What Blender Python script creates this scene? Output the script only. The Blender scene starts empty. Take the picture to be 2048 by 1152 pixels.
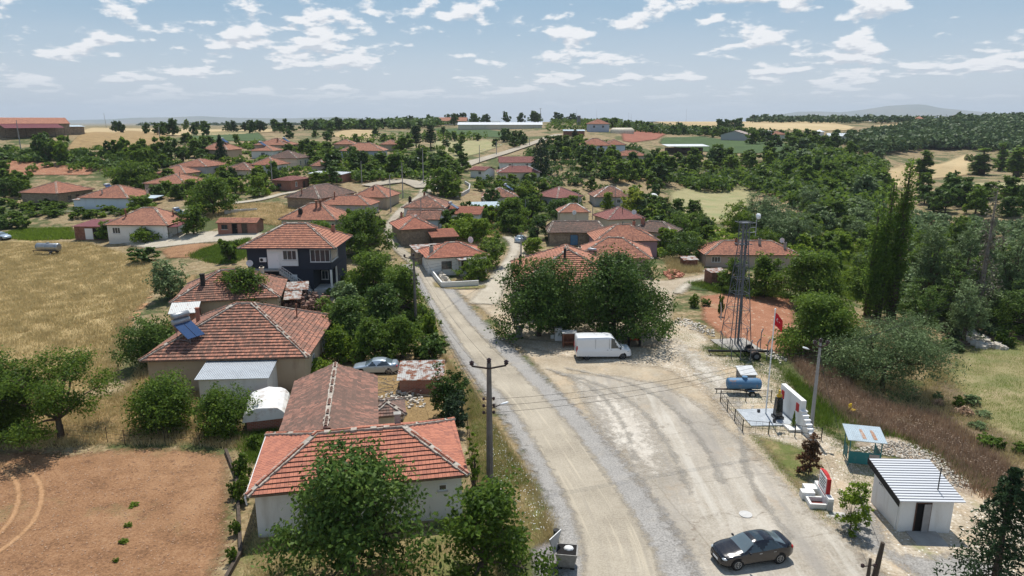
import bpy, math, random
import numpy as np
from mathutils import Vector, Matrix
from mathutils.geometry import delaunay_2d_cdt
R = math.radians
scene = bpy.context.scene
col = scene.collection
# ---------------------------------------------------------------- camera
F_PX = 1384.0; CAM_H = 25.0; PITCH = R(13.59)
SP, CP = math.sin(PITCH), math.cos(PITCH)
cam_d = bpy.data.cameras.new('camera'); cam = bpy.data.objects.new('camera', cam_d); col.objects.link(cam)
cam.location = (0, 0, CAM_H); cam.rotation_euler = (R(90) - PITCH, 0, 0)
cam_d.sensor_width = 36; cam_d.lens = 36 * F_PX / 2048; cam_d.clip_start = .5; cam_d.clip_end = 60000
scene.camera = cam
# ---------------------------------------------------------------- sun and sky
SUN_EL, SUN_AZ = R(66), R(6)            # azimuth from +Y towards +X
sl = bpy.data.lights.new('sun', 'SUN'); sun = bpy.data.objects.new('sun', sl); col.objects.link(sun)
sl.energy = 4.7; sl.angle = R(.5); sl.color = (1, .955, .88)
sd = Vector((math.sin(SUN_AZ) * math.cos(SUN_EL), math.cos(SUN_AZ) * math.cos(SUN_EL), math.sin(SUN_EL)))
sun.rotation_euler = sd.to_track_quat('Z', 'Y').to_euler()
world = bpy.data.worlds.new("World"); scene.world = world; world.use_nodes = True
scene.view_settings.view_transform = 'Standard'; scene.view_settings.look = 'None'
scene.view_settings.exposure = 0.08; scene.view_settings.gamma = 1
scene.render.engine = 'CYCLES'
try: scene.cycles.transparent_max_bounces = 24; scene.cycles.max_bounces = 6
except Exception: pass
HAZE = 9e-5
CLOUD = dict(lo=.512, hi=.572); SEED = (3.7, 1.2, 6.6)
def build_sky():
    N = world.node_tree.nodes; L = world.node_tree.links; N.clear()
    out = N.new('ShaderNodeOutputWorld'); bg = N.new('ShaderNodeBackground'); bg.inputs[1].default_value = .10
    sky = N.new('ShaderNodeTexSky'); sky.sky_type = 'NISHITA'; sky.sun_disc = False
    sky.sun_elevation = SUN_EL; sky.sun_rotation = SUN_AZ; sky.air_density = 1.0; sky.dust_density = 1.6; sky.altitude = 200
    tc = N.new('ShaderNodeTexCoord'); sep = N.new('ShaderNodeSeparateXYZ'); L.new(tc.outputs['Generated'], sep.inputs[0])
    def math_(op, a, b=None, c=None, cl=False):
        n = N.new('ShaderNodeMath'); n.operation = op; n.use_clamp = cl
        for i, s in enumerate((a, b, c)):
            if s is None: continue
            if isinstance(s, (int, float)): n.inputs[i].default_value = s
            else: L.new(s, n.inputs[i])
        return n.outputs[0]
    # cumulus fields that shrink towards the horizon, as a far cloud deck does
    z = math_('MAXIMUM', sep.outputs[2], .001); az = math_('ARCTAN2', sep.outputs[0], sep.outputs[1]); zc = math_('ADD', z, .045)
    u0 = math_('MULTIPLY', az, 8.0); v0 = math_('MULTIPLY', math_('LOGARITHM', zc, 2.71828), -3.3)
    def field_(off, scale, seed, det=7, rough=.55):
        cb = N.new('ShaderNodeCombineXYZ'); L.new(u0, cb.inputs[0]); L.new(math_('ADD', v0, off), cb.inputs[1]); cb.inputs[2].default_value = seed
        n = N.new('ShaderNodeTexNoise'); n.inputs['Scale'].default_value = scale; n.inputs['Detail'].default_value = det; n.inputs['Roughness'].default_value = rough; L.new(cb.outputs[0], n.inputs['Vector']); return n.outputs[0]
    def ramp(v, a, b, c=0, d=1):
        m = N.new('ShaderNodeMapRange'); m.interpolation_type = 'SMOOTHSTEP'; L.new(v, m.inputs[0]); m.inputs[1].default_value = a; m.inputs[2].default_value = b; m.inputs[3].default_value = c; m.inputs[4].default_value = d; return m.outputs[0]
    def deck(off): return math_('ADD', math_('MULTIPLY', field_(off, 1.75, SEED[0]), .62), math_('ADD', math_('MULTIPLY', field_(off, .42, SEED[1], 2), .18), math_('MULTIPLY', field_(off, 4.6, SEED[2], 6, .5), .20)))
    base = deck(0.0); up = deck(-.17)
    cov = ramp(base, CLOUD['lo'], CLOUD['hi']); lit = ramp(math_('SUBTRACT', base, up), -.05, .02)
    el = ramp(sep.outputs[2], .012, .06, .15, 1)
    cov = math_('MULTIPLY', math_('MULTIPLY', math_('MULTIPLY', cov, el), .95), ramp(sep.outputs[2], .3, .6, 1, .35))
    veil = math_('MULTIPLY', ramp(field_(0, .5, 9.1, 4), .38, .68), ramp(sep.outputs[2], .03, .16, 1, .35))
    gr = ramp(sep.outputs[2], .0, .17)
    hz_ = N.new('ShaderNodeMix'); hz_.data_type = 'RGBA'; L.new(gr, hz_.inputs[0]); hz_.inputs[6].default_value = (6.4, 7.0, 7.7, 1); hz_.inputs[7].default_value = (2.7, 4.4, 6.0, 1)
    zn = N.new('ShaderNodeMix'); zn.data_type = 'RGBA'; L.new(ramp(sep.outputs[2], .19, .62), zn.inputs[0]); L.new(hz_.outputs[2], zn.inputs[6]); zn.inputs[7].default_value = (1.2, 2.2, 3.9, 1); hz_ = zn
    m00 = N.new('ShaderNodeMix'); m00.data_type = 'RGBA'; m00.inputs[0].default_value = .8; L.new(sky.outputs[0], m00.inputs[6]); L.new(hz_.outputs[2], m00.inputs[7])
    m0 = N.new('ShaderNodeMix'); m0.data_type = 'RGBA'; L.new(math_('MULTIPLY', veil, .30), m0.inputs[0]); L.new(m00.outputs[2], m0.inputs[6]); m0.inputs[7].default_value = (5.6, 6.2, 7.0, 1)
    cc = N.new('ShaderNodeMix'); cc.data_type = 'RGBA'; L.new(lit, cc.inputs[0]); cc.inputs[6].default_value = (5.9, 6.3, 6.9, 1); cc.inputs[7].default_value = (9.2, 9.2, 9.3, 1)
    m1 = N.new('ShaderNodeMix'); m1.data_type = 'RGBA'; L.new(cov, m1.inputs[0]); L.new(m0.outputs[2], m1.inputs[6]); L.new(cc.outputs[2], m1.inputs[7])
    L.new(m1.outputs[2], bg.inputs[0]); L.new(bg.outputs[0], out.inputs[0])
build_sky()
# ---------------------------------------------------------------- pixels to rays, terrain
def ray(px, py):
    h = (px - 1024) / F_PX; v = (576 - py) / F_PX
    return h, CP + v * SP, -SP + v * CP          # per metre of camera depth
COLS = {
 -600: [(40,0),(100,2),(150,4),(220,12),(300,19),(500,20),(1500,15)],
 0: [(40,0),(80,0),(115,.5),(140,1),(160,3),(185,5),(210,9),(250,15.5),(290,20.6),(400,20.3),(700,18),(1500,14)],
 250: [(40,0),(80,0),(110,.8),(135,1.2),(155,3),(180,5.5),(205,8.5),(250,15),(300,19),(400,18.5),(700,18.3)],
 500: [(40,0),(65,0),(85,1.3),(97,2.2),(120,2.5),(150,5),(180,6.5),(205,8.5),(250,12),(350,16.5),(450,18),(700,18)],
 700: [(40,0),(65,0),(97,.8),(130,2.5),(160,5),(200,8),(240,11.5),(300,14),(350,16.5),(500,19.5),(800,20)],
 900: [(40,0),(97,0),(115,.3),(145,3),(170,4.5),(200,6.5),(250,9),(300,12.5),(400,16),(500,19.5),(560,22),(800,22)],
 1024: [(40,0),(80,0),(115,0),(140,1),(165,2),(190,3.5),(230,5.5),(300,11.5),(350,14.5),(450,18.5),(560,22.2),(900,22)],
 1200: [(40,0),(77,0),(100,0),(130,0),(160,1),(190,2),(215,3.5),(250,9),(320,14),(415,19),(500,21.2),(620,23.4),(1000,22.5)],
 1400: [(40,0),(77,0),(105,-.3),(140,-.5),(180,0),(225,1),(260,2.4),(290,6),(325,10),(420,15),(520,18),(800,23.3),(1200,22)],
 1600: [(40,0),(60,0),(77,-.4),(100,-.8),(140,-1),(190,0),(240,4),(300,9.5),(350,11.5),(450,16),(600,19),(850,23.3)],
 1800: [(36,0),(50,-.3),(60,-1.2),(75,-2),(100,-2),(140,-1.5),(200,0),(260,2),(330,2),(450,6.7),(600,16),(780,24.2),(1200,23)],
 2048: [(36,0),(50,-.8),(60,-1.6),(80,-2),(120,-2),(170,-1),(200,3),(240,4),(330,2),(400,6),(550,17),(720,25.5),(1200,24)],
 2600: [(36,0),(60,-1),(120,-1),(200,3),(400,8),(720,25.5),(1200,24)],
}
_pts = []
for px, lst in COLS.items():
    h = (px - 1024) / F_PX
    for d, z in lst: _pts.append((h * d, CP * d, z))
for a in (-75, -50, -25, 0, 25, 50, 75):
    for r_, z in ((3000, 8), (7000, -4), (15000, -10)):
        _pts.append((r_ * math.sin(R(a)), r_ * math.cos(R(a)), z))
    _pts.append((12 * math.sin(R(a)), 12 * math.cos(R(a)), 0))
_pts = np.array(_pts)
OY = -30.0
def warp(x, y):
    yy = y - OY; r_ = np.sqrt(x * x + yy * yy) + 1e-6
    return np.arctan2(x, yy) * 1.9, np.log(r_)
_a, _b = warp(_pts[:, 0], _pts[:, 1])
def _phi(d2): return .5 * d2 * np.log(d2 + 1e-12)
n_ = len(_pts); K = _phi((_a[:, None] - _a) ** 2 + (_b[:, None] - _b) ** 2) + np.eye(n_) * 2e-4
Pm = np.stack([np.ones(n_), _a, _b], 1)
A_ = np.zeros((n_ + 3, n_ + 3)); A_[:n_, :n_] = K; A_[:n_, n_:] = Pm; A_[n_:, :n_] = Pm.T
_w = np.linalg.solve(A_, np.concatenate([_pts[:, 2], np.zeros(3)]))
def terrain(x, y):
    x = np.atleast_1d(np.asarray(x, float)); y = np.atleast_1d(np.asarray(y, float)); out = np.empty(len(x))
    for i in range(0, len(x), 20000):
        a, b = warp(x[i:i+20000], y[i:i+20000])
        out[i:i+20000] = _phi((a[:, None] - _a) ** 2 + (b[:, None] - _b) ** 2) @ _w[:n_] + _w[n_] + a * _w[n_+1] + b * _w[n_+2]
    return out
def gz(x, y): return float(terrain(x, y)[0])
_T = np.concatenate([np.geomspace(20, 2500, 900)])
def hit(px, py, lift=0.0, far=None):
    """first point of the ground (raised by lift) along the line of sight"""
    h, f, d = ray(px, py)
    T = _T if far is None else _T[_T < far]
    z = terrain(h * T, f * T) + lift; rz = CAM_H + d * T
    k = np.argmax(rz < z)
    if rz[k] >= z[k]: k = len(T) - 1
    if k > 0:
        g0 = rz[k-1] - z[k-1]; g1 = rz[k] - z[k]; s = g0 / (g0 - g1 + 1e-9); s = min(max(s, 0), 1); t = T[k-1] + (T[k] - T[k-1]) * s
    else: t = T[0]
    return Vector((h * t, f * t, CAM_H + d * t)), t
def hits(pp, lift=0.0, far=None):
    out = []
    for x, y in pp:
        P = hit(x, min(y, 1200), lift, far)[0]
        if y > 1200: P = Vector((P.x, 2.0, gz(P.x, 2.0)))      # runs on under the viewpoint
        out.append(P)
    return out
def at(px, t, lift=0.0):
    h = (px - 1024) / F_PX; X = h * t; Y = CP * t
    return Vector((X, Y, gz(X, Y) + lift))
# ---------------------------------------------------------------- tagging and linking
def tag(o, label=None, cat=None, group=None, kind=None):
    if label: o['label'] = label
    if cat: o['category'] = cat
    if group: o['group'] = group
    if kind: o['kind'] = kind
    return o
def empty(name, loc, rz=0, label=None, cat=None, group=None):
    o = bpy.data.objects.new(name, None); o.empty_display_size = .3; col.objects.link(o)
    o.location = loc; o.rotation_euler = (0, 0, rz); return tag(o, label, cat, group)
def children(o): return [c for c in col.objects if c.parent == o]
def copy_tree(o, parent=None, kids=None):
    if kids is None:
        kids = {}
        for c in col.objects:
            if c.parent: kids.setdefault(c.parent, []).append(c)
    c = o.copy(); col.objects.link(c); c.parent = parent
    for ch in kids.get(o, []): copy_tree(ch, c, kids)
    return c
class MB:
    """collects faces; build() links them as ONE mesh object"""
    def __init__(s): s.v = []; s.f = []; s.uv = []; s.mi = []
    def face(s, pts, uv=None, mi=0):
        i = len(s.v); s.v += [tuple(p) for p in pts]; s.f.append(tuple(range(i, i + len(pts))))
        s.uv.append(uv if uv else [(0, 0)] * len(pts)); s.mi.append(mi)
    def hexa(s, p, mi=0):   # p: 4 bottom, 4 top, counter-clockwise
        for q in ((3,2,1,0),(4,5,6,7),(0,1,5,4),(1,2,6,5),(2,3,7,6),(3,0,4,7)):
            a = [Vector(p[k]) for k in q]; L1 = (a[1]-a[0]).length; L2 = (a[2]-a[1]).length
            s.face(a, [(0,0),(L1,0),(L1,L2),(0,L2)], mi)
    def box(s, x0, x1, y0, y1, z0, z1, mi=0, tx=0, ty=0):
        """box; tx, ty shrink the top"""
        s.hexa([(x0,y0,z0),(x1,y0,z0),(x1,y1,z0),(x0,y1,z0),(x0+tx,y0+ty,z1),(x1-tx,y0+ty,z1),(x1-tx,y1-ty,z1),(x0+tx,y1-ty,z1)], mi)
    def bar(s, a, b, w, h=None, mi=0):
        a = Vector(a); b = Vector(b); h = h or w; d = (b - a).normalized()
        up = Vector((0,0,1)) if abs(d.z) < .95 else Vector((0,1,0))
        sx = d.cross(up).normalized() * w / 2; sy = sx.cross(d).normalized() * h / 2
        s.hexa([a-sx-sy, a+sx-sy, a+sx+sy, a-sx+sy, b-sx-sy, b+sx-sy, b+sx+sy, b-sx+sy], mi)
    def tube(s, pts, rad, n=8, mi=0, caps=True, squash=1):
        pts = [Vector(p) for p in pts]; rad = [rad] * len(pts) if isinstance(rad, (int, float)) else rad
        rings = []; ref = None
        for i, p in enumerate(pts):
            d = (pts[min(i+1, len(pts)-1)] - pts[max(i-1, 0)]).normalized()
            if ref is None: ref = Vector((1,0,0)) if abs(d.x) < .9 else Vector((0,1,0))
            u = (ref - d * ref.dot(d)).normalized(); w = d.cross(u); ref = u
            rings.append([p + (u * math.cos(k*2*math.pi/n) + w * math.sin(k*2*math.pi/n) * squash) * rad[i] for k in range(n)])
        i0 = len(s.v)
        for r_ in rings: s.v += [tuple(q) for q in r_]
        for i in range(len(rings)-1):
            for k in range(n):
                a = i0+i*n+k; b = i0+i*n+(k+1)%n; s.f.append((a, b, b+n, a+n)); s.uv.append([(k/n,i),((k+1)/n,i),((k+1)/n,i+1),(k/n,i+1)]); s.mi.append(mi)
        if caps:
            s.f.append(tuple(i0+k for k in reversed(range(n)))); s.uv.append([(0,0)]*n); s.mi.append(mi)
            j = i0+(len(rings)-1)*n; s.f.append(tuple(j+k for k in range(n))); s.uv.append([(0,0)]*n); s.mi.append(mi)
    def cyl(s, a, b, r_, n=12, mi=0, r2=None): s.tube([a, b], [r_, r_ if r2 is None else r2], n, mi)
    def ball(s, c, rx, ry=None, rz=None, n=10, m=7, mi=0):
        ry = ry or rx; rz = rz or rx; i0 = len(s.v)
        for j in range(m+1):
            th = math.pi * j / m
            for k in range(n):
                ph = 2*math.pi*k/n; s.v.append((c[0]+rx*math.sin(th)*math.cos(ph), c[1]+ry*math.sin(th)*math.sin(ph), c[2]+rz*math.cos(th)))
        for j in range(m):
            for k in range(n):
                a = i0+j*n+k; b = i0+j*n+(k+1)%n; s.f.append((a, a+n, b+n, b)); s.uv.append([(0,0)]*4); s.mi.append(mi)
    def build(s, name, mats, parent=None, smooth=False, loc=None, bevel=0):
        me = bpy.data.meshes.new(name); me.from_pydata(s.v, [], s.f)
        u = me.uv_layers.new(name='UVMap'); flat = [c for f in s.uv for p in f for c in p]
        u.data.foreach_set('uv', flat)
        mats = mats if isinstance(mats, (list, tuple)) else [mats]
        for m in mats: me.materials.append(m)
        me.polygons.foreach_set('material_index', s.mi)
        if smooth: me.polygons.foreach_set('use_smooth', [True]*len(me.polygons))
        me.update()
        o = bpy.data.objects.new(name, me); col.objects.link(o); o.parent = parent
        if loc: o.location = loc
        if bevel:
            b = o.modifiers.new('b', 'BEVEL'); b.width = bevel; b.segments = 2; b.limit_method = 'ANGLE'
        return o
# ---------------------------------------------------------------- materials
class NB:
    def __init__(s, name):
        s.m = bpy.data.materials.new(name); s.m.use_nodes = True; s.N = s.m.node_tree.nodes; s.L = s.m.node_tree.links; s.N.clear()
        s.out = s.N.new('ShaderNodeOutputMaterial'); s._c = {}
    def lk(s, v, i):
        if isinstance(v, (int, float)): i.default_value = v
        elif isinstance(v, tuple): i.default_value = v if len(v) == len(i.default_value) else (*v, 1)
        else: s.L.new(v, i)
    def math(s, op, a, b=0.0, c=None, cl=False):
        n = s.N.new('ShaderNodeMath'); n.operation = op; n.use_clamp = cl; s.lk(a, n.inputs[0]); s.lk(b, n.inputs[1])
        if c is not None: s.lk(c, n.inputs[2])
        return n.outputs[0]
    def co(s, kind='pos'):
        if kind not in s._c:
            if kind == 'pos': s._c[kind] = s.N.new('ShaderNodeNewGeometry').outputs['Position']
            elif kind == 'uv': s._c[kind] = s.N.new('ShaderNodeTexCoord').outputs['UV']
            else: s._c[kind] = s.N.new('ShaderNodeTexCoord').outputs['Object']
        return s._c[kind]
    def noise(s, scale, detail=4, rough=.55, co=None, dist=0, stretch=None):
        n = s.N.new('ShaderNodeTexNoise'); n.inputs['Scale'].default_value = scale; n.inputs['Detail'].default_value = detail; n.inputs['Roughness'].default_value = rough; n.inputs['Distortion'].default_value = dist
        v = co or s.co()
        if stretch:
            mp = s.N.new('ShaderNodeMapping'); mp.inputs['Scale'].default_value = stretch[:3]
            if len(stretch) > 3: mp.inputs['Rotation'].default_value = (0, 0, stretch[3])
            s.L.new(v, mp.inputs[0]); v = mp.outputs[0]
        s.L.new(v, n.inputs['Vector']); return n.outputs[0]
    def vor(s, scale, co=None, feat='F1', out='Distance', rnd=1):
        n = s.N.new('ShaderNodeTexVoronoi'); n.feature = feat; n.inputs['Scale'].default_value = scale; n.inputs['Randomness'].default_value = rnd
        s.L.new(co or s.co(), n.inputs['Vector']); return n.outputs[out]
    def rng(s, v, a, b, c=0.0, d=1.0, smooth=False):
        n = s.N.new('ShaderNodeMapRange'); n.interpolation_type = 'SMOOTHSTEP' if smooth else 'LINEAR'
        for i, q in enumerate((v, a, b, c, d)): s.lk(q, n.inputs[i])
        return n.outputs[0]
    def mix(s, f, a, b):
        n = s.N.new('ShaderNodeMix'); n.data_type = 'RGBA'; s.lk(f, n.inputs[0]); s.lk(a, n.inputs[6]); s.lk(b, n.inputs[7]); return n.outputs[2]
    def ramp(s, v, stops):
        n = s.N.new('ShaderNodeValToRGB'); e = n.color_ramp.elements
        while len(e) < len(stops): e.new(.5)
        for k, (p, c) in enumerate(stops): e[k].position = p; e[k].color = (*c, 1)
        s.L.new(v, n.inputs[0]); return n.outputs[0]
    def bump(s, h, strength=.4, dist=.05):
        n = s.N.new('ShaderNodeBump'); n.inputs['Strength'].default_value = strength; n.inputs['Distance'].default_value = dist; s.L.new(h, n.inputs['Height']); return n.outputs[0]
    def surf(s, colr, rough=.85, metal=0, normal=None, spec=.3, trans=0, coat=0):
        b = s.N.new('ShaderNodeBsdfPrincipled'); s.lk(colr, b.inputs['Base Color']); s.lk(rough, b.inputs['Roughness']); s.lk(metal, b.inputs['Metallic'])
        b.inputs['Specular IOR Level'].default_value = spec; b.inputs['Transmission Weight'].default_value = trans; b.inputs['Coat Weight'].default_value = coat
        if normal is not None: s.L.new(normal, b.inputs['Normal'])
        s.L.new(b.outputs[0], s.out.inputs[0]); s.b = b; return b
    def ragged(s, width, nscale=1.2, amp=.9):
        """the sheet breaks up into the ground towards its edge"""
        a = s.N.new('ShaderNodeAttribute'); a.attribute_name = 'edge'
        n = s.noise(nscale * 1.6, 9, .8); f = s.math('ADD', s.math('DIVIDE', a.outputs['Fac'], width), s.math('MULTIPLY', s.math('SUBTRACT', n, .5), amp * 2))
        f = s.math('MULTIPLY', s.rng(f, .2, .85), s.rng(a.outputs['Fac'], 0, .12))
        t = s.N.new('ShaderNodeBsdfTransparent'); mx = s.N.new('ShaderNodeMixShader'); s.L.new(f, mx.inputs[0]); s.L.new(t.outputs[0], mx.inputs[1]); s.L.new(s.b.outputs[0], mx.inputs[2])
        s.L.new(mx.outputs[0], s.out.inputs[0])
def simple(name, c, rough=.8, metal=0, c2=None, scale=2, bump=0, spec=.3, co='obj', lo=.35, hi=.7, coat=0, fine=0, stretch=None):
    b = NB(name); k = c
    if c2:
        k = b.mix(b.rng(b.noise(scale, 6, .65, b.co(co), stretch=stretch), lo, hi), c, c2)
    if fine:
        k = b.mix(b.math('MULTIPLY', b.noise(scale * 14, 2, .5, b.co(co)), fine), k, tuple(x * .35 for x in c))
    nm = b.bump(b.noise(scale * 6, 4, .6, b.co(co)), bump, .03) if bump else None
    b.surf(k, rough, metal, nm, spec, coat=coat); return b.m
def tile(name, a, b_, old, dark, lichen=(.09, .075, .06), course=.37, rowdark=0):
    """clay roof tiles: uv is in metres, u along the eave, v up the slope"""
    b = NB(name); uv = b.co('uv'); sp = b.N.new('ShaderNodeSeparateXYZ'); b.L.new(uv, sp.inputs[0])
    fu = b.math('FLOOR', b.math('DIVIDE', sp.outputs[0], .24)); fv = b.math('FLOOR', b.math('DIVIDE', b.math('ADD', sp.outputs[1], .002), course))
    cb = b.N.new('ShaderNodeCombineXYZ'); b.L.new(fu, cb.inputs[0]); b.L.new(fv, cb.inputs[1]); oi = b.N.new('ShaderNodeObjectInfo'); b.L.new(oi.outputs['Random'], cb.inputs[2])
    wn = b.N.new('ShaderNodeTexWhiteNoise'); wn.noise_dimensions = '3D'; b.L.new(cb.outputs[0], wn.inputs['Vector'])
    base = b.mix(wn.outputs['Value'], a, b_)
    big = b.noise(.35, 5, .6); k = b.math('ADD', b.math('MULTIPLY', big, .75), b.math('MULTIPLY', wn.outputs['Value'], .25))
    base = b.mix(b.math('MULTIPLY', b.rng(k, .62 - dark * .35, .72 - dark * .2), min(1, .35 + dark)), base, old)
    f = b.noise(2.2, 7, .72); base = b.mix(b.math('MULTIPLY', b.rng(f, .56 - dark * .12, .72), min(.9, .2 + dark)), base, lichen)
    st = b.noise(9, 3, .6); base = b.mix(b.rng(st, .35, .75, 0, .35), base, tuple(x * 1.35 for x in a)); pt = b.noise(2.3, 6, .68); base = b.mix(b.rng(b.math('ADD', b.math('MULTIPLY', pt, .7), b.math('MULTIPLY', wn.outputs['Value'], .3)), .46, .64, 0, .25 + dark * .5), base, old)
    s_ = b.math('SINE', b.math('MULTIPLY', sp.outputs[0], 2 * math.pi / .24))
    h = b.math('ADD', s_, b.math('MULTIPLY', b.noise(14, 3, .6), .8))
    b.surf(base, .82, 0, b.bump(h, .9, .035), .25); return b.m
M = {}
M['tile_red'] = tile('tile_red', (.50, .200, .130), (.42, .160, .105), (.27, .12, .095), .14)
M['tile_pink'] = tile('tile_pink', (.50, .225, .145), (.39, .155, .100), (.27, .135, .10), .36)
M['tile_orange'] = tile('tile_orange', (.52, .250, .165), (.42, .185, .120), (.31, .15, .11), .28)
M['tile_mid'] = tile('tile_mid', (.50, .225, .150), (.33, .145, .105), (.18, .11, .085), .68)
M['tile_old'] = tile('tile_old', (.33, .185, .145), (.21, .115, .092), (.135, .10, .083), .85)
M['tile_brown'] = tile('tile_brown', (.27, .165, .13), (.20, .12, .095), (.15, .115, .095), .7)
M['tile_dull'] = tile('tile_dull', (.36, .15, .13), (.30, .12, .105), (.22, .10, .09), .3)
M['tile_shed'] = tile('tile_shed', (.37, .19, .14), (.24, .115, .085), (.15, .10, .08), .72)
M['mortar'] = simple('mortar', (.50, .45, .39), .95, c2=(.24, .20, .16), scale=3, bump=.5)
M['mortar_white'] = simple('mortar_white', (.66, .63, .58), .95, c2=(.42, .36, .31), scale=2, bump=.4)
def plaster(name, c, dirt, amt=.5):
    b = NB(name); p = b.co('obj'); sp = b.N.new('ShaderNodeSeparateXYZ'); b.L.new(p, sp.inputs[0])
    n = b.noise(.9, 7, .68, p); n2 = b.noise(.5, 4, .6, p, stretch=(3, 3, .5))
    low = b.rng(b.math('ADD', sp.outputs[2], b.math('MULTIPLY', n, 1.2)), 1.3, .4)
    k = b.mix(b.math('MULTIPLY', b.math('MAXIMUM', low, b.rng(n2, .55, .75)), amt), c, dirt)
    k = b.mix(b.rng(b.noise(6, 5, .7, p), .55, .8, 0, .25), k, dirt)
    b.surf(k, .93, 0, b.bump(b.noise(12, 4, .6, p), .25, .02)); return b.m
M['white_wall'] = plaster('white_wall', (.74, .73, .70), (.42, .38, .32), .45)
M['clean_white'] = plaster('clean_white', (.78, .78, .76), (.52, .48, .42), .42)
M['cream_wall'] = plaster('cream_wall', (.60, .54, .44), (.33, .27, .2), .6)
M['grey_wall'] = plaster('grey_wall', (.42, .42, .42), (.28, .27, .25), .4)
M['bluegrey_wall'] = plaster('bluegrey_wall', (.40, .44, .52), (.30, .32, .36), .3)
M['dark_wall'] = plaster('dark_wall', (.034, .04, .056), (.05, .055, .065), .3)
M['mauve_wall'] = plaster('mauve_wall', (.40, .25, .28), (.3, .2, .22), .3)
M['tan_wall'] = plaster('tan_wall', (.46, .37, .27), (.28, .2, .14), .7)
M['sky_wall'] = plaster('sky_wall', (.62, .68, .74), (.42, .45, .48), .4)
M['pink_wall'] = plaster('pink_wall', (.55, .42, .35), (.4, .3, .24), .4)
M['clod'] = simple('clod', (.30, .17, .10), .95, c2=(.44, .30, .20), scale=2, co='pos')
M['tile_gap_shade'] = simple('tile_gap_shade', (.075, .038, .03), .95)  # shadow gap under each tile course, painted into the riser colour
def masonry(name, c1, c2, mortar, bw, bh, rnd=.0, stone=False):
    b = NB(name)
    if stone:
        p = b.co('obj'); d = b.vor(2.6, p); c = b.N.new('ShaderNodeTexVoronoi'); c.inputs['Scale'].default_value = 2.6; b.L.new(p, c.inputs['Vector'])
        sp = b.N.new('ShaderNodeSeparateColor'); b.L.new(c.outputs['Color'], sp.inputs[0])
        k = b.mix(sp.outputs[0], c1, c2); e = b.vor(2.6, p, 'DISTANCE_TO_EDGE'); k = b.mix(b.rng(e, .02, .07), mortar, k)
        k = b.mix(b.rng(b.noise(.7, 5, .6, p), .5, .8, 0, .6), k, mortar)
        b.surf(k, .95, 0, b.bump(b.rng(e, 0, .12), .7, .05)); return b.m
    uv = b.co('uv'); t = b.N.new('ShaderNodeTexBrick'); b.L.new(uv, t.inputs[0]); t.inputs['Scale'].default_value = 1
    t.inputs['Color1'].default_value = (*c1, 1); t.inputs['Color2'].default_value = (*c2, 1); t.inputs['Mortar'].default_value = (*mortar, 1)
    t.inputs['Brick Width'].default_value = bw; t.inputs['Row Height'].default_value = bh; t.inputs['Mortar Size'].default_value = .014
    k = b.mix(b.rng(b.noise(.8, 6, .65, b.co('obj')), .45, .8, 0, .55), t.outputs[0], mortar)
    b.surf(k, .94, 0, b.bump(t.outputs['Fac'], -.4, .015)); return b.m
M['brick'] = masonry('brick', (.36, .12, .07), (.28, .09, .055), (.30, .24, .2), .3, .13)
M['block'] = masonry('block', (.33, .27, .21), (.24, .19, .15), (.30, .26, .22), .42, .2)
M['stone_wall'] = masonry('stone_wall', (.36, .29, .21), (.22, .17, .13), (.26, .2, .14), 1, 1, stone=True)
M['pebble_wall'] = masonry('pebble_wall', (.48, .44, .38), (.3, .27, .23), (.34, .28, .22), 1, 1, stone=True)
def corrug(name, c, c2, rough=.45, metal=.5, period=.16, lo=.5, hi=.7, nsc=.8, depth=.04):
    b = NB(name); uv = b.co('uv'); sp = b.N.new('ShaderNodeSeparateXYZ'); b.L.new(uv, sp.inputs[0])
    s_ = b.math('SINE', b.math('MULTIPLY', sp.outputs[0], 2 * math.pi / period))
    n = b.noise(nsc, 6, .7, b.co('obj')); k = b.mix(b.rng(n, lo, hi), c, c2)
    b.surf(k, rough, metal, b.bump(s_, .8, depth)); return b.m
M['zinc'] = corrug('zinc', (.52, .56, .60), (.44, .47, .50), .42, .45)
M['zinc_blue'] = corrug('zinc_blue', (.56, .66, .72), (.46, .52, .56), .45, .3)
M['maroon_metal'] = corrug('maroon_metal', (.16, .035, .04), (.12, .03, .032), .5, .2, .3)
M['rusty_sheet'] = corrug('rusty_sheet', (.50, .50, .48), (.22, .085, .045), .7, .2, .2, .44, .56, 1.6)
M['white_sheet'] = corrug('white_sheet', (.72, .72, .70), (.30, .14, .09), .7, .1, .2, .58, .66, 2.2)
M['bright_sheet'] = corrug('bright_sheet', (.78, .80, .82), (.68, .70, .72), .4, .25, .2)
M['tarp_white'] = simple('tarp_white', (.70, .70, .69), .6, c2=(.42, .34, .28), scale=1.2, bump=.6, lo=.52, hi=.72)
M['concrete'] = simple('concrete', (.40, .38, .35), .92, c2=(.28, .26, .235), scale=1.1, bump=.25)
M['concrete_pale'] = simple('concrete_pale', (.56, .55, .53), .9, c2=(.42, .41, .39), scale=1.3, bump=.2)
M['pole_concrete'] = simple('pole_concrete', (.20, .18, .165), .92, c2=(.13, .115, .10), scale=1.5, bump=.3)
M['pole_grey'] = simple('pole_grey', (.36, .35, .345), .85, c2=(.27, .26, .25), scale=1.5, bump=.2)
M['wood_dark'] = simple('wood_dark', (.055, .042, .033), .9, c2=(.11, .085, .065), scale=4, bump=.4, stretch=(1, 1, .15))
M['wood'] = simple('wood', (.22, .15, .10), .85, c2=(.14, .09, .06), scale=4, bump=.3)
M['white_paint'] = simple('white_paint', (.80, .80, .79), .45)
M['pvc'] = simple('pvc', (.78, .78, .78), .35)
M['brown_frame'] = simple('brown_frame', (.10, .05, .035), .6)
M['black_metal'] = simple('black_metal', (.018, .018, .018), .5, .3)
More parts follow.
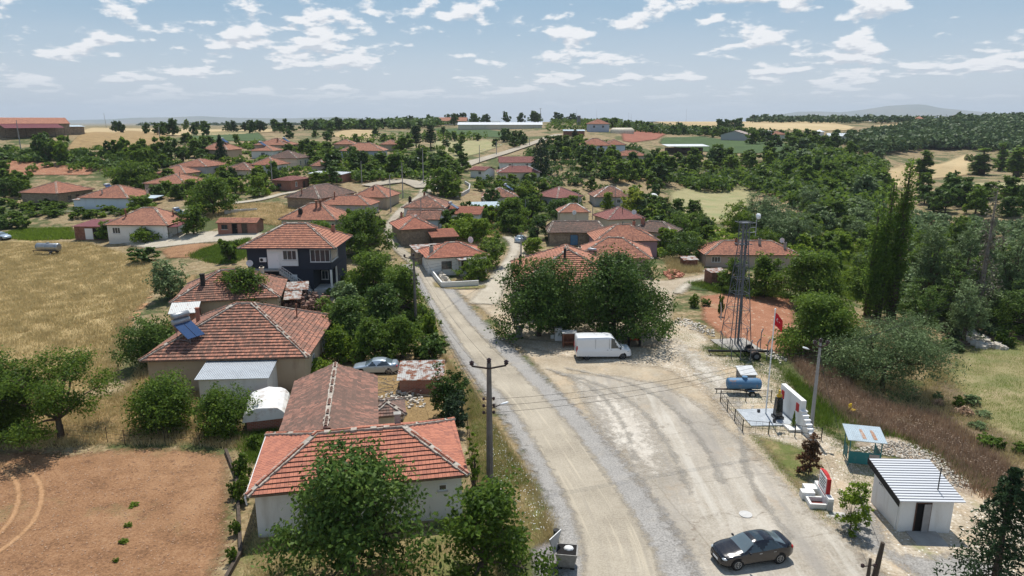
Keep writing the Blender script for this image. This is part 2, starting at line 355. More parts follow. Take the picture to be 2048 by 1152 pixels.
M['dark_iron'] = simple('dark_iron', (.045, .042, .04), .6, .4, c2=(.09, .05, .035), scale=3)
M['steel'] = simple('steel', (.38, .40, .42), .4, .7, c2=(.28, .29, .30), scale=2)
M['galv'] = simple('galv', (.34, .36, .39), .5, .55)
M['galv_dark'] = simple('galv_dark', (.17, .18, .20), .6, .4)
M['porcelain'] = simple('porcelain', (.045, .02, .018), .2, spec=.6)
M['red_paint'] = simple('red_paint', (.45, .02, .02), .5)
M['gold'] = simple('gold', (.62, .40, .06), .35, .6)
M['black_stone'] = simple('black_stone', (.015, .015, .018), .15, spec=.6)
M['blue_tank'] = simple('blue_tank', (.085, .19, .32), .55, .1, c2=(.30, .20, .16), scale=1.6, lo=.56, hi=.66, bump=.15)
M['yellow'] = simple('yellow', (.75, .52, .03), .5)
M['teal'] = simple('teal', (.02, .16, .17), .55, c2=(.10, .2, .2), scale=2, lo=.6, hi=.75)
M['tyre'] = simple('tyre', (.018, .018, .018), .85)
M['soot'] = simple('soot', (.03, .027, .025), .9)
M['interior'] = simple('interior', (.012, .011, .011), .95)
M['rust'] = simple('rust', (.16, .06, .035), .85, c2=(.30, .16, .11), scale=2)
M['glass_dark'] = simple('glass_dark', (.03, .045, .055), .05, spec=1.0)
M['glass_win'] = simple('glass_win', (.035, .045, .055), .08, spec=.7)
M['glass_screen'] = simple('glass_screen', (.10, .135, .155), .05, spec=1.0)
M['collector'] = simple('collector', (.03, .07, .17), .08, .2, spec=.8)
M['lamp_white'] = simple('lamp_white', (.8, .82, .84), .3)
M['stone_pale'] = simple('stone_pale', (.60, .56, .49), .95, c2=(.42, .37, .30), scale=1.4, bump=.4)
M['plastic_grey'] = simple('plastic_grey', (.18, .19, .20), .6)
M['galv_bin'] = simple('galv_bin', (.30, .30, .29), .55, .3, c2=(.17, .16, .15), scale=3)
# ground stuff -------------------------------------------------------------
def ground_mat():
    b = NB('dry_ground'); big = b.noise(.045, 4, .55); mid = b.noise(.22, 7, .7); fine = b.noise(3.2, 6, .75)
    dry = b.ramp(fine, [(.3, (.12, .085, .04)), (.5, (.27, .20, .105)), (.72, (.42, .335, .20))])
    soil = b.ramp(fine, [(.3, (.15, .085, .045)), (.7, (.34, .22, .13))])
    grn = b.ramp(fine, [(.3, (.02, .036, .008)), (.7, (.10, .135, .035))])
    k = b.mix(b.rng(mid, .50, .62), dry, soil)
    sp_ = b.noise(.9, 5, .7); k = b.mix(b.rng(sp_, .54, .66, 0, .75), k, (.085, .085, .035)); k = b.mix(b.rng(sp_, .46, .34, 0, .5), k, (.47, .39, .27))
    g = b.rng(b.math('ADD', b.math('MULTIPLY', big, .5), b.math('MULTIPLY', mid, .5)), .49, .54); k = b.mix(b.math('MULTIPLY', g, .9), k, grn)
    b.surf(k, .96, 0, b.bump(b.math('ADD', fine, mid), .6, .12)); return b.m
M['ground'] = ground_mat()
def field(name, c, edge=1.5, sc=6, bump=.5, bd=.08, rows=None, patch=None, nsc=1.2, amp=.9, pebbles=None, mid=.4):
    b = NB(name); f = b.noise(sc, 5, .7); m = b.noise(sc * .07, 4, .6)
    k = b.ramp(b.math('ADD', b.math('MULTIPLY', f, 1 - mid), b.math('MULTIPLY', m, mid)), [(.34, c[0]), (.5, c[1]), (.66, c[2])])
    h = f
    if rows:   # (angle, period, colour, strength)
        sp = b.N.new('ShaderNodeSeparateXYZ'); mp = b.N.new('ShaderNodeMapping'); mp.inputs['Rotation'].default_value = (0, 0, rows[0]); b.L.new(b.co(), mp.inputs[0]); b.L.new(mp.outputs[0], sp.inputs[0])
        s_ = b.math('SINE', b.math('MULTIPLY', b.math('ADD', sp.outputs[0], b.math('MULTIPLY', m, rows[1] * .6)), 2 * math.pi / rows[1]))
        k = b.mix(b.math('MULTIPLY', b.rng(s_, -.2, .9), rows[3]), k, rows[2]); h = b.math('ADD', f, b.math('MULTIPLY', s_, .5))
    if patch:
        for (sc2, lo, hi, cc, am) in patch:
            k = b.mix(b.math('MULTIPLY', b.rng(b.noise(sc2, 6, .68), lo, hi), am), k, cc)
    if pebbles:
        d = b.vor(pebbles[0]); k = b.mix(b.rng(d, .12, .22, 1, 0), k, pebbles[1])
    b.surf(k, .96, 0, b.bump(h, bump, bd)); b.ragged(edge, nsc, amp); return b.m
M['wheat'] = field('wheat', [(.27, .19, .08), (.43, .315, .145), (.56, .44, .23)], 2, 7, .9, .2, patch=[(.05, .5, .7, (.30, .20, .08), .6), (.11, .60, .74, (.22, .24, .10), .55)])
M['plough'] = field('plough', [(.13, .068, .034), (.30, .158, .078), (.43, .255, .14)], 1.5, 7, 1, .12, patch=[(.16, .56, .68, (.20, .19, .085), .5), (.05, .5, .7, (.42, .25, .135), .6), (1.1, .58, .66, (.12, .06, .035), .6), (4.5, .70, .74, (.62, .52, .42), .8)])
M['track'] = field('track', [(.25, .14, .07), (.39, .22, .11), (.50, .31, .17)], .35, 7, .6, .06, mid=.2, amp=.5)
M['red_soil'] = field('red_soil', [(.20, .085, .045), (.33, .15, .085), (.43, .22, .135)], 1.5, 6, .8, .1, patch=[(.2, .56, .7, (.34, .26, .15), .6)], pebbles=(1.2, (.5, .38, .28)))
M['red_brown'] = field('red_brown', [(.20, .075, .05), (.27, .10, .065), (.33, .14, .09)], 3, 1.5, .5, .1)
M['gold_far'] = field('gold_far', [(.29, .21, .11), (.39, .295, .155), (.47, .37, .21)], 4, 1.2, .3, .1, rows=(R(35), 9, (.46, .33, .17), .5), patch=[(.012, .45, .65, (.60, .47, .27), .6)])
M['green_far'] = field('green_far', [(.028, .055, .016), (.048, .088, .025), (.075, .125, .04)], 3, 1.2, .3, .1, rows=(R(-30), 3, (.09, .12, .04), .3))
M['pasture'] = field('pasture', [(.20, .195, .085), (.31, .28, .14), (.40, .35, .20)], 3, 3, .4, .1, patch=[(.1, .5, .65, (.20, .25, .10), .6)])
M['meadow'] = field('meadow', [(.12, .115, .045), (.25, .215, .10), (.37, .31, .175)], 3, 5, .6, .1, patch=[(.12, .46, .6, (.15, .17, .06), .65), (.3, .56, .68, (.36, .28, .17), .75), (2.5,.55,.7,(.08,.09,.03),.5)])
M['greens'] = field('greens', [(.018, .034, .008), (.055, .09, .022), (.12, .16, .045)], 1.6, 4, .9, .3, patch=[(.5, .5, .62, (.22, .18, .08), .8), (1.6, .55, .65, (.02, .035, .01), .6)])
M['bank'] = field('bank', [(.09, .065, .04), (.22, .155, .10), (.38, .29, .20)], 2.2, 3, 1.0, .3, patch=[(.5, .54, .64, (.05, .04, .025), .8), (.7, .58, .68, (.12, .14, .05), .6)])
M['verge'] = field('verge', [(.13, .11, .045), (.27, .21, .10), (.42, .34, .18)], 1.0, 8, .8, .12, patch=[(.35, .48, .6, (.12, .16, .04), .8)])
M['limestone'] = field('limestone', [(.22, .165, .105), (.44, .37, .275), (.66, .60, .51)], 1.5, 5, .7, .08, patch=[(.22, .52, .64, (.50, .38, .25), .7), (.13, .60, .68, (.22, .23, .09), .75), (1.3, .60, .72, (.30, .22, .14), .5)], pebbles=(3, (.80, .77, .70)))
M['gravel'] = field('gravel', [(.17, .163, .152), (.31, .295, .275), (.46, .44, .41)], 1.5, 9, .6, .04, mid=.15, patch=[(.25, .55, .7, (.40, .36, .30), .5)], nsc=.9, amp=1.2)
M['gravel_dark'] = field('gravel_dark', [(.13, .12, .125), (.22, .205, .205), (.36, .33, .32)], .6, 10, .6, .04, mid=.1, nsc=3)
M['rubble'] = field('rubble', [(.28, .21, .15), (.45, .36, .27), (.60, .51, .40)], 1.2, 6, .9, .15, pebbles=(1.6, (.74, .68, .60)), mid=.2)
M['dirt'] = field('dirt', [(.25, .195, .135), (.39, .325, .235), (.51, .445, .345)], 1.2, 5, .5, .05, patch=[(.18, .52, .66, (.58, .44, .29), .5), (.6, .58, .7, (.36, .34, .30), .45)])
M['straw'] = field('straw', [(.15, .10, .045), (.30, .20, .09), (.45, .33, .165)], 1.2, 6, .9, .15, patch=[(.4, .6, .7, (.2, .18, .08), .6)])
M['dirt_path'] = field('dirt_path', [(.33, .285, .22), (.44, .395, .315), (.55, .505, .425)], 1.4, 5, .3, .05, patch=[(.2, .56, .7, (.46, .37, .25), .4)])
def road_mat():
    b = NB('road'); uv = b.co('uv'); sp = b.N.new('ShaderNodeSeparateXYZ'); b.L.new(uv, sp.inputs[0])
    f = b.noise(9, 4, .7); m = b.noise(.25, 5, .6)
    k = b.ramp(b.math('ADD', b.math('MULTIPLY', f, .55), b.math('MULTIPLY', m, .45)), [(.34, (.23, .20, .155)), (.5, (.37, .325, .255)), (.66, (.47, .42, .335))])
    cb = b.N.new('ShaderNodeCombineXYZ'); b.L.new(b.math('MULTIPLY', sp.outputs[0], 2.2), cb.inputs[0]); b.L.new(b.math('MULTIPLY', sp.outputs[1], .07), cb.inputs[1])
    n = b.noise(1, 5, .6, cb.outputs[0]); k = b.mix(b.rng(n, .52, .72, 0, .5), k, (.27, .24, .20))      # lengthways wheel marks
    n3 = b.noise(1.7, 3, .5, cb.outputs[0]); k = b.mix(b.rng(n3, .56, .66, 0, .4), k, (.56, .49, .37))
    c2 = b.N.new('ShaderNodeCombineXYZ'); b.L.new(b.math('MULTIPLY', sp.outputs[0], .3), c2.inputs[0]); b.L.new(b.math('MULTIPLY', sp.outputs[1], 2.4), c2.inputs[1])
    k = b.mix(b.rng(b.noise(1, 3, .5, c2.outputs[0]), .62, .68, 0, .3), k, (.30, .25, .19))
    b.surf(k, .93, 0, b.bump(f, .25, .02)); b.ragged(.9, .9, 1.1); return b.m
M['road'] = road_mat()
M['tyre_mark'] = field('tyre_mark', [(.24, .22, .19), (.33, .305, .265), (.42, .39, .34)], .9, 9, .3, .02, nsc=.5, amp=1.3)
M['pale_patch'] = field('pale_patch', [(.36, .32, .265), (.50, .455, .39), (.63, .59, .52)], 2.6, 4, .5, .04, nsc=.8, amp=1.5)
def slab_mat():
    b = NB('concrete_slab'); f = b.noise(8, 4, .7); m = b.noise(.16, 5, .6)
    k = b.ramp(b.math('ADD', b.math('MULTIPLY', f, .45), b.math('MULTIPLY', m, .55)), [(.36, (.24, .21, .165)), (.5, (.385, .345, .285)), (.64, (.52, .475, .405))])
    mp = b.N.new('ShaderNodeMapping'); mp.inputs['Rotation'].default_value = (0, 0, R(-14)); b.L.new(b.co(), mp.inputs[0]); sp = b.N.new('ShaderNodeSeparateXYZ'); b.L.new(mp.outputs[0], sp.inputs[0])
    y = b.math('ADD', sp.outputs[1], b.math('MULTIPLY', m, .5)); s_ = b.math('SINE', b.math('MULTIPLY', y, 2 * math.pi / .42))
    k = b.mix(b.math('MULTIPLY', b.rng(s_, .3, .95, 0, .55), b.rng(b.noise(.22, 3, .5), .36, .58)), k, (.38, .33, .27))
    for (ax, per, off, w) in ((0, 9.5, 3.0, .035), (1, 7.5, 1.2, .03)):   # slab joints
        q = b.math('ADD', sp.outputs[ax], b.math('ADD', b.math('MULTIPLY', b.noise(.8, 4, .6), .5), off)); d = b.math('ABSOLUTE', b.math('SUBTRACT', b.math('MODULO', b.math('ADD', q, 500 * per), per), per / 2))
        k = b.mix(b.rng(d, w, w * 2.2, .45, 0), k, (.20, .17, .13))
    cr = b.vor(.2, feat='DISTANCE_TO_EDGE'); mp2 = b.N.new('ShaderNodeMapping')
    e = b.vor(.17, co=None, feat='DISTANCE_TO_EDGE')
    wv = b.N.new('ShaderNodeTexVoronoi'); wv.feature = 'DISTANCE_TO_EDGE'; wv.inputs['Scale'].default_value = .085; nz = b.N.new('ShaderNodeTexNoise'); nz.inputs['Scale'].default_value = .5; nz.inputs['Detail'].default_value = 4; b.L.new(b.co(), nz.inputs['Vector']); va = b.N.new('ShaderNodeVectorMath'); va.operation = 'MULTIPLY_ADD'; b.L.new(nz.outputs['Color'], va.inputs[0]); va.inputs[1].default_value = (4, 4, 0); b.L.new(b.co(), va.inputs[2]); b.L.new(va.outputs[0], wv.inputs['Vector'])
    k = b.mix(b.math('MULTIPLY', b.rng(wv.outputs['Distance'], .001, .005, .6, 0), b.rng(b.noise(.35, 3, .6), .47, .55)), k, (.15, .11, .08))
    k = b.mix(b.math('MULTIPLY', b.rng(b.noise(.3, 6, .7), .58, .7), .5), k, (.40, .30, .20))
    st = b.noise(.55, 5, .65, stretch=(1, .10, 1, R(-28))); k = b.mix(b.rng(st, .50, .64, 0, .65), k, (.27, .25, .225)); k = b.mix(b.rng(st, .46, .34, 0, .5), k, (.56, .53, .47))
    k = b.mix(b.rng(b.noise(.9, 6, .7), .60, .68, 0, .6), k, (.24, .20, .16))
    b.surf(k, .93, 0, b.bump(b.math('ADD', f, b.math('MULTIPLY', s_, .5)), .25, .02)); b.ragged(1.6, 1.3, 1.0); return b.m
M['slab'] = slab_mat()
def leaf(name, dark, mid, light, trans=.36, rough=.5):
    b = NB(name); g = b.N.new('ShaderNodeNewGeometry'); oi = b.N.new('ShaderNodeObjectInfo')
    n = b.noise(.95, 4, .65); v = b.math('ADD', b.math('MULTIPLY', g.outputs['Random Per Island'], .42), b.math('ADD', b.math('MULTIPLY_ADD', n, 1.1, -.26), b.math('MULTIPLY', b.math('SUBTRACT', oi.outputs['Random'], .5), .22)))
    k = b.ramp(v, [(.22, dark), (.5, mid), (.82, light)])
    d = b.N.new('ShaderNodeBsdfPrincipled'); b.L.new(k, d.inputs['Base Color']); d.inputs['Roughness'].default_value = rough; d.inputs['Specular IOR Level'].default_value = .12
    t = b.N.new('ShaderNodeBsdfTranslucent'); kk = b.mix(.45, k, tuple(min(1, x * 1.9) for x in light)); b.L.new(kk, t.inputs['Color'])
    mx = b.N.new('ShaderNodeMixShader'); mx.inputs[0].default_value = trans; b.L.new(d.outputs[0], mx.inputs[1]); b.L.new(t.outputs[0], mx.inputs[2]); b.L.new(mx.outputs[0], b.out.inputs[0]); return b.m
M['leaf_green'] = leaf('leaf_green', (.022, .048, .007), (.070, .130, .016), (.170, .245, .036))
M['leaf_deep'] = leaf('leaf_deep', (.018, .044, .009), (.056, .110, .020), (.135, .205, .040), .22)
M['leaf_bright'] = leaf('leaf_bright', (.040, .080, .006), (.115, .190, .018), (.23, .31, .036))
M['leaf_lime'] = leaf('leaf_lime', (.09, .12, .01), (.20, .25, .02), (.34, .38, .06))
M['leaf_olive'] = leaf('leaf_olive', (.055, .090, .030), (.130, .190, .075), (.25, .33, .145), .15)
M['leaf_pine'] = leaf('leaf_pine', (.012, .028, .012), (.028, .055, .022), (.06, .10, .04), .12)
M['leaf_poplar'] = leaf('leaf_poplar', (.030, .070, .010), (.090, .160, .024), (.19, .28, .045), .42)
M['leaf_dry'] = leaf('leaf_dry', (.20, .12, .075), (.40, .255, .165), (.60, .44, .31), .15)
M['leaf_grey'] = leaf('leaf_grey', (.12, .11, .08), (.18, .165, .12), (.25, .23, .17), .1)
M['leaf_red'] = leaf('leaf_red', (.06, .04, .02), (.14, .07, .035), (.22, .11, .06), .15)
M['leaf_straw'] = leaf('leaf_straw', (.34, .25, .11), (.50, .38, .18), (.64, .52, .29), .2, .7)
M['seed_head'] = simple('seed_head', (.42, .33, .25), .9)
M['leaf_far'] = leaf('leaf_far', (.022, .048, .016), (.050, .088, .028), (.105, .155, .048), .12)
M['bark'] = simple('bark', (.13, .10, .075), .95, c2=(.07, .052, .04), scale=4, bump=.6)
M['bark_grey'] = simple('bark_grey', (.24, .21, .18), .95, c2=(.14, .12, .10), scale=4, bump=.5)
# ---------------------------------------------------------------- land
def grid_mesh(name, V, nr, nc, mats, uv=None):
    me = bpy.data.meshes.new(name)
    i = np.arange(nr * nc).reshape(nr, nc)
    q = np.stack([i[:-1, :-1], i[:-1, 1:], i[1:, 1:], i[1:, :-1]], -1).reshape(-1, 4)
    me.vertices.add(len(V)); me.vertices.foreach_set('co', np.asarray(V, np.float32).ravel())
    me.loops.add(q.size); me.loops.foreach_set('vertex_index', q.ravel().astype(np.int32))
    me.polygons.add(len(q)); me.polygons.foreach_set('loop_start', np.arange(0, q.size, 4, dtype=np.int32)); me.polygons.foreach_set('loop_total', np.full(len(q), 4, np.int32))
    me.polygons.foreach_set('use_smooth', np.ones(len(q), bool))
    if uv is not None:
        l = me.uv_layers.new(name='UVMap'); l.data.foreach_set('uv', np.asarray(uv, np.float32)[q.ravel()].ravel())
    me.materials.append(mats); me.update(calc_edges=True); me.validate()
    o = bpy.data.objects.new(name, me); col.objects.link(o); return o
def build_ground():
    rr = np.concatenate([[0], np.geomspace(8, 14500, 620)]); aa = np.linspace(-R(72), R(72), 460)
    r_, a = np.meshgrid(rr, aa, indexing='ij'); x = r_ * np.sin(a); y = OY + r_ * np.cos(a)
    z = terrain(x.ravel(), y.ravel())
    o = grid_mesh('ground', np.stack([x.ravel(), y.ravel(), z], 1), len(rr), len(aa), M['ground']); tag(o, kind='structure')
build_ground()
def lift_at(x, y, lift): return lift * (.42 + np.hypot(x, y) / 90)
def dist_poly(px, py, poly):
    d = np.full(len(px), 1e9); n = len(poly)
    for i in range(n):
        ax, ay = poly[i]; bx, by = poly[(i + 1) % n]; ex, ey = bx - ax, by - ay; L2 = ex*ex + ey*ey + 1e-12
        t = np.clip(((px - ax) * ex + (py - ay) * ey) / L2, 0, 1); d = np.minimum(d, np.hypot(px - ax - t * ex, py - ay - t * ey))
    return d
def inside(px, py, poly):
    c = np.zeros(len(px), bool); n = len(poly)
    for i in range(n):
        ax, ay = poly[i]; bx, by = poly[(i + 1) % n]
        m = (ay > py) != (by > py); c ^= m & (px < (bx - ax) * (py - ay) / (by - ay + 1e-12) + ax)
    return c
def sheet(name, px_poly, mat, lift=.03, step=1.5, kind='structure', world_poly=None, label=None, cat=None, grow=0):
    poly = world_poly or [(p.x, p.y) for p in hits(px_poly)]
    pts = []; n = len(poly)
    for i in range(n):
        a = Vector(poly[i]); b = Vector(poly[(i+1) % n]); k = max(1, int((b - a).length / step))
        for j in range(k): pts.append(a.lerp(b, j / k))
    nb = len(pts); P = np.array(poly); x0, y0 = P.min(0); x1, y1 = P.max(0)
    step = max(step, math.sqrt((x1 - x0) * (y1 - y0) / 26000))
    gx, gy = np.meshgrid(np.arange(x0, x1, step), np.arange(y0, y1, step)); gx = gx.ravel(); gy = gy.ravel()
    m = inside(gx, gy, poly) & (dist_poly(gx, gy, poly) > step * .5); gx, gy = gx[m], gy[m]
    allp = pts + [Vector((a, b)) for a, b in zip(gx, gy)]
    vs, es, fs, _, _, _ = delaunay_2d_cdt(allp, [(i, (i+1) % nb) for i in range(nb)], [], 1, 1e-5)
    X = np.array([v.x for v in vs]); Y = np.array([v.y for v in vs]); Z = terrain(X, Y) + lift_at(X, Y, lift)
    me = bpy.data.meshes.new(name); me.from_pydata(np.stack([X, Y, Z], 1).tolist(), [], [tuple(f) for f in fs])
    at_ = me.attributes.new('edge', 'FLOAT', 'POINT'); at_.data.foreach_set('value', dist_poly(X, Y, poly).astype(np.float32))
    for p in me.polygons: p.use_smooth = True
    me.materials.append(M[mat]); o = bpy.data.objects.new(name, me); col.objects.link(o)
    return tag(o, label, cat, None, kind)
def v2(pp): return [Vector((p.x, p.y)) for p in hits(pp)]
def strip(name, cl, width, mat, lift=.05, kind='structure', ends=True):
    """a road along world points; width in metres (number or list)"""
    P = [Vector(p) for p in cl]; out = []
    W = [width] * len(P) if isinstance(width, (int, float)) else width
    for i in range(len(P) - 1):      # Catmull-Rom
        p0 = P[max(i-1, 0)]; p1 = P[i]; p2 = P[i+1]; p3 = P[min(i+2, len(P)-1)]; n = max(2, int((p2 - p1).length / 1.2))
        for j in range(n):
            t = j / n; q = .5 * ((2*p1) + (p2-p0)*t + (2*p0-5*p1+4*p2-p3)*t*t + (3*p1-p0-3*p2+p3)*t**3); out.append((q, W[i] + (W[i+1]-W[i]) * t))
    out.append((P[-1], W[-1])); tot = sum((out[i+1][0]-out[i][0]).length for i in range(len(out)-1)); V = []; UV = []; E = []; s = 0; K = 9
    for i, (q, w) in enumerate(out):
        a = out[max(i-1, 0)][0]; b = out[min(i+1, len(out)-1)][0]; d = (b - a).normalized(); nrm = Vector((d.y, -d.x))
        if i: s += (q - out[i-1][0]).length
        for k in range(K):
            u = (k / (K-1) - .5) * w; p = q + nrm * u; V.append((p.x, p.y)); UV.append((u, s)); E.append(min(w/2 - abs(u), (s if ends else 99), (tot - s if ends else 99)))
    V = np.array(V); Z = terrain(V[:, 0], V[:, 1]) + lift_at(V[:, 0], V[:, 1], lift)
    o = grid_mesh(name, np.column_stack([V, Z]), len(out), K, M[mat], UV)
    o.data.attributes.new('edge', 'FLOAT', 'POINT').data.foreach_set('value', np.array(E, np.float32)); return tag(o, kind=kind)
RL = [(1230,1158,1368),(1120,1150,1328),(1060,1140,1298),(975,1106,1242),(864,1044,1160),(800,1000,1100),(750,958,1050),(700,922,1000),(650,890,948),(600,858,906),(560,836,874),(530,811,850),(500,781,815),(480,767,799),(462,764,789),(445,771,797),(430,783,808),(418,795,822),(408,811,839),(398,825,853),(390,834,862),(381,838,868)]
def roadline(extra_l=0, extra_r=0):
    c = []; w = []
    for y, l, r_ in RL:
        a = hit(l, y)[0]; b = hit(r_, y)[0]; a = Vector((a.x, a.y)); b = Vector((b.x, b.y)); d = (b - a).normalized()
        a -= d * extra_l; b += d * extra_r; c.append((a + b) / 2); w.append((b - a).length)
    c = [Vector((7.6, -10)), Vector((7.1, 8)), Vector((6.6, 20))] + c; w = [w[0] * 1.02] * 3 + w
    # true width is measured across the road, not along the picture row
    for i in range(len(c)):
        t = (c[min(i+1, len(c)-1)] - c[max(i-1, 0)]).normalized(); w[i] *= max(.6, abs(t.y))
    return c, w
def v2(pp): return [Vector((p.x, p.y)) for p in hits(pp)]
# fields and yards -----------------------------------------------------------
sheet('ploughed_field', [(-60,1260),(-60,905),(60,893),(150,905),(230,893),(330,890),(395,895),(470,905),(475,960),(470,1100),(462,1260)], 'plough', .03, 1)
for dx_ in (0, -46): strip('wheel_track', v2([(-10+dx_,925),(40+dx_,935),(74+dx_,958),(84+dx_,990),(74+dx_,1030),(48+dx_,1065),(4+dx_,1100),(-60+dx_,1145)]), .75, 'track', .05)
sheet('straw_strip', [(-60,905),(-60,800),(100,800),(240,790),(300,700),(330,640),(345,560),(400,540),(400,800),(520,860),(500,905),(395,895),(330,888),(230,893),(100,896)], 'straw', .02, 1.2)
sheet('wheat_field', [(-80,840),(-80,482),(60,478),(180,484),(250,500),(318,520),(322,570),(300,610),(262,640),(245,700),(232,770),(150,800)], 'wheat', .04, 1.4)
sheet('footpath', [(322,525),(335,540),(305,600),(262,660),(240,740),(228,740),(236,680),(258,630),(292,596),(310,560)], 'track', .06, 1)
sheet('small_plot', [(312,503),(345,492),(400,484),(455,488),(430,505),(372,518),(330,520)], 'plough', .05, 1)
sheet('vegetable_bed', [(372,512),(430,492),(500,478),(492,520),(440,530)], 'greens', .06, 1)
sheet('vegetable_bed', [(10,476),(20,464),(70,458),(145,457),(146,478),(70,482)], 'greens', .06, 1)
sheet('yard', [(230,478),(340,466),(420,462),(530,466),(545,478),(480,487),(420,487),(350,494),(300,500),(240,492)], 'dirt_path', .07, 1)
sheet('red_field', [(-80,330),(0,322),(60,322),(120,328),(190,335),(188,352),(60,352),(-80,348)], 'red_soil', .05, 2)
sheet('vineyard', [(-80,430),(-80,402),(100,408),(255,420),(255,433),(120,428),(0,432)], 'greens', .06, 1.5)
sheet('green_field', [(355,282),(380,268),(470,262),(520,264),(540,282),(430,282)], 'green_far', .05, 4)
sheet('golden_field', [(120,262),(180,256),(300,258),(560,259),(560,264),(340,272),(280,275),(170,268)], 'gold_far', .05, 5)
sheet('golden_field', [(640,272),(690,259),(760,262),(750,277),(700,279)], 'gold_far', .05, 4)
sheet('golden_field', [(860,308),(862,282),(980,280),(1010,292),(960,310),(900,322)], 'pasture', .05, 3)
sheet('green_field', [(862,258),(960,256),(1040,268),(1000,276),(880,270)], 'green_far', .05, 4)
sheet('red_field', [(1240,283),(1238,268),(1262,259),(1320,262),(1336,270),(1320,280),(1270,287)], 'red_brown', .06, 3)
sheet('green_field', [(1312,286),(1320,275),(1400,273),(1480,282),(1600,290),(1600,306),(1520,308),(1420,306),(1330,292)], 'green_far', .06, 3)
sheet('golden_field', [(1270,243),(1500,241),(1640,244),(1715,256),(1700,262),(1560,263),(1440,268),(1330,258)], 'gold_far', .06, 8)
sheet('golden_field', [(1740,253),(1790,247),(1830,243),(1800,252),(1750,256)], 'gold_far', .06, 8)
sheet('pasture', [(1335,420),(1330,384),(1370,372),(1440,368),(1510,372),(1512,395),(1500,430),(1440,450),(1390,450)], 'pasture', .05, 2)
sheet('golden_field', [(1745,374),(1752,340),(1790,329),(1870,328),(1925,308),(1955,312),(1950,350),(1885,358),(1850,370),(1795,382)], 'gold_far', .06, 3)
sheet('golden_field', [(1918,378),(1925,366),(2100,366),(2100,385),(2000,385)], 'pasture', .06, 2)
sheet('red_plot', [(1392,592),(1440,586),(1530,587),(1590,595),(1600,640),(1596,700),(1560,712),(1470,700),(1420,660),(1395,640)], 'red_soil', .05, 1)
sheet('orchard_ground', [(1200,345),(1330,330),(1340,360),(1230,372)], 'straw', .04, 2)
sheet('dry_slope', [(1340,375),(1380,352),(1500,350),(1515,372),(1430,362)], 'straw', .05, 2)
sheet('meadow', [(1855,745),(1900,700),(1960,690),(2120,672),(2120,960),(2020,905),(1930,850),(1870,810)], 'meadow', .05, 1.2)
sheet('gully_bank', [(1835,775),(1880,735),(1935,780),(1990,850),(2070,900),(2070,965),(1960,905),(1880,860)], 'bank', .07, 1)
sheet('gully_bank', [(1850,690),(1920,655),(2010,650),(2090,655),(2090,685),(1980,690),(1900,712)], 'bank', .07, 1)
sheet('green_bank', [(1600,560),(1640,500),(1740,505),(1760,560),(1770,620),(1700,600)], 'greens', .05, 1.2)
sheet('green_bank', [(1360,570),(1420,565),(1560,582),(1640,600),(1560,596),(1440,586),(1370,582)], 'greens', .05, 1)
sheet('slope_straw', [(400,415),(560,405),(600,420),(560,455),(500,445),(420,440)], 'straw', .05, 1.2)
sheet('slope_straw', [(930,505),(900,455),(960,430),(1020,450),(1050,470),(980,480)], 'straw', .05, 1.2)
sheet('hill_straw', [(150,275),(260,262),(340,268),(330,290),(230,300),(130,300)], 'straw', .06, 3)
# the square
sheet('yard_dirt', [(880,565),(985,555),(1008,520),(1030,470),(1060,465),(1060,540),(1160,560),(1330,560),(1420,545),(1430,560),(1370,575),(1352,600),(1350,640),(1420,700),(1520,860),(1640,1000),(1800,1130),(2100,1260),(1380,1260),(1200,900),(1060,730),(960,620)], 'dirt', .025, 1)
sheet('limestone_ground', [(1330,640),(1380,640),(1440,690),(1540,720),(1590,760),(1640,850),(1720,900),(1960,960),(2120,1020),(2120,1200),(1850,1230),(1700,1110),(1600,1000),(1500,880),(1400,790),(1320,740),(1150,725),(1050,700),(1010,690),(1010,670),(1200,690),(1300,690)], 'limestone', .05, 1)
sheet('concrete_slab', [(1120,742),(1240,748),(1330,765),(1420,810),(1500,880),(1560,940),(1640,1020),(1760,1120),(1900,1250),(1400,1250),(1330,1090),(1270,990),(1180,860)], 'slab', .075, .9)
for q in ([(1100,742),(1200,772),(1280,820),(1340,900),(1385,1000)],[(1120,735),(1240,762),(1330,806),(1400,880),(1450,980)],[(1085,735),(1180,775),(1240,840),(1275,930)],[(1520,700),(1480,760),(1480,860),(1500,960),(1590,1090)]):
    strip('tyre_track', v2(q), 1.1, 'tyre_mark', .10)
sheet('pale_patch', [(1135,760),(1260,790),(1330,850),(1360,940),(1300,1000),(1230,930),(1180,850)], 'pale_patch', .095, .8)
sheet('pale_patch', [(1340,660),(1400,700),(1480,760),(1500,860),(1440,840),(1380,760),(1330,700)], 'pale_patch', .095, .8)
sheet('gravel_yard', [(1640,1040),(1700,1000),(1740,960),(1800,1100),(1960,1100),(2100,1180),(2100,1260),(1900,1240),(1800,1150),(1700,1090)], 'gravel', .065, 1)
sheet('gravel_pile', [(1690,900),(1700,880),(1770,868),(1830,880),(1900,912),(1970,975),(1960,1010),(1900,985),(1820,930),(1760,905)], 'rubble', .09, .8)
sheet('green_patch', [(1500,870),(1560,880),(1620,900),(1660,940),(1640,960),(1620,975),(1660,1010),(1700,1060),(1760,1100),(1720,1095),(1640,1040),(1590,985),(1530,910)], 'verge', .09, .8)
sheet('green_patch', [(1390,690),(1440,690),(1520,712),(1500,722),(1420,718)], 'greens', .09, .8)
sheet('green_patch', [(1570,745),(1610,760),(1650,820),(1680,880),(1650,870),(1600,800)], 'greens', .09, .8)
sheet('weedy_ground', [(1350,700),(1420,705),(1560,760),(1600,790),(1480,800),(1440,860),(1400,780)], 'limestone', .08, 1)
c, w = roadline(1.7, 2.3); n_far = len([1 for y in RL if y[0] < 530]); c = c[:-n_far]; w = w[:len(c)]
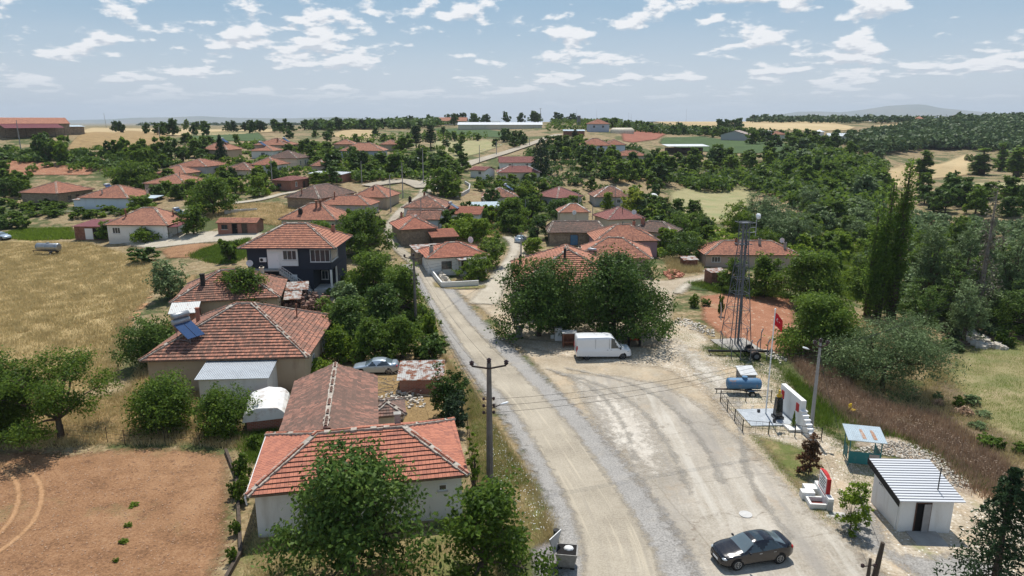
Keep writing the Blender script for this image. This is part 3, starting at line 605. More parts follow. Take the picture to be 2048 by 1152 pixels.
strip('gravel_shoulder', c, w, 'gravel', .095, ends=False)
c, w = roadline(); strip('main_road', c, w, 'road', .12, ends=False)
strip('far_road', v2([(850,372),(880,353),(932,331),(975,317),(1022,303),(1060,290),(1098,276),(1120,270)]), [6,5.5,5.5,5.5,5.5,5.5,6,6], 'road', .12)
strip('side_road', v2([(850,378),(815,364),(780,366),(730,374)]), [6,7,6,5], 'road', .14)
strip('side_road', v2([(965,612),(985,580),(1003,545),(1020,520),(1030,500),(1026,484),(1008,472)]), [6,5,3.6,3.2,3.4,3.6,3.4], 'dirt_path', .1)
strip('lane', v2([(1352,590),(1380,566),(1412,556),(1416,546),(1385,537)]), [3,2.6,2.4,2.2,2], 'dirt_path', .1)
strip('lane', v2([(355,425),(420,414),(512,402),(572,388),(650,378)]), [4,4,4,3.5,3], 'dirt_path', .1)
strip('lane', v2([(-80,312),(0,303),(28,302)]), [3,3,2], 'dirt_path', .1)
strip('lane', v2([(128,424),(200,426),(250,428)]), 1.6, 'dirt_path', .1)
sheet('verge', [(880,700),(905,712),(935,760),(985,845),(1005,880),(1060,960),(1100,1030),(1112,1090),(1100,1130),(1060,1140),(1000,1080),(960,1000),(940,900),(925,800)], 'verge', .13, .8)
sheet('verge', [(820,560),(850,590),(880,640),(900,690),(885,705),(850,690),(830,600)], 'verge', .13, .8)
sheet('verge', [(858,562),(900,572),(960,572),(985,565),(975,580),(900,582),(865,578)], 'verge', .13, .8)
sheet('dark_gravel_patch', [(1052,1100),(1085,1080),(1125,1085),(1130,1130),(1110,1165),(1060,1160)], 'gravel_dark', .15, .6)
sheet('village_dirt', [(505,1010),(540,1000),(600,1060),(880,1050),(960,1000),(1000,1080),(1000,1260),(470,1260),(478,1090)], 'verge', .04, 1)
sheet('village_dirt', [(700,745),(820,740),(905,735),(930,850),(880,870),(760,860),(700,800)], 'straw', .05, 1)
sheet('village_dirt', [(540,600),(700,570),(720,590),(640,640),(560,640)], 'dirt', .05, 1)
# distant mountains ----------------------------------------------------------
def mountain(name, y0, prof, depth, seed):
    rng = np.random.default_rng(seed); px = np.linspace(prof[0][0], prof[-1][0], 240); top = np.interp(px, [p[0] for p in prof], [p[1] for p in prof])
    for k in range(5): top += rng.uniform(-1, 1) * 1.1 / (k+1) * np.sin(px / (60 / (k+1)) + rng.uniform(0, 6))
    V = []; hh = (px - 1024) / F_PX
    ds = np.linspace(-depth, depth, 15)
    for d in ds:
        f = max(0, 1 - abs(d) / depth); f = f * f * (3 - 2 * f)
        for i, p in enumerate(px):
            ztop = (241.4 - top[i]) / F_PX * y0 * 1.0 + 25
            g = 1 + .25 * math.sin(i * .31 + d * .002) * (1 - f)
            V.append((hh[i] * y0 / CP * CP, y0 + d, -12 + (ztop + 12) * f ** (.8 * g)))
    o = grid_mesh(name, V, len(ds), 240, M['mountain']); tag(o, kind='structure')
M['mountain'] = simple('mountain', (.10, .12, .07), .95, c2=(.20, .17, .10), scale=.0015, co='pos')
mountain('distant_hills', 11500, [(-300,241),(-100,237),(60,238),(180,239),(240,239),(300,235),(360,236),(420,233.5),(480,236),(540,235),(600,236.5),(680,234),(740,238),(800,237),(870,240),(1000,241.5)], 1200, 3)
mountain('distant_mountain', 12000, [(1500,241.5),(1540,231),(1580,225),(1620,224),(1660,226),(1710,220),(1750,213),(1810,210.5),(1840,216),(1900,222),(1960,228),(2040,230),(2200,234),(2500,241)], 1400, 8)
# ---------------------------------------------------------------- trees
def leaf_mesh(name, C, S, rng, mat, aspect=.5, normal=None, bend=.0):
    """C: leaf centres, S: sizes; one diamond per leaf"""
    n = len(C); nr = rng.normal(size=(n, 3)); nr[:, 2] += .7
    if normal is not None: nr += normal
    nr /= np.linalg.norm(nr, axis=1)[:, None]
    a = np.cross(nr, rng.normal(size=(n, 3))); a /= np.linalg.norm(a, axis=1)[:, None]; b = np.cross(nr, a)
    s = S[:, None]; V = np.empty((n, 4, 3)); k = aspect
    V[:, 0] = C - a * s; V[:, 1] = C + b * s * k + nr * s * .12; V[:, 2] = C + a * s; V[:, 3] = C - b * s * k + nr * s * .12
    me = bpy.data.meshes.new(name); me.vertices.add(4 * n); me.vertices.foreach_set('co', V.astype(np.float32).ravel())
    me.loops.add(4 * n); me.loops.foreach_set('vertex_index', np.arange(4 * n, dtype=np.int32))
    me.polygons.add(n); me.polygons.foreach_set('loop_start', np.arange(0, 4 * n, 4, dtype=np.int32)); me.polygons.foreach_set('loop_total', np.full(n, 4, np.int32))
    me.materials.append(mat); me.update(calc_edges=True); return me
def lobes_for(kind, H, W, rng):
    r = W / 2; L = []
    if kind == 'poplar':
        for sp_ in range(3):
            ox, oy = (0, 0) if sp_ == 0 else (r * rng.uniform(-.5, .5), r * rng.uniform(-.5, .5)); top = 1 if sp_ == 0 else rng.uniform(.68, .9)
            for k in range(13):
                f = k / 12; z = H * (.08 + .90 * f * top); rad = r * (.62 if sp_ == 0 else .42) * (1 - f ** 2.2) ** .8 * min(1, .45 + f * 2.2) + .05 * r
                a = rng.uniform(0, 6.28); L.append((ox * (1 - f * .3) + rad * .28 * math.cos(a), oy + rad * .28 * math.sin(a), z, rad * .8, rad * .8, H * .06))
    elif kind == 'sparse':
        for k in range(22):
            a = k * 2.4 + rng.uniform(-.6, .6); q = rng.uniform(.20, 1.0) * r; L.append((q * math.cos(a), q * math.sin(a), H * rng.uniform(.34, .97), r * rng.uniform(.12, .27), r * .2, H * .08))
    elif kind == 'shrub':
        for k in range(8):
            a = rng.uniform(0, 6.28); q = rng.uniform(.1, .62) * r; s = rng.uniform(.34, .5)
            L.append((q * math.cos(a), q * math.sin(a), H * rng.uniform(.28, .66), r * s, r * s, H * rng.uniform(.26, .38)))
        L.append((0, 0, H * .45, r * .6, r * .6, H * .48))
    elif kind == 'willow':
        for k in range(22):
            a = k * 2.4 + rng.uniform(-.3, .3); q = rng.uniform(.25, .78) * r; L.append((q * math.cos(a), q * math.sin(a), H * (rng.uniform(.14, .95) * (1 - .52 * (q / r) ** 2) + .03), r * .32, r * .32, H * .17))
        L.append((0, 0, H * .55, r * .55, r * .55, H * .38))
    else:
        n = 17
        for k in range(n):
            a = k * 2.4 + rng.uniform(-.5, .5); f = (k + rng.uniform(0, 1)) / n; z = H * (.13 + .70 * f); q = r * rng.uniform(.38, .80) * (1.0 - .62 * max(0, f - .35) / .65); s = rng.uniform(.20, .36)
            L.append((q * math.cos(a), q * math.sin(a), z, r * s, r * s, H * s * .40))
        for k in range(4):
            a = rng.uniform(0, 6.28); q = r * rng.uniform(.0, .35); L.append((q * math.cos(a), q * math.sin(a), H * rng.uniform(.78, .93), r * rng.uniform(.13, .24), r * .2, H * rng.uniform(.06, .11)))
        for k in range(3):
            a = rng.uniform(0, 6.28); q = r * rng.uniform(.25, .6); L.append((q * math.cos(a), q * math.sin(a), H * rng.uniform(.80, .95), r * .10, r * .10, H * .10))
        L.append((0, 0, H * .46, r * .46, r * .46, H * .28))
    return L
def crown_pts(kind, H, W, n, rng):
    r = W / 2
    if kind in ('cone', 'cypress', 'pine'):
        C = []
        if kind == 'cypress':
            f = rng.beta(1.1, 1.5, n); rad = r * np.sin(np.pi * np.clip(.12 + .88 * f, 0, 1)) ** .7; a = rng.uniform(0, 6.28, n); q = rad * np.sqrt(rng.uniform(.35, 1, n)) * (1 + .18 * np.sin(a * 3 + f * 17))
            return np.stack([q * np.cos(a), q * np.sin(a), H * (.04 + .96 * f)], 1), None
        nl = 15 if kind == 'cone' else 8
        lay = rng.integers(0, nl, n) / nl; lo = .12 if kind == 'cone' else .3
        nb = 8; br = rng.integers(0, nb, n); a = br * 6.28 / nb + lay * 37 + rng.normal(0, .08, n)
        per = np.abs(np.sin(br * 12.9898 + lay * 78.2)) * .45 + .62
        q = rng.uniform(.05, 1, n) ** .75; R_ = r * ((1 - lay) ** .8 if kind == 'cone' else (1 - lay * .7)) * per
        z = H * (lo + (1 - lo) * lay) + (-.12 if kind == 'cone' else .12) * R_ * q * q * 2 + rng.normal(0, .012 * H, n)
        a += rng.normal(0, .14, n) * (1 - q * .5)
        return np.stack([R_ * q * np.cos(a), R_ * q * np.sin(a), np.clip(z, .03 * H, H)], 1), None
    L = lobes_for(kind, H, W, rng); w = np.array([l[3] * l[4] * l[5] for l in L]) ** .66; w /= w.sum()
    idx = rng.choice(len(L), n, p=w); A = np.array(L)[idx]
    # twigs: leaves sit in small clumps on the shell of each lobe
    nc = max(14, n // 26); cl = rng.choice(len(L), nc, p=w); cd = rng.normal(size=(nc, 3)); cd /= np.linalg.norm(cd, axis=1)[:, None]
    cr = rng.uniform(.60, 1.22, nc); Lc = np.array(L)[cl]; cc = Lc[:, :3] + cd * Lc[:, 3:] * cr[:, None]
    pick = rng.integers(0, nc, n); sp = .040 * W if kind != 'poplar' else .09 * W
    sp = min(sp, .26 + .012 * W)
    off = rng.normal(size=(n, 3)) * sp; off[:, 2] = off[:, 2] * .7
    if kind == 'poplar': off[:, 2] *= 2.2
    P = cc[pick] + off
    P[:, 2] = np.clip(P[:, 2], .04 * H, None)
    return P, L
def build_crown(name, kind, H, W, n, leaf, mat, rng, parent):
    P, L = crown_pts(kind, H, W, n, rng); P[:, 2] *= H / max(P[:, 2].max(), 1e-3) if kind not in ('cone',) else 1
    S = leaf * rng.uniform(.6, 1.35, n); asp = {'willow': .32, 'olive': .32, 'cone': .35, 'pine': .3, 'cypress': .4}.get(kind, .52)
    nr = None
    if kind in ('broad', 'willow', 'shrub', 'sparse'):
        ctr = np.array([0, 0, H * .5]); nr = (P - ctr); nr = nr / (np.linalg.norm(nr, axis=1)[:, None] + 1e-6) * .9
    me = leaf_mesh('crown', P, S, rng, mat, asp, nr); o = bpy.data.objects.new('crown', me); col.objects.link(o); o.parent = parent
    return o, L
def build_trunk(kind, H, W, L, rng, parent, mat, thick=1):
    mb = MB(); r0 = max(.05, H * .028) * thick
    if kind in ('cone', 'cypress', 'poplar', 'pine'):
        mb.tube([(0,0,-.3), (0,0,H*.3), (.02*W,0,H*.93)], [r0*1.1, r0*.8, r0*.1], 8)
        if kind == 'poplar':
            for k in range(34):
                f = rng.uniform(.05, .8); a = rng.uniform(0, 6.28); q = W * rng.uniform(.14, .42) * (1 - f * .6); z = H * f; mb.tube([(0,0,z), (q*.6*math.cos(a), q*.6*math.sin(a), z + H*.07), (q*math.cos(a), q*math.sin(a), z + H*rng.uniform(.13, .2))], [r0*.26*(1-f)+.02, .03, .01], 4, caps=False)
        if kind == 'cone':
            for k in range(22):
                f = k / 22; a = k * 2.4; q = W * .36 * (1 - f); z = H * (.14 + .8 * f); mb.tube([(0,0,z), (q*math.cos(a), q*math.sin(a), z - .1*q)], [r0*.25*(1-f)+.01, .01], 4)
    else:
        fork = H * (.26 if kind != 'shrub' else .05); mb.tube([(0,0,-.3), (rng.uniform(-.1,.1)*W*.2, 0, fork*.5), (0,0,fork)], [r0*1.25, r0, r0*.85], 8)
        for l in (L or [])[:15]:
            m = Vector((l[0]*.45, l[1]*.45, fork + (l[2]-fork)*.55)) ; m += Vector((rng.uniform(-.04,.04)*W, rng.uniform(-.04,.04)*W, 0))
            e = Vector(l[:3]); mb.tube([(0,0,fork*.9), m, e], [r0*.55, r0*.32, r0*.08], 5, caps=False)
            for q in range(3):
                d = Vector(rng.uniform(-1, 1, 3)); d.z = abs(d.z); mb.tube([m.lerp(e, .35+.2*q), m.lerp(e, .35+.2*q) + d * l[3] * .8], [r0*.16, r0*.04], 4, caps=False)
    return mb.build('trunk', mat, parent, True)
NAMES = {'broad': 'broadleaf_tree', 'sparse': 'open_crowned_tree', 'shrub': 'shrub', 'willow': 'willow_tree', 'cone': 'fir_tree', 'pine': 'pine_tree', 'cypress': 'cypress_tree', 'poplar': 'poplar_tree'}
CATS = {'shrub': 'shrub'}
NATIVE = {'broad': (6, 6), 'sparse': (5, 6), 'shrub': (2.6, 3), 'willow': (6, 6), 'cone': (9, 5), 'pine': (9, 6), 'cypress': (10, 2.4), 'poplar': (14, 3.4)}
PROTO = {}
_seed = [100]
def make_tree(kind, H, W, n, leaf, mat, bark='bark', label=None, group=None, name=None, thick=1, cat=None):
    _seed[0] += 1; rng = np.random.default_rng(_seed[0])
    e = empty(name or NAMES[kind], (0,0,0), 0, label, cat or CATS.get(kind, 'tree'), group)
    cr, L = build_crown('crown', kind, H, W, n, leaf, M[mat], rng, e); build_trunk(kind, H, W, L, rng, e, M[bark], thick); return e
def tree_at(kind, P, H, W, t, mat, label=None, group=None, unique=False, bark='bark', dens=1, name=None, leaf=None, thick=1, cat=None):
    if unique:
        px = t / F_PX * 2; leaf = leaf or max(.10, px * 1.35); area = (W * W * .5 + W * H) * 2.6
        n = int(min(42000, area / (leaf * leaf * .9) * dens)); e = make_tree(kind, H, W, n, leaf, mat, bark, label, group, name, thick, cat); e.location = P; e.rotation_euler.z = random.uniform(0, 6.28); return e
    lod = 0 if t < 110 else (1 if t < 190 else 2); v = random.randrange(4); key = (kind, lod, v); h0, w0 = NATIVE[kind]
    if key not in PROTO:
        lf = (.17, .26, .42)[lod]; area = (w0 * w0 * .5 + w0 * h0) * 2.6; n = int(area / (lf * lf * .62)); pr = make_tree(kind, h0, w0, n, lf, mat); PROTO[key] = (pr, [c for c in children(pr)]); e = pr; kids = PROTO[key][1]; fresh = True
    else:
        pr, kk = PROTO[key]; e = pr.copy(); col.objects.link(e); kids = []
        for c in kk: d = c.copy(); col.objects.link(d); d.parent = e; kids.append(d)
    for k_ in list(e.keys()):
        if k_ in ('group',): del e[k_]
    e.name = name or NAMES[kind]; tag(e, label, cat or CATS.get(kind, 'tree'), group)
    for c in kids:
        if c.name.startswith('crown'):
            c.material_slots[0].link = 'OBJECT'; c.material_slots[0].material = M[mat]
    e.location = P; e.scale = (W / w0, W / w0, H / h0); e.rotation_euler = (0, 0, random.uniform(0, 6.28)); return e
def tree(kind, x0, x1, y0, y1, mat, label=None, group=None, **kw):
    """crown width and top/foot as seen in the photo give true size at the distance of the ground there"""
    P, t = hit((x0 + x1) / 2, y1); W = (x1 - x0) * t / F_PX
    if kind in ('shrub', 'willow'):
        P = Vector((P.x * (1 + W * .33 / P.y), P.y + W * .33, 0)); P.z = gz(P.x, P.y); t *= (P.y) / (P.y - W * .33); W = (x1 - x0) * t / F_PX
    h, f, d = ray((x0 + x1) / 2, y0); H = max(.3, CAM_H + d * P.y / f - P.z)
    tm = t * (P.y / f / t if False else 1); tt_ = t + (P.y / f - t) * .55; P.x = ((x0 + x1) / 2 - 1024) / F_PX * tt_; P.z = gz(P.x, P.y)
    P = P + Vector((0, 0, -.05)); return tree_at(kind, P, H, W * (1.22 if kind == 'broad' else 1.1), t, mat, label, group, **kw)
def scatter(kind, poly, n, hr, wr, mats, label, group, seed=0, name=None, lift=None, cat=None, minsep=.0):
    rng = random.Random(seed); X = [p[0] for p in poly]; Y = [p[1] for p in poly]; k = 0; tries = 0; got = []
    while k < n and tries < n * 60:
        tries += 1; x = rng.uniform(min(X), max(X)); y = rng.uniform(min(Y), max(Y))
        if not inside(np.array([x]), np.array([y]), poly)[0]: continue
        P, t = hit(x, y)
        if t > 1500: continue
        if any((P - g).length < minsep for g in got): continue
        if any(math.hypot(P.x - a, P.y - b) < r_ + .5 for a, b, r_ in FOOT): continue
        got.append(P); H = rng.uniform(*hr); W = rng.uniform(*wr) * (H / hr[1]) ** .5; kd = kind if isinstance(kind, str) else rng.choice(kind)
        lb = label[kd] if isinstance(label, dict) else label
        tree_at(kd, P - Vector((0,0,.1)), H, W, t, rng.choice(mats), lb, group, name=name, cat=cat); k += 1
def mass(name, poly, n, hr, wr, mat, label, seed=0, leaf=1.1, per=60, step=None, world=False, jit=0):
    """one mesh of many crowns: a wood that reads as one mass"""
    rng = np.random.default_rng(seed); wp = poly if world else [(p.x, p.y) for p in hits(poly)]; P = np.array(wp); x0, y0 = P.min(0); x1, y1 = P.max(0); pts = []
    while len(pts) < n:
        q = np.stack([rng.uniform(x0, x1, n), rng.uniform(y0, y1, n)], 1); q = q[inside(q[:, 0], q[:, 1], wp)]; pts += q.tolist()
    pts = np.array(pts[:n]); z = terrain(pts[:, 0], pts[:, 1]); H = rng.uniform(*hr, n); W = rng.uniform(*wr, n)
    d = rng.normal(size=(n, per, 3)); d /= np.linalg.norm(d, axis=2)[:, :, None]; d[:, :, 2] = np.abs(d[:, :, 2]) * 1.0 - .15
    rr = rng.uniform(.7, 1.05, (n, per, 1)) * (1 + .22 * np.sin(d[:, :, :1] * 5 + rng.uniform(0, 6, (n, 1, 1))))
    C = np.stack([pts[:, 0], pts[:, 1], z + H * .35], 1)[:, None, :] + d * rr * np.stack([W/2, W/2, H * .65], 1)[:, None, :]
    nrm = d.reshape(-1, 3) * 1.2; C = C.reshape(-1, 3); S = leaf * rng.uniform(.6, 1.3, len(C))
    me = leaf_mesh(name, C, S, rng, M[mat], .6, nrm); o = bpy.data.objects.new(name, me); col.objects.link(o); return tag(o, label, 'woodland' if 'wood' in name else None, None, 'stuff')
def tufts(name, poly, n, h, mat, label, seed=0, blades=5, spread=.12, w=.03, heads=None, world=None, cat='grass', lean=.35):
    rng = np.random.default_rng(seed); wp = world or [(p.x, p.y) for p in hits(poly)]; P = np.array(wp); x0, y0 = P.min(0); x1, y1 = P.max(0); pts = np.zeros((0, 2))
    while len(pts) < n:
        q = np.stack([rng.uniform(x0, x1, n), rng.uniform(y0, y1, n)], 1); q = q[inside(q[:, 0], q[:, 1], wp)]
        # grow in drifts
        k = np.sin(q[:, 0] * .9 + 2 * np.sin(q[:, 1] * .31)) * np.sin(q[:, 1] * .7 + np.sin(q[:, 0] * .5)); q = q[rng.uniform(-1.4, .9, len(q)) < k]; pts = np.concatenate([pts, q])
    pts = pts[:n]; z = terrain(pts[:, 0], pts[:, 1]); B = np.column_stack([pts, z])[:, None, :] + np.concatenate([rng.normal(0, spread, (n, blades, 2)), np.zeros((n, blades, 1))], 2)
    B = B.reshape(-1, 3); m = len(B); hh = h * rng.uniform(.5, 1.2, m) ; a = rng.uniform(0, 6.28, m); side = np.stack([np.cos(a), np.sin(a), np.zeros(m)], 1) * w
    ln = rng.normal(0, lean, (m, 2)) * hh[:, None]; T = B + np.column_stack([ln, hh]); V = np.stack([B - side, B + side, T + side * .2, T - side * .2], 1)
    me = bpy.data.meshes.new(name); V = V.reshape(-1, 3)
    if heads is None: nq = m
    me.vertices.add(4*m); me.vertices.foreach_set('co', V.astype(np.float32).ravel()); me.loops.add(4*m); me.loops.foreach_set('vertex_index', np.arange(4*m, dtype=np.int32)); me.polygons.add(m)
    me.polygons.foreach_set('loop_start', np.arange(0, 4*m, 4, dtype=np.int32)); me.polygons.foreach_set('loop_total', np.full(m, 4, np.int32)); me.materials.append(M[mat]); me.update(calc_edges=True)
    o = bpy.data.objects.new(name, me); col.objects.link(o); return tag(o, label, cat, None, 'stuff')
# ---------------------------------------------------------------- houses
def roof_faces(W, D, h, rise, kind, inset=None):
    x, y, t = W/2, D/2, h + rise
    i = inset if inset is not None else min(W, D) / 2
    P = lambda *a: Vector(a)
    a, b, c, d = P(-x,-y,h), P(x,-y,h), P(x,y,h), P(-x,y,h)
    if kind == 'hip':
        if W >= D: r0, r1 = P(-x+i, 0, t), P(x-i, 0, t); return [(a,b,r1,r0),(b,c,r1,r1),(c,d,r0,r1),(d,a,r0,r0)], [(r0,r1),(a,r0),(d,r0),(b,r1),(c,r1)]
        r0, r1 = P(0, -y+i, t), P(0, y-i, t); return [(a,b,r0,r0),(b,c,r1,r0),(c,d,r1,r1),(d,a,r0,r1)], [(r0,r1),(a,r0),(b,r0),(c,r1),(d,r1)]
    if kind == 'gablex': r0, r1 = P(-x,0,t), P(x,0,t); return [(a,b,r1,r0),(c,d,r0,r1)], [(r0,r1)]
    if kind == 'gabley': r0, r1 = P(0,-y,t), P(0,y,t); return [(b,c,r1,r0),(d,a,r0,r1)], [(r0,r1)]
    if kind == 'shed': return [(a,b,P(x,y,t),P(-x,y,t))], []
    if kind == 'shedback': return [(c,d,P(-x,-y,t),P(x,-y,t))], []
def roof_z(W, D, h, rise, kind, x, y):
    X, Y = W/2 - abs(x), D/2 - abs(y); m = min(W, D)/2
    if kind == 'hip': return h + rise * min(1, min(X, Y) / m)
    if kind == 'gablex': return h + rise * Y / (D/2)
    if kind == 'gabley': return h + rise * X / (W/2)
    if kind == 'shed': return h + rise * (y + D/2) / D
    return h + rise * (D/2 - y) / D
def tile_roof(parent, W, D, h, rise, kind, mat, inset=None, course=.37, seg=1.6, sag=.02, caps='mortar', seed=0, edge='wood', step=.05, tiles=True):
    rng = random.Random(seed * 7 + int(W * 10)); F, ridges = roof_faces(W, D, h, rise, kind, inset); mb = MB()
    for (A, B, C, E) in F:
        run = (B - A).length; eave = (B - A).normalized(); mid0 = (A + B) / 2; slope = ((C + E) / 2 - mid0); slope -= eave * slope.dot(eave); sl = slope.length
        nrm = eave.cross(slope).normalized();  nrm = -nrm if nrm.z < 0 else nrm; n = max(2, round(sl / course)); cols_ = max(1, int(run / seg))
        J = {}
        def J_(k, j):   # the old rafters sag a little
            if (k, j) not in J: J[(k, j)] = rng.uniform(-1, 1) * sag
            return J[(k, j)]
        prev = None
        for k in range(n):
            s0, s1 = k / n, (k + 1) / n; A0, B0, A1, B1 = A.lerp(E, s0), B.lerp(C, s0), A.lerp(E, s1), B.lerp(C, s1); top = []
            for j in range(cols_):
                u0, u1 = j / cols_, (j + 1) / cols_; jt = rng.uniform(-.25, 1) * step * .25
                p0 = A0.lerp(B0, u0) + nrm * (step + J_(k, j)); p1 = A0.lerp(B0, u1) + nrm * (step + J_(k, j+1)); q0 = A1.lerp(B1, u0) + nrm * J_(k+1, j); q1 = A1.lerp(B1, u1) + nrm * J_(k+1, j+1)
                uvf = lambda p: ((p - A).dot(eave), (p - A).dot(slope.normalized()))
                mb.face([p0, p1, q1, q0], [uvf(p0), (uvf(p1)[0], uvf(p0)[1]), uvf(q1), uvf(q0)])
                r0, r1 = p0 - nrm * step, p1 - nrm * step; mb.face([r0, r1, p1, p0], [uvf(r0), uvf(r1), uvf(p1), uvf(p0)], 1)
    rf = mb.build('roof', [M[mat], M['tile_gap_shade']], parent)
    # underside and eave board
    eb = MB(); x, y = W/2, D/2
    if kind == 'hip':
        for (a, b) in (((-x,-y),(x,-y)),((x,-y),(x,y)),((x,y),(-x,y)),((-x,y),(-x,-y))):
            eb.bar((*a, h-.06), (*b, h-.06), .05, .13)
        eb.face([(-x,-y,h-.08),(-x,y,h-.08),(x,y,h-.08),(x,-y,h-.08)])
    elif kind in ('gablex', 'gabley', 'shed'):
        for (A, B, C, E) in F:
            eb.bar(A - Vector((0,0,.07)), B - Vector((0,0,.07)), .05, .13); o = Vector((0,0,.13)); eb.face([A - o, E - o, C - o, B - o]); o = Vector((0,0,.04))
            eb.bar(A - o*2, E - o*2, .05, .12); eb.bar(B - o*2, C - o*2, .05, .12)
    if eb.f: eb.build('eave_board', M[edge], rf)
    if caps and ridges:
        cb = MB()
        for (p, q) in ridges:
            L = (q - p).length
            if L < .05: continue
            d = (q - p).normalized(); n = max(1, int(L / .42)); up = Vector((0, 0, step + .02))
            if caps != 'plain': [cb.bar(p.lerp(q, k/n) + up - Vector((0,0,.05 + rng.uniform(0,.03))), p.lerp(q, (k+.97)/n) + up - Vector((0,0,.05 + rng.uniform(0,.03))), rng.uniform(.30,.50), .15, 1) for k in range(n)]
            for k in range(n):
                a, b = p.lerp(q, k / n) + up, p.lerp(q, (k + 1.06) / n) + up; cb.tube([a, b], [.12 + rng.uniform(0,.02), .095], 8, 0, caps=False, squash=.9) if rng.random() < (.75 if caps == 'mortar' else .3) else None
        cb.build('ridge_tiles', [M[mat], M['mortar_white' if caps == 'white' else 'mortar']], rf, False)
    return rf
def window(parent, wall_pt, u, w, hgt, z, frame='pvc', pane='glass_win', bars=1, cross=False, name='window', sill=True, door=False, outn=None):
    """u: along-wall direction, outn: outward normal, wall_pt: bottom-left corner"""
    n = outn; mb = MB(); A = wall_pt + Vector((0,0,z)); t = .07
    def q(s, v, o): return A + u * s + Vector((0,0,v)) + n * o
    def rect(s0, s1, v0, v1, o0, o1): mb.hexa([q(s0,v0,o1), q(s1,v0,o1), q(s1,v0,o0), q(s0,v0,o0), q(s0,v1,o1), q(s1,v1,o1), q(s1,v1,o0), q(s0,v1,o0)])
    rect(0, w, 0, t, -.02, .05); rect(0, w, hgt-t, hgt, -.02, .05); rect(0, t, t, hgt-t, -.02, .05); rect(w-t, w, t, hgt-t, -.02, .05)
    for k in range(bars): c = w * (k+1) / (bars+1); rect(c-t*.4, c+t*.4, t, hgt-t, -.01, .04)
    if cross: rect(t, w-t, hgt*.66, hgt*.66+t*.6, -.01, .04)
    o = mb.build(name, M[frame], parent)
    p = MB(); p.face([q(t,t,.012), q(w-t,t,.012), q(w-t,hgt-t,.012), q(t,hgt-t,.012)]); p.build('pane', M[pane], o)
    if sill and not door:
        s_ = MB(); s_.hexa([q(-.06,-.07,.12), q(w+.06,-.07,.12), q(w+.06,-.07,-.02), q(-.06,-.07,-.02), q(-.06,0,.12), q(w+.06,0,.12), q(w+.06,0,-.02), q(-.06,0,-.02)]); s_.build('sill', M['concrete_pale'], o)
    return o
def door(parent, wall_pt, u, outn, w=.95, hgt=2.05, mat='wood_dark', z=0, frame='brown_frame', open_=False):
    A = wall_pt + Vector((0,0,z)); q = lambda s, v, o: A + u*s + Vector((0,0,v)) + outn*o
    d = MB(); d.hexa([q(0,0,.03), q(w,0,.03), q(w,0,-.02), q(0,0,-.02), q(0,hgt,.03), q(w,hgt,.03), q(w,hgt,-.02), q(0,hgt,-.02)]); o = d.build('door', M[mat], parent)
    f = MB(); t = .08
    for (s0, s1, v0, v1) in ((-t,0,0,hgt+t), (w,w+t,0,hgt+t), (0,w,hgt,hgt+t)): f.hexa([q(s0,v0,.06), q(s1,v0,.06), q(s1,v0,-.02), q(s0,v0,-.02), q(s0,v1,.06), q(s1,v1,.06), q(s1,v1,-.02), q(s0,v1,-.02)])
    f.build('door_frame', M[frame], o); k = MB(); k.bar(q(w*.85,hgt*.48,.05), q(w*.85,hgt*.53,.05), .04); k.build('handle', M['steel'], o); return o
def chimney(rf, x, y, z, hgt=1.1, w=.5, mat='brick', cap=True):
    mb = MB(); mb.box(x-w/2, x+w/2, y-w/2, y+w/2, z-.6, z+hgt, 0, .01, .01); mb.box(x-w/2-.05, x+w/2+.05, y-w/2-.05, y+w/2+.05, z+hgt, z+hgt+.09)
    o = mb.build('chimney', M[mat], rf)
    if cap: c = MB(); c.box(x-w*.3, x+w*.3, y-w*.3, y+w*.3, z+hgt+.09, z+hgt+.3); c.build('chimney_cap', M['soot'], o)
    return o
def flue(rf, x, y, z, hgt=1.3, r_=.07, mat='black_metal'):
    mb = MB(); mb.cyl((x,y,z-.3), (x,y,z+hgt), r_, 8); mb.cyl((x,y,z+hgt), (x,y,z+hgt+.08), r_*2, 8, 0, r_*.6); return mb.build('flue_pipe', M[mat], rf)
def frame_of(W, D, ov):
    x, y = W/2 - ov, D/2 - ov
    return {0: (Vector((-x,-y,0)), Vector((1,0,0)), Vector((0,-1,0)), 2*x), 1: (Vector((x,-y,0)), Vector((0,1,0)), Vector((1,0,0)), 2*y), 2: (Vector((x,y,0)), Vector((-1,0,0)), Vector((0,1,0)), 2*x), 3: (Vector((-x,y,0)), Vector((0,-1,0)), Vector((-1,0,0)), 2*y)}
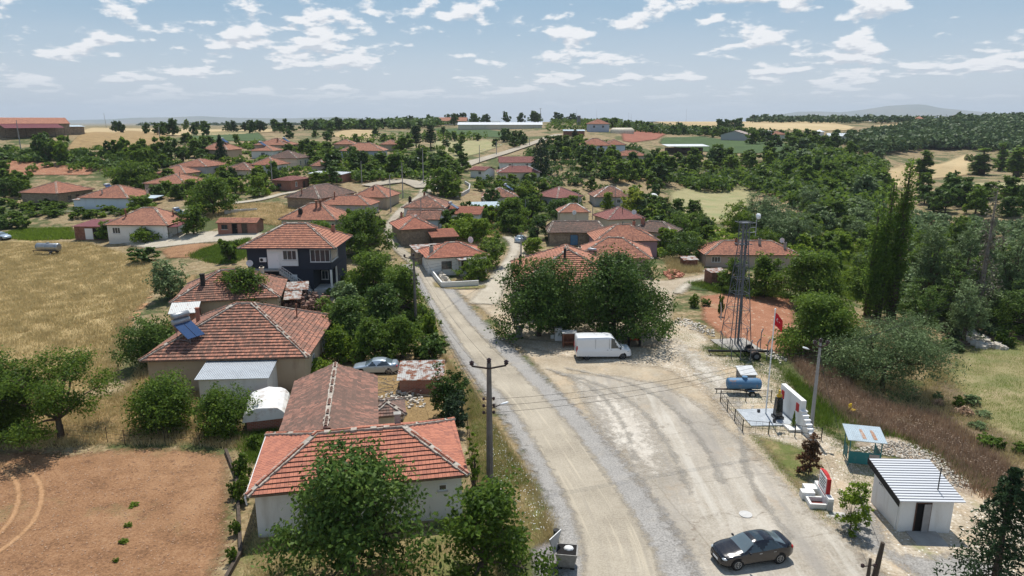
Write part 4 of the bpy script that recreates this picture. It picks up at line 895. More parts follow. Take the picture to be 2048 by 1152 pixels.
def house(label, loc, yaw, W, D, h, rise, kind='hip', tmat='tile_pink', wall='white_wall', ov=.45, inset=None, course=.37, caps='mortar', wins=(), doors=(), chims=(), flues=(), name='house', cat='house', sag=.02, group=None, base=1.8, metal=None, edge='wood', step=.05, seg=1.6):
    e = empty(name, loc, yaw, label, cat, group); x, y = W/2 - ov, D/2 - ov; mb = MB(); mb.box(-x, x, -y, y, -base, h - .04)
    w = e  # gables
    if kind == 'gabley':
        rz = rise * (1 - 0/1)
        for s in (-1, 1): mb.face([(-x, s*y, h-.04), (x, s*y, h-.04), (0, s*y, h+rise*(x/(W/2))-.04)] if s < 0 else [(x, s*y, h-.04), (-x, s*y, h-.04), (0, s*y, h+rise*(x/(W/2))-.04)], [(0,h),(2*x,h),(x,h+rise)])
    if kind == 'gablex':
        for s in (-1, 1): mb.face([(s*x, -y, h-.04), (s*x, y, h-.04), (s*x, 0, h+rise*(y/(D/2))-.04)], [(0,h),(2*y,h),(y,h+rise)])
    if kind == 'shed':
        for s in (-1, 1): mb.face([(s*x, -y, h-.04), (s*x, y, h-.04), (s*x, y, h+rise-.1)], [(0,h),(2*y,h),(2*y,h+rise)])
        mb.face([(x,y,h-.04),(-x,y,h-.04),(-x,y,h+rise-.1),(x,y,h+rise-.1)])
    mb.build('wall', M[wall], e)
    if metal:
        F, _ = roof_faces(W, D, h, rise, kind); rb = MB()
        for (A, B, C, E) in F:
            L = (B-A).length; S = (E-A).length; up = Vector((0,0,.05))
            rb.face([A+up, B+up, C+up, E+up], [(0,0),(L,0),(L,S),(0,S)]); rb.face([A, E, C, B]); rb.face([A, B, B+up, A+up])
        rf = rb.build('roof', M[metal], e)
    else: rf = tile_roof(e, W, D, h, rise, kind, tmat, inset, course, seg, sag, caps, int(abs(loc[0])*10), edge, step)
    fr = frame_of(W, D, ov)
    for (k, u, z, ww, hh, *o) in wins:
        p, d, n, L = fr[k]; st = o[0] if o else {}
        if u < 0: u = L + u
        window(e, p + d * u, d, ww, hh, z, outn=n, **st)
    for (k, u, *o) in doors:
        p, d, n, L = fr[k]; u = L + u if u < 0 else u; door(e, p + d * u, d, n, **(o[0] if o else {}))
    for (cx, cy, *o) in chims: chimney(rf, cx, cy, roof_z(W, D, h, rise, kind, cx, cy), **(o[0] if o else {}))
    for (cx, cy, *o) in flues: flue(rf, cx, cy, roof_z(W, D, h, rise, kind, cx, cy), **(o[0] if o else {}))
    e['_roof'] = [W, D, h, rise]; HK[e.name] = kind; FOOT.append((loc[0], loc[1], max(W, D) * .5))
    return e
HK = {}; FOOT = []
def on_roof(e, x, y, dz=.06):
    W, D, h, rise = e['_roof']; z = roof_z(W, D, h, rise, HK[e.name], x, y)
    m = Matrix.Translation(e.location) @ Matrix.Rotation(e.rotation_euler.z, 4, 'Z'); return m @ Vector((x, y, z + dz))
def lean_to(e, x0, x1, y0, y1, zb, zf, mat, posts=True, name='lean_to_roof', overhang=0, wall=None, post_mat='wood_dark'):
    """sheet roof sloping from y1 (high, zb) to y0 (low, zf), in the house's own axes"""
    mb = MB(); L = x1 - x0; S = math.hypot(y1 - y0, zb - zf); t = .05
    mb.face([(x0,y0,zf+t),(x1,y0,zf+t),(x1,y1,zb+t),(x0,y1,zb+t)], [(0,0),(L,0),(L,S),(0,S)]); mb.face([(x0,y0,zf),(x0,y1,zb),(x1,y1,zb),(x1,y0,zf)])
    mb.face([(x0,y0,zf),(x1,y0,zf),(x1,y0,zf+t),(x0,y0,zf+t)]); mb.face([(x0,y1,zb),(x0,y0,zf),(x0,y0,zf+t),(x0,y1,zb+t)]); mb.face([(x1,y0,zf),(x1,y1,zb),(x1,y1,zb+t),(x1,y0,zf+t)])
    r_ = mb.build(name, M[mat], e)
    if posts:
        n = max(2, int(L / 3) + 1)
        for k in range(n): px = x0 + .15 + (L - .3) * k / (n - 1); p = MB(); p.box(px-.05, px+.05, y0+.2, y0+.3, -1, zf); p.build('post', M[post_mat], e)
    if wall:
        w = MB(); w.box(x0+.25, x1-.25, y0+.3, y1-.02, -1, zf-.02); w.face([(x1-.25,y0+.3,zf-.02),(x1-.25,y1-.02,zf-.02),(x1-.25,y1-.02,zb-.05)]); w.face([(x0+.25,y0+.3,zf-.02),(x0+.25,y1-.02,zb-.05),(x0+.25,y1-.02,zf-.02)]); w.build('annex_wall', M[wall], e)
    return r_
# ---------------------------------------------------------------- smaller things
def root(name, label, cat, loc, rz=0, group=None): return empty(name, loc, rz, label, cat, group)
def solar_heater(loc, rz, label, tanks=1, size=1.0):
    e = root('solar_water_heater', label, 'solar heater', loc, rz, 'solar water heaters on the roofs'); s = size
    f = MB()
    for x in (-.55*s, .55*s):
        f.bar((x,-.9*s,-.3), (x,-.9*s,.15), .04); f.bar((x,.7*s,-.3), (x,.7*s,1.15*s), .04); f.bar((x,-.9*s,.12), (x,.7*s,1.1*s), .04); f.bar((x,-.9*s,-.1), (x,.7*s,-.1), .04)
    f.bar((-.55*s,.7*s,.5), (.55*s,.7*s,.9), .03); f.build('frame', M['galv_dark'], e)
    for k, x in enumerate((-.42*s, .42*s)):
        p = MB(); w = .39*s; p.hexa([(x-w,-.95*s,.17),(x+w,-.95*s,.17),(x+w,.62*s,1.1*s),(x-w,.62*s,1.1*s),(x-w,-.99*s,.25),(x+w,-.99*s,.25),(x+w,.58*s,1.18*s),(x-w,.58*s,1.18*s)]); p.build('collector_panel', M['collector'], e)
    for k in range(tanks):
        t = MB(); z = 1.32*s + .5*s*k; t.tube([(-.78*s,.78*s,z), (-.74*s,.78*s,z), (.74*s,.78*s,z), (.78*s,.78*s,z)], [.2*s,.26*s,.26*s,.2*s], 14); t.build('water_tank', M['galv'] if not k else M['steel'], e, True)
    return e
def dish(loc, rz, label, r_=.45, mat='lamp_white'):
    e = root('satellite_dish', label, 'dish', loc, rz, 'satellite dishes'); d = MB(); n = 14
    for j in range(3):
        a, b = j/3, (j+1)/3
        for k in range(n):
            c = lambda q, kk: Vector((r_*q*math.cos(kk*6.2832/n), -.22*r_*(q*q) , .9 + r_*q*math.sin(kk*6.2832/n)))
            d.face([c(a,k), c(b,k), c(b,k+1), c(a,k+1)])
    o = d.build('reflector', M[mat], e, True); s = o.modifiers.new('s', 'SOLIDIFY'); s.thickness = .03
    p = MB(); p.cyl((0,.08,-.2), (0,.08,.9), .03); p.bar((0,0,.5), (0,-.45,.85), .025); p.build('mast', M['galv'], e); return e
def catenary(a, b, sag, n=10):
    a, b = Vector(a), Vector(b); return [a.lerp(b, k/n) - Vector((0,0,4*sag*(k/n)*(1-k/n))) for k in range(n+1)]
def wire(a, b, sag, label, r_=.012, cat='cable', group='overhead power cables'):
    mb = MB(); mb.tube(catenary(a, b, sag), r_, 4); o = mb.build('power_cable', M['black_metal'], None); return tag(o, label, cat, group)
def insulator(mb, x, y, z, s=1, mi=0):
    for k, r_ in enumerate((.06, .12, .07, .13, .06)): mb.cyl((x,y,z+k*.055*s), (x,y,z+(k+1)*.055*s), r_*s, 10, mi)
def street_lamp_arm(e, z, dx, dy, L=1.1):
    a = MB(); d = Vector((dx, dy, 0)).normalized(); a.tube([(0,0,z), d*L*.5 + Vector((0,0,z+.15)), d*L + Vector((0,0,z+.35))], .035, 6); a.build('lamp_arm', M['dark_iron'], e)
    h = MB(); p = d*L + Vector((0,0,z+.36)); q = d*(L+.55) + Vector((0,0,z+.55)); h.tube([p, p.lerp(q,.3), p.lerp(q,.8), q], [.05,.11,.12,.05], 8, squash=.6); h.build('lamp_head', M['lamp_white'], e, True)
def utility_pole(loc, H, label, mat='pole_concrete', rz=0, arm=0, lamp=None, racks=0, r_=.16, lean=(0,0), group='utility poles in the village', name='utility_pole', hlamp=None):
    e = root(name, label, 'pole', loc, rz, group); e.rotation_euler = (lean[0], lean[1], rz)
    p = MB(); p.tube([(0,0,-.8), (0,0,H*.5), (0,0,H)], [r_*1.25, r_, r_*.72], 8); p.build('pole', M[mat], e)
    if arm:
        a = MB(); w = arm/2
        a.bar((0,-.12,H-.35), (-w,-.12,H-.15), .1); a.bar((0,-.12,H-.35), (w,-.12,H-.15), .1); a.build('crossarm', M['dark_iron'], e)
        for x, z in ((-w, H-.12), (0, H), (w, H-.12)): i = MB(); insulator(i, x, -.12 if x else 0, z, 1.25); i.build('insulator', M['porcelain'], e, True)
    for k in range(racks):
        z = H * .72 - .5 * k; b = MB(); b.bar((-.38,0,z), (.3,0,z+.12), .05); b.build('bracket', M['dark_iron'], e)
        for x in (-.38, .3): i = MB(); insulator(i, x, 0, z-.05, .8); i.build('insulator', M['porcelain'], e, True)
    if lamp: street_lamp_arm(e, hlamp or H*.68, *lamp)
    return e
# cars --------------------------------------------------------------------
def smooth_interp(x, xs, ys):
    xs = np.array(xs, float); ys = np.array(ys, float); m = np.zeros(len(xs)); d = np.diff(ys) / np.diff(xs)
    m[1:-1] = np.where(d[:-1] * d[1:] > 0, (d[:-1] + d[1:]) / 2, 0); m[0] = d[0]; m[-1] = d[-1]
    i = min(max(int(np.searchsorted(xs, x)) - 1, 0), len(xs) - 2); h = xs[i+1] - xs[i]; t = (x - xs[i]) / h
    return (2*t**3-3*t*t+1)*ys[i] + (t**3-2*t*t+t)*h*m[i] + (-2*t**3+3*t*t)*ys[i+1] + (t**3-t*t)*h*m[i+1]
def car(label, loc, rz, paint, spec, name='car', cat='car'):
    """front looks to +x; spec holds the side and plan profiles"""
    e = root(name, label, cat, loc, rz, 'parked vehicles'); s = spec; L = s['L']; N = 72; xs = np.linspace(0, L, N)
    rings = []
    for x in xs:
        top = smooth_interp(x, *s['top']); belt = min(smooth_interp(x, *s['belt']), top - .02); hw = smooth_interp(x, *s['hw']); tw = smooth_interp(x, *s['tw']) * hw; zb = smooth_interp(x, *s['bot'])
        mid = (zb + belt) / 2
        ring = [(0, zb), (hw*.90, zb), (hw*.985, zb+.10), (hw, mid), (hw*.985, belt-.08), (hw*.955, belt)]
        for f in (.25, .5, .75): ring.append((hw*.955 + (tw - hw*.955) * f ** 1.15, belt + (top - .05 - belt) * f))
        ring += [(tw, top-.05), (tw*.90, top-.012), (tw*.5, top+.012), (0, top+.018)]
        rings.append([(L/2 - x, y, z) for y, z in ring])
    parts = {'body': MB(), 'windshield': MB(), 'rear_window': MB(), 'side_window': MB(), 'side_window2': MB(), 'trim': MB(), 'sunroof': MB()}
    nr = len(rings[0])
    for i in range(N-1):
        xm = (xs[i] + xs[i+1]) / 2
        for j in range(nr-1):
            for sg in (-1, 1):
                q = [rings[i][j], rings[i+1][j], rings[i+1][j+1], rings[i][j+1]]; q = [(a, b*sg, c) for a, b, c in q]
                if sg < 0: q.reverse()
                k = 'body'
                if 5 <= j <= 8:
                    zc = sum(p[2] for p in q)/4
                    for (a, b) in s['side']:
                        lo = a + (j - 5) * s.get('rake', .16); hi = b - (j - 5) * s.get('rrake', .10)
                        if lo < xm < hi: k = 'side_window' if sg > 0 else 'side_window2'
                if j >= 9:
                    if s['ws'][0] < xm < s['ws'][1] and j >= 9: k = 'windshield'
                    if s['rw'] and s['rw'][0] < xm < s['rw'][1]: k = 'rear_window'
                if j in (10, 11) and s.get('sun') and s['sun'][0] < xm < s['sun'][1]: k = 'sunroof'
                if j == 0 or (j == 1): k = 'trim'
                parts[k].face(q)
    for i in (0, N-1):
        for sg in (-1, 1):
            pts = [(a, b*sg, c) for a, b, c in rings[i]]
            if (sg > 0) != (i == 0): pts.reverse()
            parts['body'].face(pts)
    mats = {'body': paint, 'trim': 'plastic_grey' if s.get('grey') else 'black_metal'}
    for k, mb in parts.items():
        if not mb.f: continue
        o = mb.build({'side_window2': 'side_window', 'trim': 'sill_trim'}.get(k, k), M[mats.get(k, 'glass_screen' if k in ('windshield', 'rear_window') else 'glass_dark')], e, True)
        # merge doubles so the paint shades smoothly
        import bmesh
        bm = bmesh.new(); bm.from_mesh(o.data); bmesh.ops.remove_doubles(bm, verts=bm.verts, dist=.0005); bmesh.ops.recalc_face_normals(bm, faces=bm.faces); bm.to_mesh(o.data); bm.free()
        for p in o.data.polygons: p.use_smooth = True
    R0 = s['wr']; hwm = s['hwm']
    for x in s['wheels']:
        for sg in (-1, 1):
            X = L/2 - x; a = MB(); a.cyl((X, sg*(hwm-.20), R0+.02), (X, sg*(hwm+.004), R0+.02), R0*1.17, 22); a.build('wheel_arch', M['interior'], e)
            w = MB(); w.tube([(X, sg*(hwm-.2), R0), (X, sg*(hwm-.0), R0), (X, sg*(hwm+.02), R0)], [R0, R0, R0*.92], 22); t = w.build('wheel', M['tyre'], e, False)
            r_ = MB(); r_.cyl((X, sg*(hwm+.018), R0), (X, sg*(hwm+.028), R0), R0*.64, 18); r_.build('hub', M['soot'], t)
            g = MB()
            for k in range(7 if s.get('alloy', 1) else 5):
                an = k*2*math.pi/7; c = Vector((X, sg*(hwm+.036), R0)); g.bar(c + Vector((math.cos(an)*.03,0,math.sin(an)*.03)), c + Vector((math.cos(an)*R0*.62,0,math.sin(an)*R0*.62)), .05, .02)
            for k in range(18):
                a0, a1 = k*2*math.pi/18, (k+1)*2*math.pi/18; c = Vector((X, sg*(hwm+.034), R0)); g.bar(c + Vector((math.cos(a0)*R0*.63,0,math.sin(a0)*R0*.63)), c + Vector((math.cos(a1)*R0*.63,0,math.sin(a1)*R0*.63)), .03, .03)
            g.build('rim', M['steel'] if s.get('alloy', 1) else M['galv_dark'], t)
    for sg in (-1, 1):
        h = MB(); hx, hy, hz = s['head']; h.ball((L/2-hx, sg*hy, hz), .20, .19, .085, 12, 8); h.build('headlight', M['head_glass'], e, True)
        r_ = MB(); tx, ty, tz = s['tail']; r_.ball((L/2-tx, sg*ty, tz), .10, .16 if not s.get('van') else .06, .11 if not s.get('van') else .42, 10, 8); r_.build('taillight', M['red_paint'], e, True)
        m = MB(); mx, mz = s['mirror']; m.ball((L/2-mx, sg*(hwm+.10), mz), .07, .12, .08 * s.get('mir', 1), 10, 6); m.build('mirror', M[paint] if not s.get('van') else M['black_metal'], e, True)
        for dx in s['handles']: d = MB(); d.bar((L/2-dx-.09, sg*(hwm+.005), s['hz']), (L/2-dx+.09, sg*(hwm+.005), s['hz']), .03, .035); d.build('door_handle', M['steel'] if not s.get('van') else M['black_metal'], e)
    for (dx, z0, z1) in s.get('seams', ()):
        for sg in (-1, 1): d = MB(); d.bar((L/2-dx, sg*(hwm-.002), z0), (L/2-dx, sg*(hwm-.012), z1), .018, .018); d.build('door_seam', M['soot'], e)
    pl = MB(); pl.box(L/2-.01, L/2+.02, -.26, .26, .38, .49); pl.build('number_plate', M['white_paint'], e)
    g = MB(); g.box(L/2-.06, L/2+.012, -.48, .48, .22, .34); g.build('grille', M['soot'], e)
    return e
def paint_mat(name, c, metal=.3, rough=.28):
    b = NB(name); b.surf(c, rough, metal, None, .5, coat=.6); M[name] = b.m
paint_mat('paint_black', (.006, .006, .010), .0, .2); paint_mat('paint_silver', (.42, .50, .58), .45); paint_mat('paint_white', (.74, .76, .78), 0, .35)
M['head_glass'] = simple('head_glass', (.55, .6, .62), .1, .3, spec=.8)
SEDAN = dict(L=4.6, top=([0,.08,.35,1.15,1.35,2.05,2.6,3.25,4.0,4.45,4.6],[.55,.70,.82,.97,1.03,1.40,1.47,1.42,1.14,1.08,.88]), belt=([0,.3,1.2,2.5,4.0,4.6],[.52,.74,.90,.95,1.0,.84]),
  hw=([0,.15,.6,1.3,2.4,3.6,4.3,4.6],[.60,.76,.86,.895,.90,.89,.82,.66]), tw=([0,.4,1.2,1.45,2.1,3.2,3.9,4.1,4.6],[.86,.88,.90,.84,.66,.64,.72,.86,.86]), bot=([0,.4,2,4.1,4.6],[.26,.20,.20,.22,.32]),
  side=[(1.48,2.42),(2.5,3.85)], ws=(1.28,2.02), rw=(3.36,4.02), sun=(2.25,2.75), wheels=(.92,3.62), wr=.325, hwm=.885, head=(.26,.62,.66), tail=(4.48,.62,.86), mirror=(1.62,1.0), handles=(2.35,3.25), hz=.84)
VAN = dict(L=5.95, top=([0,.08,.55,.95,1.25,2.0,2.4,3.5,5.6,5.9,5.95],[.62,.95,1.12,1.26,1.52,2.36,2.47,2.50,2.49,2.45,2.36]), belt=([0,.4,1.2,3,5.95],[.60,.98,1.20,1.22,1.22]),
  hw=([0,.15,.6,1.5,3,5.8,5.95],[.72,.88,.98,1.02,1.025,1.02,.99]), tw=([0,.6,1.2,2.2,5.95],[.88,.88,.88,.90,.92]), bot=([0,.4,3,5.95],[.26,.24,.26,.34]),
  side=[(1.28,2.25)], ws=(1.0,1.95), rw=None, wheels=(.98,4.85), wr=.345, hwm=1.0, head=(.42,.80,.88), tail=(5.92,.93,1.20), mirror=(1.25,1.28), mir=2.2, handles=(2.25,2.65), hz=1.08, van=True, grey=True, alloy=0, rake=.20, rrake=.0, seams=((2.45,.4,2.3),(3.95,.4,2.3)))
def tanker(label, loc, rz, L, r_, mat, z, cap='steel', cat='tank trailer', strip_=None):
    e = root('tank_trailer', label, cat, loc, rz); t = MB(); t.tube([(-L/2,0,z), (-L/2+.04,0,z), (-L/2+.12,0,z), (L/2-.12,0,z), (L/2-.04,0,z), (L/2,0,z)], [r_*.75, r_*.92, r_, r_, r_*.92, r_*.75], 22); t.build('tank', M[mat], e, True)
    h = MB(); h.cyl((.05,0,z+r_-.05), (.05,0,z+r_+.12), .22, 12); h.cyl((.05,0,z+r_+.12), (.05,0,z+r_+.17), .26, 12); h.build('hatch', M[mat], e)
    for x in (-L*.45, -.1, L*.4): b = MB(); b.tube([(x-.03,0,z),(x+.03,0,z)], r_+.012, 22); b.build('hoop', M[strip_ or mat], e)
    f = MB(); f.bar((-L/2-1.1,0,z-r_-.05), (L/2,-.3,z-r_-.05), .09); f.bar((-L/2-1.1,0,z-r_-.05), (L/2,.3,z-r_-.05), .09); f.bar((L*.22,-r_-.1,z-r_-.1), (L*.22,r_+.1,z-r_-.1), .1); f.bar((-L/2-.9,0,z-r_-.05), (-L/2-.9,0,0), .06); f.build('chassis', M['dark_iron'], e)
    for s in (-1, 1):
        w = MB(); w.tube([(L*.22, s*(r_+.02), .33), (L*.22, s*(r_+.2), .33)], .33, 18); q = w.build('wheel', M['tyre'], e); k = MB(); k.cyl((L*.22, s*(r_+.2), .33), (L*.22, s*(r_+.22), .33), .17, 12); k.build('hub', M['steel'], q)
        g = MB(); g.bar((L*.22-.42, s*(r_+.11), .72), (L*.22+.42, s*(r_+.11), .72), .24, .03); g.build('mudguard', M[strip_ or mat], e)
    return e
def stones(name, poly, n, smin, smax, mat, label, seed=0, cat='rubble', heap=0, world=None, kind='stuff'):
    rng = random.Random(seed); wp = world or [(p.x, p.y) for p in hits(poly)]; P = np.array(wp); c = P.mean(0); R_ = np.abs(P - c).max(); mb = MB(); k = 0
    while k < n:
        x = rng.uniform(P[:,0].min(), P[:,0].max()); y = rng.uniform(P[:,1].min(), P[:,1].max())
        if not inside(np.array([x]), np.array([y]), wp)[0]: continue
        s = rng.uniform(smin, smax); d = float(dist_poly(np.array([x]), np.array([y]), wp)[0]); z = gz(x, y) + rng.uniform(0, 1) * heap * min(1, d / .8); k += 1
        v = [Vector((rng.uniform(.6,1)*a*s, rng.uniform(.6,1)*b*s, rng.uniform(.5,.9)*q*s)) for a in (-1,1) for b in (-1,1) for q in (-1,1)]
        m = Matrix.Rotation(rng.uniform(0,6), 3, 'Z') @ Matrix.Rotation(rng.uniform(-.4,.4), 3, 'X'); v = [m @ a + Vector((x,y,z+s*.3)) for a in v]; i = len(mb.v); mb.v += [tuple(a) for a in v]
        for f in ((0,1,3,2),(4,6,7,5),(0,4,5,1),(2,3,7,6),(0,2,6,4),(1,5,7,3)): mb.f.append(tuple(i+a for a in f)); mb.uv.append([(0,0)]*4); mb.mi.append(0)
    o = mb.build(name, M[mat], None); return tag(o, label, cat, None, kind)
def low_wall(name, pts, h, w, mat, label, cat='wall'):
    mb = MB(); P = [Vector((p.x, p.y)) for p in pts]
    for a, b in zip(P[:-1], P[1:]):
        n = max(1, int((b-a).length/2.5)); d = (b-a).normalized(); s = Vector((d.y, -d.x)) * w/2
        for k in range(n):
            p, q = a.lerp(b, k/n), a.lerp(b, (k+1)/n); z0, z1 = gz(*p), gz(*q)
            mb.hexa([(*(p+s), z0-.4), (*(q+s), z1-.4), (*(q-s), z1-.4), (*(p-s), z0-.4), (*(p+s), z0+h), (*(q+s), z1+h), (*(q-s), z1+h), (*(p-s), z0+h)])
    return tag(mb.build(name, M[mat], None), label, cat)
def wire_fence(name, pts, h, label, gap=2.4, mat='wood_dark', rails=3, pr=.035, mesh=None, group=None):
    P = [Vector((p.x, p.y, p.z)) for p in pts]; e = root(name, label, 'fence', (P[0].x, P[0].y, gz(P[0].x, P[0].y)), 0, group); o = e.location.copy(); r_ = MB(); tot = []
    for a, b in zip(P[:-1], P[1:]):
        n = max(1, int((b-a).length/gap))
        for k in range(n): q = a.lerp(b, k/n); tot.append(Vector((q.x, q.y, gz(q.x, q.y))))
    tot.append(Vector((P[-1].x, P[-1].y, gz(P[-1].x, P[-1].y))))
    for q in tot[:100]: m = MB(); m.cyl(q - o - Vector((0,0,.3)), q - o + Vector((0,0,h)), pr, 6); m.build('post', M[mat], e)
    for a, b in zip(tot[:-1], tot[1:]):
        for k in range(rails): z = h * (k + .9) / (rails + .0) - .02; r_.bar(a - o + Vector((0,0,z)), b - o + Vector((0,0,z)), .016 if mesh is None else .03)
        if mesh:
            L = (b-a).length; m = int(L / mesh)
            for k in range(1, m): q = a.lerp(b, k/m) - o; r_.bar(q + Vector((0,0,.1)), q + Vector((0,0,h-.05)), .015)
    r_.build('rails', M[mat], e); return e
# ---------------------------------------------------------------- the village
random.seed(5)
def corner(px, py, W, D, yaw, which='fr', ov=.45):
    """centre of the footprint when its near wall corner stands at a ground point"""
    P, t = hit(px, py); a = R(yaw); sx = {'fr': 1, 'fl': -1, 'fc': 0}[which]; lx, ly = sx * (W/2 - ov), -(D/2 - ov)
    c = Vector((P.x - (lx*math.cos(a) - ly*math.sin(a)), P.y - (lx*math.sin(a) + ly*math.cos(a)), 0)); c.z = P.z; return c
def H_(label, px, py, which, W, D, yaw, h, rise, **k):
    ov = k.get('ov', .45); return house(label, corner(px, py, W, D, yaw, which, ov), R(yaw), W, D, h, rise, **k)
GH = 'tiled village houses'
dk = dict(frame='brown_frame')
# --- foreground row, left of the road
n1 = house('nearest house with clean red tiled hip roof, cracked white mortar ridges and off-white walls', (-10.15, 42.8, 0), R(11), 13.4, 8.6, 3.15, 1.75, 'hip', 'tile_red', 'white_wall', inset=3.9, course=.40, step=.07, ov=.4,
    wins=[(0, -1.5, 2.05, .55, .45, dict(bars=0)), (1, 2.6, 1.1, 1.1, 1.1), (0, 4.2, 1.1, 1.2, 1.1)], group=GH, seg=1.0)
gut = MB(); gut.tube([(-6.75,-4.35,3.1), (-6.75,4.3,3.1)], .07, 8); gut.tube([(-6.75,-4.35,3.1), (-6.7,-4.3,2.6)], .05, 8); gut.build('gutter', M['pvc'], n1)
chimney([c for c in children(n1) if c.name.startswith('roof')][0], 2.5, 1.4, 4.4, .8, .42, 'concrete', False)
n2 = house('long sagging weathered brown gable roof joined behind the nearest red-roofed house', (-14.4, 51.6, 0), R(11), 7.2, 13.5, 2.6, 1.45, 'gabley', 'tile_shed', 'cream_wall', course=.36, sag=.055, caps='mortar', ov=.35, group=GH, wins=[(1, 5, 1, .9, 1, dk)])
an = MB(); an.box(3.1, 5.2, -.8, 1.9, -1, 2.0); an.build('annex_wall', M['cream_wall'], n2); e_ = empty('annex_roof', (4.0, .5, 0), 0); e_.parent = n2
ar = tile_roof(n2, 3.0, 3.4, 2.1, .6, 'hip', 'tile_old', course=.34, sag=.03, caps='mortar', seed=4); ar.location = (4.3, .5, 0); ar.name = 'annex_roof'; bpy.data.objects.remove(e_)
n3 = house('big old pyramid roof of mottled red-brown tiles with double solar water heater on its left', (-27.3, 68.2, 0), R(4), 15.4, 14.2, 3.4, 3.5, 'hip', 'tile_mid', 'tan_wall', inset=6.9, course=.42, step=.085, sag=.03, ov=.5, group=GH,
    wins=[(1, 3, 1.1, 1.1, 1.2), (1, 8, 1.1, 1.1, 1.2)], flues=[(4.8, 1.5, dict(hgt=1.5, mat='rust'))], chims=[(-5.2, 1.2, dict(hgt=1.5, w=.32, cap=False))])
lean_to(n3, -1.7, 4.8, -10.2, -6.4, 3.25, 2.55, 'zinc', False, wall='clean_white')
solar_heater(on_roof(n3, -4.0, -4.6, .2), R(62), 'twin-tank solar water heater on the left corner of the big mottled pyramid roof', 2, 1.15)
# dark two-storey house
g4 = 2.0
n4 = empty('house', (-30.9, 98.6, g4), 0, 'two-storey dark blue-grey house with outside stair, white glazed balconies and red hip roof', 'house', GH)
w4 = MB(); w4.box(-5.8, 5.8, -4.4, 4.4, 3.0, 5.95); w4.box(-5.8, 3.2, -4.4, 4.4, -1.8, 3.0); w4.box(3.2, 5.8, -1.0, 4.4, -1.8, 3.0); w4.build('wall', M['dark_wall'], n4)
fb = MB(); fb.box(-5.86, 5.86, -4.46, 4.46, 2.86, 3.02); fb.build('floor_band', M['dark_wall'], n4)
r4 = tile_roof(n4, 13.4, 10.4, 6.0, 2.7, 'hip', 'tile_pink', course=.42, step=.07, caps='mortar', seed=9, edge='dark_wall'); HK[n4.name] = 'hip'; n4['_roof'] = [13.4, 10.4, 6.0, 2.7]
chimney(r4, 4.6, 2.4, 7.0, 1.0, .45)
A0 = Vector((-5.8,-4.4,0)); X1 = Vector((1,0,0)); Y_ = Vector((0,-1,0))
window(n4, A0 + X1*8.75, X1, 2.75, 1.75, 3.95, bars=3, outn=Y_); window(n4, Vector((5.8,-4.3,0)), Vector((0,1,0)), 3.6, 1.75, 3.95, bars=4, outn=Vector((1,0,0)))
pn = MB(); pn.box(-2.95, -1.15, -4.56, -4.41, 3.05, 5.9); pn.box(-1.15, 1.25, -4.52, -4.41, 3.4, 5.9); pn.build('balcony_wall', M['clean_white'], n4)
door(n4, A0 + Vector((3.0,-.17,0)), X1, Y_, 1.4, 2.0, 'white_paint', 3.15, 'pvc'); window(n4, A0 + Vector((5.0,-.13,0)), X1, 1.9, 1.35, 4.25, bars=2, outn=Y_)
ac = MB(); ac.box(-4.0, -3.1, -4.75, -4.42, 4.0, 4.6); o_ = ac.build('air_conditioner', M['white_paint'], n4, bevel=.03); f_ = MB(); f_.cyl((-3.7,-4.78,4.3), (-3.7,-4.75,4.3), .22, 14); f_.build('fan', M['black_metal'], o_)
lp = MB(); lp.box(-5.0, -1.1, -5.6, -4.46, 2.86, 3.02); lp.build('landing', M['concrete'], n4)
st = MB()
for k in range(15): st.box(-1.1+.27*k, -.83+.27*k, -5.6, -4.5, -.25+2.92-.2*k-.2, 2.92-.2*k)
st.build('staircase', M['concrete_pale'], n4); rl = MB()
for k in range(0, 16): rl.bar((-1.1+.27*k, -5.58, 2.9-.2*k), (-1.1+.27*k, -5.58, 3.75-.2*k), .025)
rl.bar((-1.1,-5.58,3.78), (3.0,-5.58,.75), .05); rl.bar((-1.1,-5.58,3.4), (3.0,-5.58,.4), .03); rl.build('stair_railing', M['white_paint'], n4)
window(n4, A0 + Vector((6.0,0,0)), X1, .75, .75, 1.4, bars=0, outn=Y_, pane='white_paint')
pc = MB(); pc.box(5.55, 5.8, -4.4, -4.15, -.3, 3.0); pc.build('porch_column', M['white_paint'], n4); pc = MB(); pc.box(5.6, 5.8, -1.6, -1.4, -.3, 3.0); pc.build('porch_column', M['white_paint'], n4)
ps = MB(); ps.box(3.2, 5.9, -4.5, -1.0, -.9, .05); ps.build('porch_floor', M['concrete_pale'], n4); window(n4, Vector((3.4,-1.0,0)), X1, 1.0, 1.3, .7, bars=1, outn=Y_)
dish(Vector((-36.2, 93.6, 5.0)), R(20), 'small satellite dish at left corner of the dark two-storey house')
tw = house('old weathered hip roof with rusty white sheet patch, beside the olive bush and wheat field', (-35.6, 85.6, 1.3), R(13), 12.6, 10.2, 2.7, 2.7, 'hip', 'tile_mid', 'tan_wall', course=.40, step=.075, sag=.05, group=GH, chims=[(-2.9, -2.4, dict(hgt=1.3, w=.5, mat='soot', cap=False)), (3.4, 2.6, dict(hgt=.9, mat='cream_wall'))])
sb = MB(); sb.hexa([(-6.0,-7.4,1.9),(-2.8,-7.4,1.9),(-2.8,-4.6,2.85),(-6.0,-4.6,2.85),(-6.0,-7.4,1.98),(-2.8,-7.4,1.98),(-2.8,-4.6,2.93),(-6.0,-4.6,2.93)]); sb.build('patched_sheet_roof', M['white_sheet'], tw); sb = MB(); sb.box(-5.7, -3, -7.1, -4.7, -1.5, 1.9); sb.build('annex_wall', M['brick'], tw)
